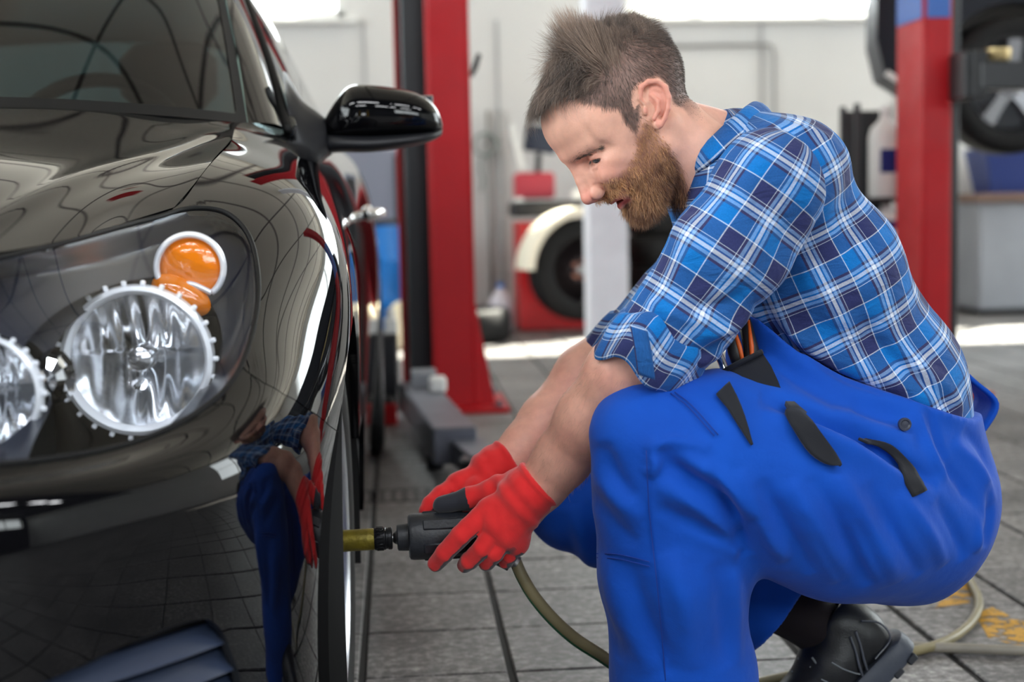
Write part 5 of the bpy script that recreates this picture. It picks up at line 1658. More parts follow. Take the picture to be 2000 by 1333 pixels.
# collar leaf round the neck
TOPE = [A3(1322, 352, 2.045), A3(1334, 322, 1.975), A3(1372, 284, 1.935), A3(1418, 240, 1.935), A3(1458, 208, 1.97), A3(1478, 198, 2.03), A3(1470, 214, 2.09), A3(1425, 262, 2.13), A3(1370, 320, 2.12), A3(1330, 362, 2.07)]
BOTE = [A3(1338, 412, 2.02), A3(1352, 352, 1.945), A3(1394, 314, 1.905), A3(1446, 266, 1.905), A3(1492, 236, 1.955), A3(1512, 230, 2.03), A3(1500, 252, 2.11), A3(1450, 300, 2.15), A3(1390, 360, 2.14), A3(1345, 415, 2.05)]
ta, ba = catmull([Vector(p) for p in TOPE], 8), catmull([Vector(p) for p in BOTE], 8)
nc = Vector((sum((p for p in ta), Vector()) / len(ta)))
rows, uv = [], []
for i, (p, q) in enumerate(zip(ta, ba)):
    o_ = ((p + q) / 2 - nc); o_.z = 0; o_.normalize()
    inner = p.lerp(q, .85) - o_ * .012
    row = [inner, p.lerp(inner, .5) - o_ * .004, p - o_ * .003, p + o_ * .001, p.lerp(q, .12) + o_ * .006, p.lerp(q, .4) + o_ * .007, p.lerp(q, .7) + o_ * .005, q]
    rows.append(row); uv += [(.2 + i * .075, j * .06, 0) for j in range(8)]
mb = MB().rings(rows, closed=False); me = bpy.data.meshes.new('collar'); me.from_pydata(mb.v, [], mb.f); fix_normals(me)
me.polygons.foreach_set('use_smooth', np.ones(len(me.polygons), bool)); set_attr(me, 'plaid', uv, 'FLOAT_VECTOR')
co = ppar(link('collar', me, M_PLAID), shirt); co.modifiers.new('thick', 'SOLIDIFY').thickness = .0018
# front of the shirt at the neck, under the beard
FA_ = [A3(1338, 318, 1.985), A3(1322, 345, 2.0), A3(1319, 372, 2.0), A3(1326, 405, 1.985), A3(1338, 440, 1.97), A3(1346, 490, 1.95)]
FB_ = [A3(1420, 280, 1.905), A3(1416, 318, 1.895), A3(1412, 360, 1.885), A3(1408, 400, 1.88), A3(1402, 445, 1.88), A3(1392, 500, 1.88)]
FC_ = [p + np.array([.02, .16, 0]) for p in FA_]
fa, fb_, fc = [catmull([Vector(p) for p in q], 6) for q in (FA_, FB_, FC_)]
rows, uv = [], []
for i in range(len(fa)):
    row = [fb_[i].lerp(fa[i], t) + Vector((-.010, -.012, 0)) * math.sin(math.pi * t) for t in np.linspace(0, 1, 9)] + [fa[i].lerp(fc[i], t) + Vector((-.012 * math.sin(math.pi * t), 0, 0)) for t in np.linspace(.1, 1, 8)]
    rows.append(row); uv += [(j * .085 + .5, i * .09 + .3, 0) for j in range(len(row))]
mb = MB().rings(rows, closed=False); me = bpy.data.meshes.new('placket'); me.from_pydata(mb.v, [], mb.f); fix_normals(me)
me.polygons.foreach_set('use_smooth', np.ones(len(me.polygons), bool)); set_attr(me, 'plaid', uv, 'FLOAT_VECTOR')
pl_ = ppar(link('placket', me, M_PLAID), shirt); pl_.modifiers.new('thick', 'SOLIDIFY').thickness = .002

# ---- overalls
HIP_L, KN_L = A3(1736, 1008, 1.985), A3(1258, 858, 1.87)
HIP_R, KN_R = A3(1735, 1005, 2.16), A3(1122, 985, 2.27)
S = Sculpt((.14, 1.68, -.02), (1.10, 2.46, .86), .0048)
torso(S, .0085, top=False, k=.04)
S.ell(A3(1600, 600, 1.955), (.105, .06, .13), k=.05)
S.ell(A3(1500, 700, 2.03), (.055, .13, .09), k=.05)
bib = [xz(x, y, 1.93) for x, y in ((1395, 640), (1420, 615), (1440, 596), (1480, 625), (1545, 682), (1640, 742), (1740, 770), (1830, 800), (1905, 822), (1945, 818), (2050, 1000), (1950, 1250), (1300, 1250), (1300, 800), (1370, 720))]
gx = np.arange(S.n[0]) * S.res + S.lo[0]; gz = np.arange(S.n[2]) * S.res + S.lo[2]
GX, GZ = np.meshgrid(gx, gz, indexing='ij')
sdb = np.concatenate([poly_sd(bib)(a, b) for a, b in zip(np.array_split(GX.ravel(), 40), np.array_split(GZ.ravel(), 40))]).reshape(GX.shape)
S.D = np.maximum(S.D, -sdb[:, None, :].astype(np.float32))
S.ell(A3(1755, 1008, 2.07), (.092, .178, .110), rot=None, k=.05)
S.ell(A3(1735, 960, 2.07), (.105, .160, .095), k=.05)
S.chain([HIP_L, A3(1640, 980, 1.93), A3(1510, 930, 1.90), A3(1370, 880, 1.88), KN_L], [.120, .122, .112, .090, .062], .075)
S.chain([HIP_R, A3(1500, 985, 2.22), KN_R], [.120, .108, .068], .05)
S.ell(A3(1243, 842, 1.87), (.050, .056, .048), k=.04)
S.chain([KN_L, A3(1284, 955, 1.885), A3(1316, 1100, 1.90), A3(1335, 1333, 1.925), A3(1345, 1520, 1.94)], [.060, .084, .0985, .0965, .095], .035)
S.chain([KN_R, A3(1400, 1110, 2.235), A3(1520, 1205, 2.20)], [.072, .084, .080], .035)
axr = unit(A3(1540, 1225, 2.20) - A3(1400, 1110, 2.235))
# flat hem on the folded leg
e0 = A3(1545, 1222, 2.20)
S.cap(e0 + axr * .12, e0 + axr * .26, .165, .165, .012, 's')
S.ell(A3(1455, 1110, 2.05), (.035, .10, .02), k=.02, op='s')
V, F = S.mesh(2)
TH = 1.80
V = folds(V, F, [
    # lap crease between bib and thigh
    ([(1470, 770), (1545, 795), (1640, 835), (1740, 890), (1820, 935)], 1.86, -.026, .010), ([(1480, 792), (1560, 822), (1660, 870), (1760, 930)], 1.84, .014, .016),
    # long soft creases round the thigh
    ([(1530, 930), (1590, 1040), (1650, 1150)], TH, .011, .012), ([(1575, 920), (1645, 1040), (1705, 1155)], TH, -.010, .011), ([(1625, 920), (1700, 1040), (1765, 1150)], TH, .011, .012),
    ([(1690, 940), (1755, 1050), (1815, 1140)], TH, -.009, .011), ([(1475, 930), (1535, 1040), (1590, 1130)], TH, -.011, .011), ([(1430, 910), (1490, 1030), (1540, 1100)], TH, .011, .011),
    ([(1740, 950), (1805, 1040), (1855, 1110)], 1.84, .009, .011), ([(1800, 960), (1850, 1030), (1880, 1090)], 1.88, -.008, .010), ([(1860, 950), (1890, 1010), (1885, 1070)], 1.92, .009, .009),
    ([(1895, 930), (1905, 990), (1892, 1050)], 1.95, -.008, .008), ([(1640, 1000), (1690, 1090), (1740, 1160)], TH, .006, .007), ([(1560, 990), (1610, 1080), (1660, 1150)], TH, -.006, .007),
    # knee and behind it
    ([(1262, 884), (1285, 864), (1330, 860), (1380, 872)], TH, .012, .009), ([(1264, 884), (1278, 905), (1264, 930)], TH, .012, .008), ([(1290, 892), (1370, 950), (1440, 1020)], TH, -.014, .010),
    ([(1310, 872), (1395, 930), (1458, 1010)], TH, .014, .011), ([(1275, 940), (1360, 985), (1440, 1050)], TH, .012, .012), ([(1280, 985), (1360, 1030), (1440, 1080)], TH, -.008, .011),
    ([(1375, 910), (1420, 990), (1464, 1095)], TH, -.016, .009), ([(1180, 870), (1200, 930), (1240, 980)], TH, -.010, .012), ([(1168, 900), (1205, 970), (1255, 1020)], TH, .010, .013),
    ([(1165, 980), (1200, 1030), (1250, 1070)], TH, -.007, .012), ([(1330, 1020), (1400, 1060), (1455, 1090)], TH, .009, .012),
    ([(1295, 1080), (1335, 1180), (1355, 1320)], TH, .010, .018), ([(1195, 1110), (1230, 1220), (1290, 1330)], TH, .010, .018), ([(1230, 1100), (1265, 1220), (1320, 1333)], TH, -.010, .015),
    ([(1400, 1100), (1420, 1200), (1430, 1320)], TH, -.008, .016), ([(1440, 1120), (1452, 1220), (1458, 1320)], TH, .006, .010), ([(1170, 1130), (1195, 1230), (1230, 1333)], TH, -.006, .012),
    # hip and waist
    ([(1560, 700), (1640, 760), (1760, 790)], 1.89, .010, .010), ([(1580, 740), (1690, 800), (1770, 825)], 1.88, -.009, .011), ([(1620, 790), (1700, 830), (1780, 855)], 1.86, .008, .010),
    ([(1500, 690), (1560, 740), (1640, 790)], 1.89, -.008, .011), ([(1780, 790), (1795, 870), (1830, 930)], 1.89, .008, .006), ([(1800, 790), (1815, 860), (1850, 930)], 1.90, -.006, .006),
    ([(1830, 850), (1885, 905), (1920, 975)], 1.94, .010, .011), ([(1815, 890), (1865, 960), (1900, 1040)], 1.93, -.010, .010), ([(1850, 830), (1900, 870), (1930, 930)], 1.95, -.007, .009)])
V += vnormals(V, F) * (fbm(V, 9, 4, 6) * .0022)[:, None]
me = mesh_np('overalls', V, F)
overalls = ppar(link('overalls', me, M_BLUE))

def ribbon(name, pts, wdir, w, m, parent, th=.003, seg=6, uvw=None):
    """cloth strip along 3-D points; w = half width (or list)"""
    c = catmull([Vector(p) for p in pts], seg); n = len(c); ws = [w] * n if not hasattr(w, '__len__') else list(np.interp(np.linspace(0, 1, n), np.linspace(0, 1, len(w)), w))
    wd = Vector(wdir).normalized()
    mb = MB().rings([[p - wd * ws[i], p - wd * ws[i] * .5, p, p + wd * ws[i] * .5, p + wd * ws[i]] for i, p in enumerate(c)], closed=False)
    o = ppar(build(name, mb, m, None, True), parent); md = o.modifiers.new('thick', 'SOLIDIFY'); md.thickness = th; md.offset = 0
    return o
# shoulder straps over the back
_ax = unit(SPINE[3] - SPINE[0]); _fb = unit(np.cross(_ax, LAT))
def on_back(t, lat_, off):
    i = min(int(t), len(SPINE) - 2); f_ = t - i
    p_ = SPINE[i] * (1 - f_) + SPINE[i + 1] * f_; r_ = SP_R[i] * (1 - f_) + SP_R[i + 1] * f_; k_ = SP_F[i] * (1 - f_) + SP_F[i + 1] * f_
    return p_ + _fb * ((r_ + off) * math.sqrt(max(.05, 1 - (lat_ / (r_ * k_)) ** 2))) - LAT * lat_
ribbon('strap', [on_back(1.0, .05, .008), on_back(1.4, .055, .008), on_back(1.8, .06, .009), on_back(2.2, .065, .010), on_back(2.6, .07, .012), on_back(2.9, .075, .014), on_back(3.2, .08, .018), A3(1500, 290, 2.13), A3(1440, 360, 2.13)], (0, 1, 0), .020, M_BLUE, overalls, .004)
ribbon('waist_tab', [on_back(1.08, .05, .008), on_back(.8, .05, .028), on_back(.5, .045, .052), on_back(.22, .04, .072), on_back(.06, .04, .036), on_back(0, .04, -.005)], (0, 1, 0), [.020, .024, .032, .040, .045, .045], M_BLUE, overalls, .006)

def on_surface(V, pts, Y, lift):
    """raise side-view points onto the near surface of a mesh"""
    out = []
    near = V[V[:, 1] < Y + .12]
    for x, y in pts:
        q = np.array(xz(x, y, Y)); d = ((near[:, [0, 2]] - q) ** 2).sum(1); k = np.where(d < .008 ** 2)[0]
        if len(k) == 0: k = np.argsort(d)[:4]
        yy = near[k, 1].min()
        q = np.array(at(x, y, yy)); out.append(Vector((q[0], yy - lift, q[2])))
    return out
def patch_on(name, poly, Y, m, parent, lift=.003, th=.003, inner=5, V=V):
    """flat cloth piece following the cloth beneath it: outline polygon, filled with rings towards its centre"""
    P = np.array(poly, float); c = P.mean(0); P = np.array([(p.x, p.y) for p in catmull([Vector((*p, 0)) for p in list(P) + [P[0]]], 4)])[:-1]
    rows = [on_surface(V, c + (P - c) * s_, Y, lift) for s_ in np.linspace(1, .12, inner)]
    mb = MB().rings(rows, True, False, True)
    o = ppar(build(name, mb, m, None, True), parent); md = o.modifiers.new('thick', 'SOLIDIFY'); md.thickness = th; md.offset = 0
    return o
OV = V
def strip_on(name, left, right, Y, m, lift, th):
    n = 18; l_ = catmull([Vector((*p, 0)) for p in left], 8); r_ = catmull([Vector((*p, 0)) for p in right], 8)
    pick_ = lambda q, t: q[min(len(q) - 1, int(round(t * (len(q) - 1))))]
    rows = [on_surface(OV, [tuple(pick_(l_, t).lerp(pick_(r_, t), w))[:2] for w in np.linspace(0, 1, 6)], Y, lift) for t in np.linspace(0, 1, n)]
    Yv = np.array([[p.y for p in r] for r in rows])
    for _ in range(3): Yv[1:-1] = (Yv[:-2] + Yv[1:-1] * 2 + Yv[2:]) / 4; Yv[:, 1:-1] = (Yv[:, :-2] + Yv[:, 1:-1] * 2 + Yv[:, 2:]) / 4
    rows = [[Vector((p.x, Yv[i, j], p.z)) for j, p in enumerate(r)] for i, r in enumerate(rows)]
    o = ppar(build(name, MB().rings(rows, closed=False), m, None, True), overalls); md = o.modifiers.new('thick', 'SOLIDIFY'); md.thickness = th; md.offset = 0
    return o
strip_on('pocket_flap', [(1530, 786), (1541, 826), (1576, 880), (1612, 905), (1636, 908)], [(1546, 786), (1584, 824), (1620, 872), (1634, 896), (1639, 908)], 1.81, M_BLACKC, .008, .006)
strip_on('pocket_opening', [(1398, 770), (1420, 797), (1444, 835), (1466, 870)], [(1424, 746), (1437, 772), (1454, 814), (1469, 868)], 1.81, M_BLACKC, .003, .003)
strip_on('pocket_lining', [(1676, 858), (1722, 877), (1754, 908), (1765, 940), (1781, 970)], [(1690, 856), (1738, 868), (1772, 900), (1796, 935), (1808, 957)], 1.86, M_BLACKC, .004, .003)
pk_ = [(1409, 729), (1440, 712), (1488, 688), (1506, 715), (1520, 745), (1534, 784), (1500, 778), (1462, 768), (1432, 757)]
dk = lambda x: 1.885 - .035 * (x - 1409) / 125 - .02 * math.sin(math.pi * (x - 1409) / 125)
mb = MB().rings([[at(x, y, dk(x)) for x, y in pk_], [at(x, y, dk(x) + .022) for x, y in pk_]], True, True, True)
ppar(build('tool_pocket', mb, M_BLACKC, None, 35), overalls)
mb = MB().tube(catmull([at(1408, 728, dk(1409) - .001), at(1440, 711, dk(1440) - .001), at(1489, 687, dk(1489) - .001)], 6), .0035, 8)
ppar(build('pocket_hem', mb, M_BLACKC, None, True), overalls)
# button
bq = on_surface(OV, [(1764, 828)], 1.89, .004)[0]
b_ = MB().lathe([(.0, .0035), (.005, .003), (.0065, .0045), (.0085, .0045), (.0092, .002), (.0085, -.002)], 24, Matrix.Translation(bq) @ Matrix.Rotation(R(90), 4, 'X'))
ppar(build('button', b_, mat('button_grey', srgb(52, 56, 70), .35), None, 40), overalls)

# seams: thin raised stitched lines
def seam(pts, Y, r=.0011):
    c = catmull([Vector((x, y, 0)) for x, y in pts], 8)
    return on_surface(OV, [(p.x, p.y) for p in c], Y, .0002)
for pts, Y in (([(1262, 880), (1268, 1000), (1285, 1160), (1300, 1330)], 1.80), ([(1165, 1082), (1210, 1084), (1268, 1098)], 1.80), ([(1166, 1090), (1210, 1093), (1268, 1107)], 1.80),
               ([(1310, 768), (1345, 796), (1395, 852)], 1.80), ([(1318, 766), (1353, 794), (1403, 850)], 1.80)):
    ppar(build('stitched_seam', MB().tube(seam(pts, Y), .0008, 5), mat('seam_blue', srgb(0, 48, 138), .8), None, True), overalls)

# pliers and a steel rod standing in the tool pocket: things of their own
T0, T1 = A3(1440, 712, 1.905), A3(1420, 640, 1.925)
plr = empty('pliers', tuple(T0), 'pliers with black and orange grips stuck in the overalls pocket', 'pliers')
def tpar(o, e): o.parent = e; o.matrix_parent_inverse = Matrix.Translation(e.location).inverted(); return o
for dx, nm in ((0, 'grip'), (.024, 'grip')):
    v0, v1 = Vector(T0) + Vector((dx * .4 + .004, -.004, -.01)), Vector(T1) + Vector((dx, 0, .01))
    g = MB().tube([v0, v0.lerp(v1, .4) + Vector((dx * .3, 0, 0)), v1], [.008, .011, .009], 12)
    tpar(build(nm, g, mat('grip_black', srgb(30, 29, 31), .5), None, True), plr)
    s_ = MB().tube([v0 + Vector((.004, -.009, 0)), v0.lerp(v1, .5) + Vector((.005, -.011, 0)), v1 + Vector((.004, -.008, 0))], [.002, .0035, .002], 8)
    tpar(build('grip_stripe', s_, mat('grip_orange', srgb(214, 92, 24), .5), None, True), plr)
rod = MB().tube([A3(1416, 722, 1.885), A3(1395, 672, 1.90)], .0058, 14)
build('steel_rod', rod, M_CHROME, smooth=30, label='bright steel rod beside the pliers in the overalls pocket', cat='tool')

# ---- sock and shoe of the folded leg, shoe of the standing leg
M_SOCK = cloth_material('black_sock', srgb(24, 18, 22), srgb(36, 28, 32))
S = Sculpt((.50, 2.02, .02), (.86, 2.36, .36), .0035)
S.chain([A3(1480, 1170, 2.215), A3(1570, 1200, 2.20), A3(1640, 1262, 2.19)], [.046, .044, .046], .02)
V, F = S.mesh(2); ppar(link('sock', mesh_np('sock', V, F), M_SOCK))
def shoe(M, name='work_shoe'):
    """shoe in its own frame: toe towards -x, sole at z = 0, opening on top at the heel end; M places it"""
    S = Sculpt((-.21, -.06, .0), (.12, .06, .15), .003)
    S.chain([(-.150, 0, .052), (-.09, 0, .062), (-.02, 0, .075), (.05, 0, .070)], [.034, .039, .040, .037], .03, flat=((0, 1, 0), 1.05))
    S.chain([(.01, 0, .09), (.04, 0, .118)], [.040, .042], .03)
    S.ell((.068, 0, .075), (.030, .034, .050), k=.03)
    S.plane_cut((0, 0, .026), (0, 0, -1))
    S.ell((.03, 0, .15), (.042, .028, .035), k=.01, op='s')
    V, F = S.mesh(2)
    def place(V): return np.array([M @ Vector(p) for p in V])
    up = mesh_np('upper', place(V), F)
    parts = [(up, mat('shoe_leather', srgb(26, 28, 32), .38, spec=.5, bump=(500, .15)), 'upper')]
    # sole: thick moulded rubber with lugs
    out = [(-.195, .0), (-.185, .028), (-.15, .043), (-.10, .047), (-.04, .042), (.03, .040), (.08, .038), (.105, .024), (.112, 0)]
    ol = out + [(x, -y) for x, y in out[-2:0:-1]]
    ol = [(p.x, p.y) for p in catmull([Vector((*p, 0)) for p in ol + [ol[0]]], 4)][:-1]
    sole = MB().rings([[Vector((x * s_, y * s_, z + (.018 * max(0, (-x - .12) / .07) ** 2))) for x, y in ol] for s_, z in ((.93, .0), (1.0, .006), (1.0, .022), (.97, .034), (.90, .038))], True, True, True)
    lug = MB()
    for k in range(9):
        x = -.16 + k * .031
        for s_ in (-1, 1): lug.box((x, s_ * .027, .0 + (.018 * max(0, (-x - .12) / .07) ** 2)), (.018, .026, .012), .002)
    for mb_, nm, mt in ((sole, 'sole', mat('shoe_sole', srgb(66, 72, 84), .5, bump=(90, .2))), (lug, 'sole_lugs', mat('shoe_lug', srgb(40, 43, 50), .6))):
        mb_.v = [tuple(M @ Vector(p)) for p in mb_.v]
        parts.append((mb_, mt, nm))
    lace = MB()
    for k in range(5):
        x = -.085 + k * .022; z = .098 + k * .008
        lace.tube([M @ Vector((x + .004 * s_, .026 * s_, z - .018)) if s_ else M @ Vector((x, 0, z + .006)) for s_ in (-1, 0, 1)], .0022, 6)
    for k in range(3):
        lace.tube([M @ Vector((-.05 + .012 * k, -.026 - .004 * k, .10 + .01 * k)), M @ Vector((-.035, -.042, .08 - .01 * k)), M @ Vector((-.015 + .01 * k, -.044, .06 + .006 * k))], .0018, 6)
    SV = place(V)
    def surf(pts_, lift=.0006):
        out_ = []
        for x, z in pts_:
            k_ = np.where((np.abs(V[:, 0] - x) < .006) & (np.abs(V[:, 2] - z) < .006))[0]
            yy = V[k_, 1].min() if len(k_) else -.04
            out_.append(M @ Vector((x, yy - lift, z)))
        return out_
    rid = MB()
    for off in (0, .012): rid.tube(catmull(surf([(.012 + off, .040), (.018 + off, .060), (.030 + off, .082), (.040 + off, .104)]), 5), .0022, 8)
    rid.tube(catmull(surf([(.045, .046), (.085, .050), (.090, .080), (.070, .108)]), 5), .0016, 8)
    parts.append((rid, mat('shoe_piping', srgb(84, 88, 98), .25), 'piping'))
    lace.tube(catmull(surf([(-.010, .098), (-.004, .078), (.004, .060), (.010, .048)]), 5), .0013, 6)
    lace.tube(catmull(surf([(-.040, .090), (-.034, .072), (-.030, .056)]), 5), .0013, 6)
    lace.tube(catmull(surf([(-.068, .084), (-.062, .066), (-.058, .052)]), 5), .0013, 6)
    parts.append((lace, mat('lace_grey', srgb(122, 128, 132), .5), 'laces'))
    e = None
    for g_, mt, nm in parts:
        o = link(nm, g_, mt) if not isinstance(g_, MB) else build(nm, g_, mt, None, 40)
        if e is None: e = o; e.name = name; ppar(e)
        else: ppar(o, e)
    return e
# folded leg: heel raised to the right, standing on its toes
heel, ball = Vector(at(1778, 1262, 2.19)), Vector(at(1590, 1452, 2.175))
xax = (heel - ball).normalized(); yv = Vector((0, 1, 0)); zax = xax.cross(yv).normalized(); yv = zax.cross(xax)
RM = Matrix((xax, yv, zax)).transposed().to_4x4()
if zax.x > 0 or zax.z < 0: pass
SHM = Matrix.Translation(heel - xax * .105) @ RM
shoe(SHM)
ank = Vector(at(1345, 1520, 1.94))
shoe(Matrix.Translation((ank.x - .03, 1.94, 0.012)) @ Matrix.Rotation(R(4), 4, 'Z'))
# ---- red knitted gloves with dark rubber palms
def glove_material():
    m = bpy.data.materials.new('red_knit_glove'); m.use_nodes = True
    n = m.node_tree.nodes; l = m.node_tree.links; b = n['Principled BSDF']
    a = n.new('ShaderNodeAttribute'); a.attribute_name = 'coat'
    r_ = n.new('ShaderNodeAttribute'); r_.attribute_name = 'rib'
    tc = n.new('ShaderNodeTexCoord'); nz = n.new('ShaderNodeTexNoise'); nz.inputs['Scale'].default_value = 55; nz.inputs['Detail'].default_value = 6; l.new(tc.outputs['Object'], nz.inputs['Vector'])
    mr = n.new('ShaderNodeMapRange'); mr.inputs['From Min'].default_value = .44; mr.inputs['From Max'].default_value = .56
    l.new(a.outputs['Fac'], mr.inputs['Value'])
    rd = n.new('ShaderNodeMix'); rd.data_type = 'RGBA'; rd.inputs['A'].default_value = (*srgb(208, 20, 26), 1); rd.inputs['B'].default_value = (*srgb(238, 44, 44), 1); l.new(nz.outputs['Fac'], rd.inputs['Factor'])
    mx = n.new('ShaderNodeMix'); mx.data_type = 'RGBA'; mx.inputs['B'].default_value = (*srgb(34, 37, 46), 1)
    l.new(rd.outputs['Result'], mx.inputs['A']); l.new(mr.outputs['Result'], mx.inputs['Factor']); l.new(mx.outputs['Result'], b.inputs['Base Color'])
    b.inputs['Roughness'].default_value = .72; b.inputs['Specular IOR Level'].default_value = .3; b.inputs['Sheen Weight'].default_value = .3
    wv = n.new('ShaderNodeMath'); wv.operation = 'SINE'
    ml = n.new('ShaderNodeMath'); ml.operation = 'MULTIPLY'; ml.inputs[1].default_value = 2 * math.pi / .0015
    l.new(r_.outputs['Fac'], ml.inputs[0]); l.new(ml.outputs['Value'], wv.inputs[0])
    inv = n.new('ShaderNodeMath'); inv.operation = 'SUBTRACT'; inv.inputs[0].default_value = 1; l.new(mr.outputs['Result'], inv.inputs[1])
    bp = n.new('ShaderNodeBump'); bp.inputs['Distance'].default_value = .0009
    st = n.new('ShaderNodeMath'); st.operation = 'MULTIPLY'; st.inputs[1].default_value = .32; l.new(inv.outputs['Value'], st.inputs[0]); l.new(st.outputs['Value'], bp.inputs['Strength'])
    l.new(wv.outputs['Value'], bp.inputs['Height']); l.new(bp.outputs['Normal'], b.inputs['Normal'])
    return m
M_GLOVE = glove_material()
def glove(name, wrist, cuff, palm, fingers, thumb, coat_dir, rib_dir, extra=None):
    allp = [wrist, cuff] + palm + [p for f_ in fingers for p, _ in f_] + [p for p, _ in thumb]
    lo, hi = np.min(allp, 0) - .06, np.max(allp, 0) + .06
    S = Sculpt(lo, hi, .0021)
    S.cap(cuff, wrist, .0385, .0350, .012)
    for i, p in enumerate(palm):
        S.cap(wrist, p, .030, .0185, .014)
    for p, q in zip(palm[:-1], palm[1:]): S.cap(p, q, .0180, .0180, .012)
    S.cap(wrist, sum(palm) / len(palm), .033, .020, .014)
    for f_ in fingers:
        for (p, r0), (q, r1) in zip(f_[:-1], f_[1:]): S.cap(p, q, r0, r1, .0022)
    for (p, r0), (q, r1) in zip(thumb[:-1], thumb[1:]): S.cap(p, q, r0, r1, .010)
    ax = unit(cuff - wrist)
    S.plane_cut(cuff, ax, .003)
    V, F = S.mesh(2)
    # cuff roll and wrinkles across the wrist
    t = (V - cuff) @ ax
    N = vnormals(V, F)
    V = V + N * (.0022 * np.exp(-((t + .004) / .004) ** 2) + .0016 * np.sin((t) / .0042) * np.exp(-((t + .045) / .018) ** 2) + .0008 * fbm(V, 60, 2, 3))[:, None]
    N = vnormals(V, F)
    coat = .5 + .9 * (N @ unit(np.array(coat_dir)) - .18)
    fp = np.array([p for f_ in fingers for p, _ in f_]); dist = np.min(np.linalg.norm(V[:, None] - fp[None], axis=2), 1) if len(V) < 60000 else np.full(len(V), .02)
    coat = np.where(t > -.088, np.minimum(coat, .3), coat)
    if extra is not None: coat = extra(V, N, coat)
    me = mesh_np(name, V, F); set_attr(me, 'coat', coat); set_attr(me, 'rib', V @ unit(np.array(rib_dir)))
    return ppar(link(name, me, M_GLOVE))
G = A3
thumbL = [(G(1018, 938, 2.02), .019), (G(966, 958, 2.043), .0175), (G(917, 974, 2.058), .0150), (G(862, 987, 2.062), .0128)]
def thumb_coat(V, N, c):
    q = G(914, 974, 2.058); d = unit(thumbL[3][0] - thumbL[2][0]); s_ = (V - q) @ d
    near = np.linalg.norm(V - q - np.clip(s_, 0, .05)[:, None] * d, axis=1) < .021
    return np.where(near & (s_ > 0), 1.0, c)
glove('glove', G(1028, 968, 2.0), G(1056, 943, 1.998), [G(958, 998, 2.006), G(970, 1024, 1.996), G(988, 1044, 1.998), G(1006, 1060, 2.012)],
      [[(G(950, 1002, 2.004), .0170), (G(900, 1047, 1.998), .0148), (G(869, 1081, 2.008), .0138), (G(851, 1101, 2.022), .0116)],
       [(G(972, 1026, 1.996), .0165), (G(941, 1073, 1.992), .0138), (G(917, 1096, 2.006), .0132), (G(908, 1104, 2.030), .0116)],
       [(G(990, 1046, 1.998), .0155), (G(966, 1082, 1.996), .0132), (G(951, 1098, 2.012), .0125), (G(950, 1102, 2.038), .0112)],
       [(G(1008, 1062, 2.012), .0140), (G(995, 1086, 2.012), .0115), (G(988, 1097, 2.026), .0108), (G(990, 1098, 2.048), .0100)]],
      thumbL, (.42, .52, -.74), (.62, 0, .78), thumb_coat)
glove('glove', G(966, 922, 2.155), G(997, 903, 2.160), [G(896, 950, 2.135), G(915, 965, 2.150), G(930, 985, 2.150), G(945, 1005, 2.140)],
      [[(G(896, 950, 2.135), .0170), (G(862, 968, 2.118), .0150), (G(842, 986, 2.105), .0140), (G(834, 998, 2.098), .0125)],
       [(G(915, 965, 2.150), .0170), (G(885, 1000, 2.145), .0150), (G(880, 1035, 2.125), .0140), (G(890, 1060, 2.105), .0125)],
       [(G(930, 985, 2.150), .0170), (G(905, 1020, 2.145), .0150), (G(900, 1055, 2.125), .0140), (G(912, 1078, 2.105), .0125)],
       [(G(945, 1005, 2.140), .0160), (G(930, 1040, 2.140), .0140), (G(930, 1070, 2.120), .0130), (G(940, 1085, 2.105), .0115)]],
      [(G(970, 925, 2.14), .018), (G(930, 960, 2.115), .017), (G(905, 985, 2.105), .0145)], (.3, -.25, -.92), (.62, 0, .78))

# ---- pneumatic impact wrench, brass extension and socket
M_TOOL = mat('wrench_black', srgb(30, 33, 39), .45, spec=.5, noise=(60, .25), bump=(220, .12))
M_SOCK_ST = mat('socket_black', srgb(24, 25, 29), .28, .6, rough_noise=(40, .2, .5))
M_BRASS = mat('worn_brass', srgb(112, 100, 26), .42, .55, noise=(40, .35, 6), bump=(140, .3))
TA, TB = Vector(at(675, 1057, 2.06)), Vector(at(965, 1039, 2.06))
tx = (TB - TA).normalized(); ty = Vector((0, 1, 0)); ty = (ty - tx * ty.dot(tx)).normalized(); tz = tx.cross(ty)
if tz.z < 0: ty, tz = -ty, -tz
TM = Matrix((ty, tz, tx)).transposed().to_4x4(); TM.translation = TA     # local z runs along the tool
pxm = (TB - TA).length / 290.0
L_ = lambda p: (p - 675) * pxm
wrench = empty('impact_wrench', tuple(TA), 'black air impact wrench held in both gloves on a wheel nut', 'power tool')
def wp(name, mb, m, sm=40): return tpar(build(name, mb, m, None, sm), wrench)
wp('housing', MB().lathe([(0, L_(797)), (.0290, L_(797)), (.0330, L_(800)), (.0342, L_(806)), (.0345, L_(840)), (.0338, L_(880)), (.0325, L_(930)), (.0300, L_(962)), (.0250, L_(972)), (0, L_(974))], 48, TM), M_TOOL)
wp('nose', MB().lathe([(0, L_(775)), (.0170, L_(775)), (.0192, L_(777)), (.0196, L_(783)), (.0205, L_(800))], 40, TM), M_TOOL)
ribm = MB()
for a in range(0, 360, 60):
    q = TM @ Matrix.Rotation(R(a + 20), 4, 'Z') @ Matrix.Translation((.0338, 0, L_(866))); ribm.box(q.translation, (.004, .016, .060), .0015, rot=q.to_3x3())
wp('housing_rib', ribm, M_TOOL)
wp('anvil', MB().lathe([(.0062, L_(760)), (.0062, L_(767)), (.0085, L_(770)), (.0105, L_(776))], 24, TM), M_STEEL)
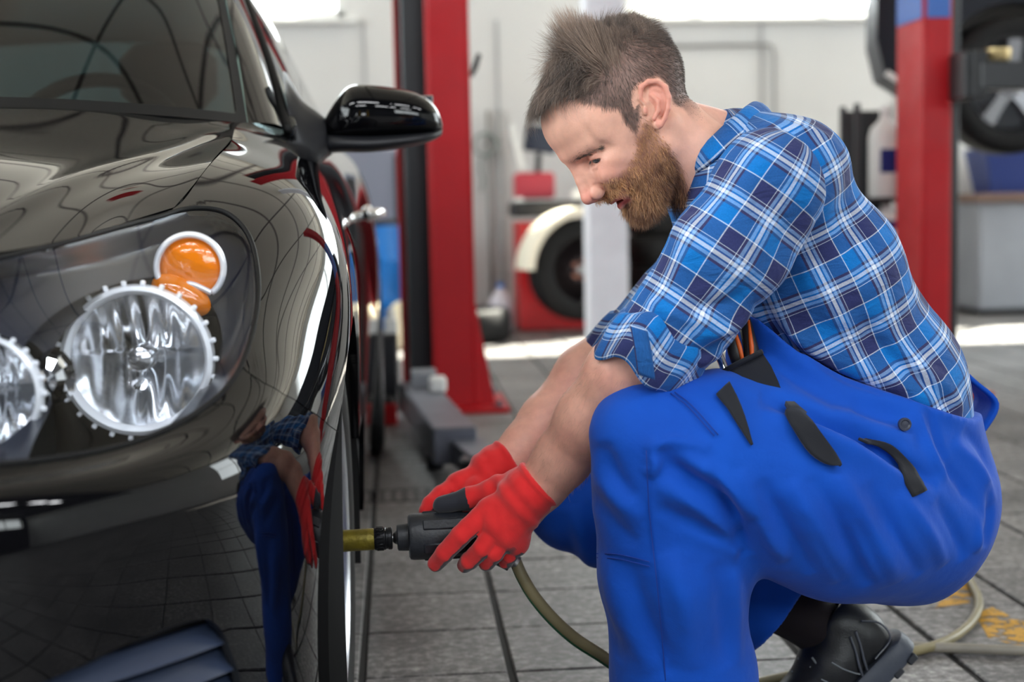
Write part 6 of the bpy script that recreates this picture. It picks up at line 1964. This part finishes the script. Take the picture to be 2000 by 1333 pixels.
sk = MB().lathe([(.0095, L_(731)), (.0160, L_(731)), (.0168, L_(733)), (.0168, L_(752)), (.0155, L_(754)), (.0155, L_(757)), (.0168, L_(758)), (.0168, L_(764)), (.0150, L_(766)), (.0060, L_(766))], 32, TM)
kn = MB()
for a in range(0, 360, 20):
    q = TM @ Matrix.Rotation(R(a), 4, 'Z') @ Matrix.Translation((.0168, 0, L_(742))); kn.box(q.translation, (.0018, .0035, .010), .0005, rot=q.to_3x3())
wp('socket', sk, M_SOCK_ST); wp('socket_knurl', kn, M_SOCK_ST)
wp('brass_extension', MB().lathe([(.0100, L_(662)), (.0158, L_(662)), (.0160, L_(668)), (.0158, L_(700)), (.0160, L_(728)), (.0150, L_(731)), (0, L_(731))], 32, TM), M_BRASS)
hd = MB().tube([A3(925, 1048, 2.065), A3(955, 1066, 2.068), A3(982, 1082, 2.066), A3(1003, 1094, 2.062)], [.024, .021, .020, .019], 18)
wp('handle', hd, M_TOOL)
tr = MB().tube([A3(905, 1068, 2.065), A3(915, 1085, 2.066), A3(930, 1092, 2.067)], [.006, .007, .006], 10)
wp('trigger', tr, M_TOOL)
wp('hose_coupling', MB().tube([A3(999, 1091, 2.062), A3(1012, 1100, 2.060)], [.011, .0115], 14), M_STEEL)

M_HOSE = mat('hose_tan', srgb(128, 118, 86), .45, noise=(18, .12), spec=.5)
M_HOSEG = mat('hose_green', srgb(24, 84, 54), .5)
hp = [A3(1006, 1094, 2.061), A3(1018, 1122, 2.055), A3(1040, 1160, 2.052), A3(1076, 1204, 2.055), A3(1122, 1246, 2.065), A3(1180, 1284, 2.08), A3(1250, 1332, 2.12), np.array(at_floor(1330, 1372, .012)), np.array(at_floor(1480, 1335, .012)),
      np.array(at_floor(1640, 1300, .012)), np.array(at_floor(1770, 1276, .012)), np.array(at_floor(1846, 1254, .012)), np.array(at_floor(1894, 1220, .012)), np.array(at_floor(1912, 1184, .012)), np.array(at_floor(1902, 1150, .012)),
      np.array(at_floor(1876, 1118, .012)), np.array(at_floor(1800, 1080, .012)), np.array(at_floor(1640, 1050, .012))]
hc = catmull([Vector(p) for p in hp], 8)
hose = build('air_hose', MB().tube(hc, .0088, 12), M_HOSE, smooth=True, label='tan air hose running from the wrench and looping over the floor', cat='hose')
gs = [p + Vector((-.0028, 0, -.0058)) for p in hc[:56]]
tpar(build('hose_stripe', MB().tube(gs, .0048, 8), M_HOSEG, None, True), hose).matrix_parent_inverse = Matrix.Identity(4)
build('floor_cable', MB().tube([at_floor(1560, 1258, .010), at_floor(1700, 1262, .010), at_floor(1850, 1266, .010), at_floor(2000, 1272, .010), at_floor(2160, 1280, .010)], .0095, 10), mat('cable_grey', srgb(140, 134, 122), .5, noise=(14, .2)), smooth=True,
      label='grey tan pipe lying straight across the floor behind the raised shoe', cat='pipe')
# ================================================================== workshop equipment
M_RED = mat('lift_red_paint', srgb(176, 8, 22), .45, spec=.35, noise=(5, .08), rough_noise=(8, .36, .55))
M_REDD = mat('machine_red', srgb(200, 24, 32), .35, noise=(6, .08))
M_BLK = mat('machine_black', srgb(26, 27, 31), .5, noise=(10, .2))
M_BLKG = mat('carriage_black', srgb(18, 19, 25), .35, spec=.5, noise=(10, .2))
M_GREYM = mat('machine_grey', srgb(140, 143, 150), .45, noise=(4, .08))
M_WHITEP = mat('white_plastic', srgb(228, 228, 226), .45)
M_BLUEP = mat('blue_plastic', srgb(10, 118, 206), .35, noise=(5, .08))
M_BLUED = mat('dark_blue_plastic', srgb(18, 44, 110), .35)
M_BROWN = mat('bench_brown', srgb(112, 86, 74), .5, noise=(6, .15))
M_STEELM = mat('arm_steel', srgb(96, 98, 108), .4, .5, noise=(12, .2))

def parts_of(e, items, group_inv=True):
    for nm, mb, m, sm in items: tpar(build(nm, mb, m, None, sm), e)
    return e

def lift_post(x0, x1, y, s, label):
    """red two-post lift column; s = side (+1 / -1) of its open channel"""
    e = empty('lift_post', ((x0 + x1) / 2, y + .14, 0), label, 'lift post', 'red lift posts')
    xo = x0 if s < 0 else x1                       # open side
    xc = x1 if s < 0 else x0                       # closed side
    H = 3.3
    col = MB()
    col.box(((x0 + x1) / 2, y + .006, H / 2 + .02), (x1 - x0, .012, H), .004)
    col.box((xo + s * .004, y + .022, H / 2 + .02), (.012, .036, H), .004)
    col.box((xc - s * .006, y + .15, H / 2 + .02), (.012, .30, H), .004)
    xb = xo + s * .125
    col.box(((xc + xb) / 2, y + .296, H / 2 + .02), (abs(xb - xc), .012, H), .004)
    col.box((xb, y + .278, H / 2 + .02), (.012, .04, H), .004)
    tpar(build('column', col, M_RED, None, 30), e)
    g = MB()
    for sx, dx in ((xc, -s * .085),):
        g.add([(sx, y + .02, .02), (sx + dx, y + .02, .02), (sx, y + .02, .50), (sx, y + .035, .02), (sx + dx, y + .035, .02), (sx, y + .035, .50)], [(0, 1, 2), (3, 5, 4), (0, 3, 4, 1), (1, 4, 5, 2), (2, 5, 3, 0)])
    tpar(build('gusset', g, M_RED, None, None), e)
    tpar(build('base_plate', MB().box(((x0 + x1) / 2, y + .14, .011), (.42, .46, .02), .004), M_RED, None, 30), e)
    for bx in (-.17, .17):
        for by in (-.19, .19):
            b = MB().lathe([(.018, .02), (.018, .032), (.010, .033), (.010, .05), (0, .05)], 6, Matrix.Translation(((x0 + x1) / 2 + bx, y + .14 + by, 0)))
            tpar(build('anchor_bolt', b, M_STEELM, None, None), e)
    sl = MB().box(((xo + xb) / 2 - s * .01, y + .20, 1.65), (.10, .10, 3.2), .008)
    tpar(build('slide_rail', sl, M_BLKG, None, 30), e)
    return e
lift_post(.142, .292, 5.60, -1, 'red steel lift post standing behind the black car')
post2 = lift_post(2.125, 2.226, 5.60, 1, 'red steel lift post with a blue top behind the crouching man')
tpar(build('top_label', MB().box((2.175, 5.597, 1.92), (.095, .008, .80), .002).box((2.112, 5.75, 1.92), (.008, .28, .80), .002), mat('label_blue', srgb(44, 96, 178), .4), None), post2)
lv = MB().tube([Vector(at(921, 148, 5.62)), Vector(at(928, 130, 5.60)), Vector(at(936, 106, 5.58))], [.008, .012, .010], 8)
tpar(build('release_lever', lv, M_BLK, None, True), bpy.data.objects['lift_post'])

# swing arms of the near lift lying by the rear wheel
arm = empty('arm_lifter', (.10, 5.35, 0), 'dark steel lift arm reaching along the floor beside the car', 'lifting gear')
am = MB()
d_ = Vector((.155 - .06, 4.12 - 5.24, 0)); L0 = d_.length; u_ = d_.normalized(); rotz = Matrix.Rotation(math.atan2(u_.y, u_.x), 3, 'Z')
am.box(Vector((.06, 5.24, .115)) + d_ / 2, (L0, .13, .11), .006, rot=rotz)
d2 = Vector((.222 - .165, 3.93 - 4.30, 0)); u2 = d2.normalized(); rot2 = Matrix.Rotation(math.atan2(u2.y, u2.x), 3, 'Z')
arm2 = MB().box(Vector((.165, 4.30, .095)) + d2 / 2, (d2.length + .16, .10, .075), .005, rot=rot2)
pad = MB().lathe([(0, .055), (.075, .055), (.080, .062), (.080, .120), (.072, .126), (0, .126)], 28, Matrix.Translation((.235, 3.86, 0)))
parts_of(arm, [('arm_beam', am, M_STEELM, 30), ('arm_extension', arm2, M_STEELM, 30), ('lift_pad', pad, M_BLKG, 30)])
tpar(build('arm_foot', MB().box((.10, 4.6, .03), (.05, .5, .055), .004).box((.23, 3.88, .028), (.04, .10, .052), .004), M_BLKG, None, 30), arm)
car_b = MB().box((-.08, 5.44, .19), (.15, .24, .30), .01).box((-.085, 5.40, .06), (.13, .24, .10), .01)
box_ = empty('lift_carriage', (-.08, 5.44, 0), 'black lift carriage box low at the foot of the red post', 'lift carriage')
parts_of(box_, [('carriage_body', car_b, M_BLKG, 30),
                ('carriage_plate', MB().box((-.08, 5.275, .045), (.13, .02, .08), .003), M_RED, 30),
                ('hand_wheel', MB().lathe([(.0, .34), (.03, .34), (.034, .355), (.034, .37), (0, .375)], 18, Matrix.Translation((-.10, 5.40, 0))), M_GREYM, 30),
                ('valve_block', MB().box((-.03, 5.40, .365), (.05, .05, .06), .006).lathe([(.016, .39), (.016, .43), (0, .43)], 12, Matrix.Translation((-.03, 5.40, 0))), M_WHITEP, 30)])
cl = MB()
for k in range(8): cl.box((.085, 5.06 + k * .02, .195), (.09, .010, .055), .002)
tpar(build('arm_lock_teeth', cl, M_GREYM, None), arm)
tpar(build('arm_lock', MB().box((.13, 4.94, .195), (.06, .08, .055), .01), M_WHITEP, None, 30), arm)

# raised lift arm with the wheel of a lifted car at the right
ra = empty('arm_lifter', (2.30, 5.48, 1.28), 'black lift arm raised at chest height on the right red post', 'lifting gear')
parts_of(ra, [('arm_bracket', MB().box((2.235, 5.50, 1.28), (.05, .16, .185), .008).box((2.27, 5.42, 1.28), (.06, .03, .185), .006), M_BLK, 30),
              ('arm_beam', MB().box((2.62, 5.46, 1.275), (.70, .12, .105), .006), M_BLKG, 30),
              ('arm_clamp', MB().box((2.60, 5.395, 1.275), (.012, .012, .11), .002), M_STEELM, 30),
              ('lift_pad', MB().lathe([(0, .0), (.045, .0), (.05, .01), (.05, .045), (0, .05)], 20, Matrix.Translation((2.36, 5.46, 1.335))), mat('pad_brass', srgb(190, 168, 120), .35, .7), 30)])
lc = empty('lifted_car', (3.6, 6.9, 1.2), 'dark car raised on the lift with one alloy wheel showing', 'car')
WC = Vector(at(1966, 168, 6.42))
TW = Matrix.Translation(WC) @ Matrix.Rotation(R(90), 4, 'X')
tprof = [(.205, -.085), (.235, -.098), (.275, -.100), (.300, -.092), (.312, -.075), (.314, -.03), (.314, .03), (.312, .075), (.300, .092), (.275, .100), (.235, .098), (.205, .085)]
tpar(build('tyre', MB().lathe(tprof, 64, TW), M_RUBBER, None, 40), lc)
rm_ = MB().lathe([(.215, .080), (.222, .095), (.214, .098), (.205, .085), (.19, .03), (.0, .02)], 64, TW)
rr_ = tpar(build('rim', rm_, mat('rim_dark', srgb(60, 62, 66), .4, .6), None, 35), lc)
for k in range(5):
    sp = MB(); a = 2 * math.pi * k / 5 + .3
    q = TW @ Matrix.Rotation(a, 4, 'Z')
    sp.rings([[q @ Vector((r_, w * wd, .055 + .03 * (r_ / .2))) for w in (-1, 1)] + [q @ Vector((r_, w * wd, .02)) for w in (1, -1)] for r_, wd in ((.02, .035), (.10, .026), (.205, .034))], True, True, True)
    tpar(build('spoke', sp, M_SILVER, None, 35), lc)
tpar(build('hub_cap', MB().lathe([(.05, .05), (.05, .075), (.03, .082), (0, .083)], 24, TW), M_SILVER, None, 35), lc)
# its body: bumper, sill and fender above the wheel, seen from the side
BX = WC.x
out = [(BX - .60, 1.36), (BX - .64, 1.52), (BX - .64, 1.72), (BX - .60, 1.92), (BX - .45, 2.02), (BX + 2.6, 2.06), (BX + 2.6, 1.30), (BX + .36, 1.28)]
arcp = [(BX + .37 * math.cos(a), WC.z + .37 * math.sin(a)) for a in [R(-3 + 186 * k / 20) for k in range(21)]]
pl = out + arcp + [(BX - .40, 1.30), (BX - .50, 1.30)]
bd = MB(); y0, y1 = 6.34, 7.95
sl_ = lambda x, d: x + d * max(0.0, min(1.0, (BX + .1 - x) / .6))
bd.rings([[Vector((x, y0, z)) for x, z in pl], [Vector((sl_(x, .10), y0 + .45, z)) for x, z in pl], [Vector((sl_(x, .75), y1, z)) for x, z in pl]], True, True, True)
tpar(build('body_shell', bd, mat('lifted_car_paint', (.010, .012, .020), .5, spec=.25), None, 25), lc)
tpar(build('bumper_lip_glint', MB().tube([Vector((BX - .60, 6.33, 1.37)), Vector((BX - .55, 6.32, 1.335)), Vector((BX - .48, 6.325, 1.31)), Vector((BX - .40, 6.33, 1.30))], .014, 8), M_WHITEP, None, True), lc)  # white tube paints the reflection along the dark bumper's lip
tpar(build('underbody', MB().box((BX + 1.4, 7.1, 1.27), (2.4, 1.4, .06)), M_UNDER, None), lc)

# trolley with jugs, left of the right hand post
TX = 2.10
tr_ = empty('oil_trolley', (TX, 6.2, 0), 'narrow black trolley with shelves standing left of the right red post', 'trolley')
fm = MB()
for sx in (-.09, .12):
    for sy in (-.1, .1): fm.box((TX + sx, 6.2 + sy, .62), (.025, .025, 1.20), .004)
parts_of(tr_, [('trolley_frame', fm, M_BLK, 30)] + [('shelf', MB().box((TX + .015, 6.2, z), (.235, .24, .02), .004), M_BLK, 30) for z in (.18, .62, .80)] + [('back_panel', MB().box((TX + .01, 6.30, .9), (.20, .012, .60), .002), M_BLK, 30)])
def jug(c, w, h, label, m=M_WHITEP, lab=None):
    e = empty('jug', c, label, 'jug', 'jugs on the trolley')
    x, y, z = c
    b = MB(); pr_ = [(.30, 0), (.5, .01), (.5, .62 * h / w * .5), (.46, .72 * h / w * .5)]
    rings_ = []
    for f_, t in ((.92, 0), (1, .03), (1, .66), (.86, .76), (.40, .84), (.30, .88), (.30, .94)):
        rings_.append([Vector((x + f_ * w / 2 * math.copysign(abs(math.cos(a)) ** .55, math.cos(a)), y + f_ * w * .38 * math.copysign(abs(math.sin(a)) ** .55, math.sin(a)), z + t * h)) for a in [2 * math.pi * k / 24 for k in range(24)]])
    b.rings(rings_, True, True, True)
    tpar(build('jug_body', b, m, None, 40), e)
    tpar(build('cap', MB().lathe([(w * .17, 0), (w * .17, .06 * h), (0, .065 * h)], 16, Matrix.Translation((x, y, z + .93 * h))), M_WHITEP, None, 40), e)
    if lab: tpar(build('jug_label', MB().box((x, y - w * .385, z + .40 * h), (w * .55, .004, .26 * h), .001), lab, None), e)
    return e
jug((TX + .055, 6.16, .811), .135, .40, 'tall white plastic jug with a blue label on the trolley top', lab=M_BLUED)
jug((TX + .06, 6.15, .631), .14, .15, 'short white canister on the trolley shelf below the tall jug', lab=M_BLUED)

# work bench with a blue bin by the far wall
bn_ = empty('work_bench', (4.75, 9.5, 0), 'grey workbench with brown top along the far wall', 'bench')
parts_of(bn_, [('bench_cabinet', MB().box((4.75, 9.50, .40), (1.72, .50, .72), .01), M_GREYM, 30), ('bench_top', MB().box((4.75, 9.48, .79), (1.78, .58, .06), .008), M_BROWN, 30), ('plinth', MB().box((4.75, 9.54, .02), (1.66, .44, .04)), M_BLK, None)])
bb = empty('storage_bin', (4.35, 9.45, .82), 'dark blue plastic bin standing on the far workbench', 'bin')
parts_of(bb, [('bin_body', MB().rings([[Vector((4.35 + sx * w, 9.45 + sy * d, z)) for sx, sy in ((-1, -1), (1, -1), (1, 1), (-1, 1))] for w, d, z in ((.36, .15, .821), (.42, .19, 1.12), (.40, .17, 1.12), (.34, .13, .84))], True, True, True), M_BLUED, None),
              ('bin_rim', MB().box((4.35, 9.255, 1.115), (.86, .02, .03), .004), M_BLUEP, 30)])

# white square pillar
build('pillar', MB().box((1.078, 7.30, HC / 2), (.205, .205, HC), .012), mat('pillar_white', srgb(226, 228, 236), .5, noise=(8, .05)), smooth=30, kind='structure')

# wheel balancer with a tyre mounted
bal = empty('wheel_balancer', (1.02, 9.2, 0), 'red wheel balancing machine with a tyre mounted beside the white pillar', 'wheel balancer')
Q = lambda x, y, Y: Vector(at(x, y, Y))
parts_of(bal, [
    ('cabinet', MB().rings([[Vector((.775 + a, 9.05 + b_, z)) for a, b_ in ((0, 0), (.52, 0), (.52, .42), (0, .42))] for z, a0 in ((.01, 0), (.70, 0))], True, True, True), M_REDD, None),
    ('console', MB().box((.90, 9.25, .93), (.26, .18, .17), .02), mat('console_pink', srgb(190, 60, 74), .4), 30),
    ('weight_tray', MB().box((1.02, 9.16, .78), (.56, .40, .10), .015), M_BLK, 30),
    ('tray_end', MB().box((.785, 9.05, .79), (.07, .12, .13), .02), M_WHITEP, 30),
    ('tray_knob', MB().lathe([(.0, .0), (.04, .0), (.045, .03), (.03, .06), (0, .07)], 18, Matrix.Translation((1.16, 9.05, .835))), M_WHITEP, 40),
    ('monitor_stand', MB().tube([Q(1050, 345, 9.2), Q(1052, 300, 9.22)], .02, 10), M_BLK, True),
    ('monitor', MB().box(Q(1056, 272, 9.15), (.21, .05, .17), .012, rot=Matrix.Rotation(R(8), 3, 'Y')), mat('monitor_dark', srgb(28, 34, 52), .25), 30),
    ('monitor_lit_edge', MB().box(Q(1010, 287, 9.05), (.035, .03, .29), .008, rot=Matrix.Rotation(R(-13), 3, 'Y')), M_WHITEP, 30),  # white bar stands for the monitor's sunlit side edge
    ('shaft', MB().tube([Vector((1.13, 9.06, .40)), Vector((1.13, 8.70, .40))], .03, 16), M_STEEL, True)])
bt = empty('tyre', (1.13, 8.80, .40), 'black tyre mounted on the red wheel balancer', 'tyre')
TT = Matrix.Translation((1.13, 8.80, .40)) @ Matrix.Rotation(R(14), 4, 'Z') @ Matrix.Rotation(R(90), 4, 'X')
tpar(build('tyre_body', MB().lathe([(.20, -.085), (.235, -.1), (.28, -.1), (.31, -.085), (.318, -.04), (.318, .04), (.31, .085), (.28, .1), (.235, .1), (.20, .085)], 64, TT), M_RUBBER, None, 40), bt)
tpar(build('steel_wheel', MB().lathe([(.205, .075), (.205, -.07), (.12, -.03), (.08, .03), (0, .03)], 48, TT), mat('steel_wheel_dark', srgb(58, 52, 54), .45, .6), None, 35), bt)
for k in range(5):
    a = 2 * math.pi * k / 5
    tpar(build('wheel_nut', MB().lathe([(.016, .03), (.016, .06), (0, .062)], 6, TT @ Matrix.Translation((.055 * math.cos(a), .055 * math.sin(a), 0))), mat('nut_copper', srgb(190, 130, 110), .3, .8), None), bt)
gd = MB(); rg_ = []
for k in range(25):
    a = R(60 + 118 * k / 24)
    rg_.append([TT @ Vector((r_ * math.cos(a), r_ * math.sin(a), z)) for r_, z in ((.335, .12), (.375, .12), (.385, .10), (.385, -.10), (.345, -.12), (.335, -.10))])
gd.rings(rg_, True, True, True)
tpar(build('wheel_guard', gd, mat('guard_cream', srgb(240, 232, 212), .5), None, 40), bal)

def flat_tyre(c, label, group=None, R0=.31, h=.20):
    e = empty('tyre', c, label, 'tyre', group)
    T = Matrix.Translation(c)
    tpar(build('tyre_body', MB().lathe([(.20, .015), (.24, 0), (.285, .004), (R0, .03), (R0 + .006, h / 2), (R0, h - .03), (.285, h - .004), (.24, h), (.20, h - .015)], 56, T), M_RUBBER, None, 40), e)
    return e
flat_tyre((.36, 8.5, .0), 'black tyre lying flat on the sunlit floor behind the lift post')
for k in range(4): flat_tyre((1.80, 9.2, k * .2), ['lowest black tyre of the stack right of the white pillar', 'second black tyre up in the stack by the white pillar', 'third black tyre up in the stack by the white pillar', 'topmost black tyre of the stack by the white pillar'][k], 'stacked tyres by the pillar')
# white plastic canister and cream sack
jc = empty('canister', (.66, 9.1, 0), 'white translucent plastic canister on the floor near the balancer', 'canister')
rr2 = []
for f_, z in ((.9, .002), (1, .03), (1, .12), (.9, .19), (.6, .24), (.3, .26), (.25, .29)):
    rr2.append([Vector((.66 + .085 * f_ * math.cos(a), 9.1 + .07 * f_ * math.sin(a), z)) for a in [2 * math.pi * k / 24 for k in range(24)]])
parts_of(jc, [('canister_body', MB().rings(rr2, True, True, True), mat('milky_plastic', srgb(208, 200, 208), .4), 40), ('canister_cap', MB().lathe([(.024, .285), (.024, .31), (0, .312)], 14, Matrix.Translation((.66, 9.1, 0))), M_BLUEP, 40)])
sk_ = MB(); rr2 = []
for f_, z in ((.75, .002), (1, .04), (1.02, .12), (.95, .20), (.75, .25), (.3, .275)):
    rr2.append([Vector((.03 + .09 * f_ * math.cos(a) * (1 + .05 * math.sin(3 * a)), 8.15 + .09 * f_ * math.sin(a), z)) for a in [2 * math.pi * k / 24 for k in range(24)]])
build('sack', sk_.rings(rr2, True, True, True), mat('sack_cream', srgb(226, 214, 184), .8, bump=(30, .3)), smooth=40, label='cream sack standing in the sun between the car and the red post', cat='sack')
# blue drum and grey cabinet behind the car
dm = empty('drum', (-.14, 8.95, 0), 'bright blue plastic drum standing behind the car', 'drum')
parts_of(dm, [('drum_body', MB().lathe([(0, .002), (.15, .002), (.165, .02), (.165, .20), (.172, .22), (.165, .24), (.165, .46), (.172, .48), (.165, .50), (.165, .68), (.15, .70), (0, .70)], 36, Matrix.Translation((-.14, 8.95, 0))), M_BLUEP, 35),
              ('drum_lid', MB().lathe([(.15, .70), (.158, .705), (.158, .73), (.14, .735), (0, .735)], 36, Matrix.Translation((-.14, 8.95, 0))), M_BLK, 35)])
gc = empty('metal_cabinet', (-.10, 9.55, 0), 'grey metal cabinet with dark door against the far wall', 'cabinet')
parts_of(gc, [('cabinet_body', MB().box((-.12, 9.58, .60), (.50, .40, 1.18), .01), mat('cabinet_greyblue', srgb(128, 132, 148), .45), 30), ('cabinet_door', MB().box((.06, 9.37, .80), (.12, .02, .70), .004), M_BLK, 30), ('cabinet_shelf', MB().box((-.12, 9.36, .60), (.46, .03, .03), .004), M_WHITEP, 30)])
# hose coil and pipes on the far wall
hc_ = MB(); rgs = []
for k in range(60):
    a = 2 * math.pi * k / 20; c_ = Vector((.62 + .075 * math.cos(a), 9.74 - .012 * (k / 20), 1.22 + .075 * math.sin(a))); rgs.append(c_)
hc_.tube(rgs, .010, 8); hc_.tube(catmull([Vector((.60, 9.74, 1.15)), Vector((.585, 9.74, 1.06)), Vector((.60, 9.74, .98)), Vector((.585, 9.74, .90))], 6), .009, 8)
build('wall_hose', hc_, mat('hose_greygreen', srgb(134, 144, 140), .5), smooth=True, label='grey green hose coiled on a hook on the far wall', cat='hose')
for x, m_, lb in ((.645, M_CON, 'thin grey pipe running down the far wall left of the balancer'), (.73, mat('pipe_dark', srgb(164, 163, 162), .5), 'darker grey pipe on the far wall next to the balancer monitor')):
    build('wall_pipe', MB().tube([Vector((x, 9.76, .05)), Vector((x, 9.76, 1.45))], .014, 10), m_, smooth=True, label=lb, cat='pipe')
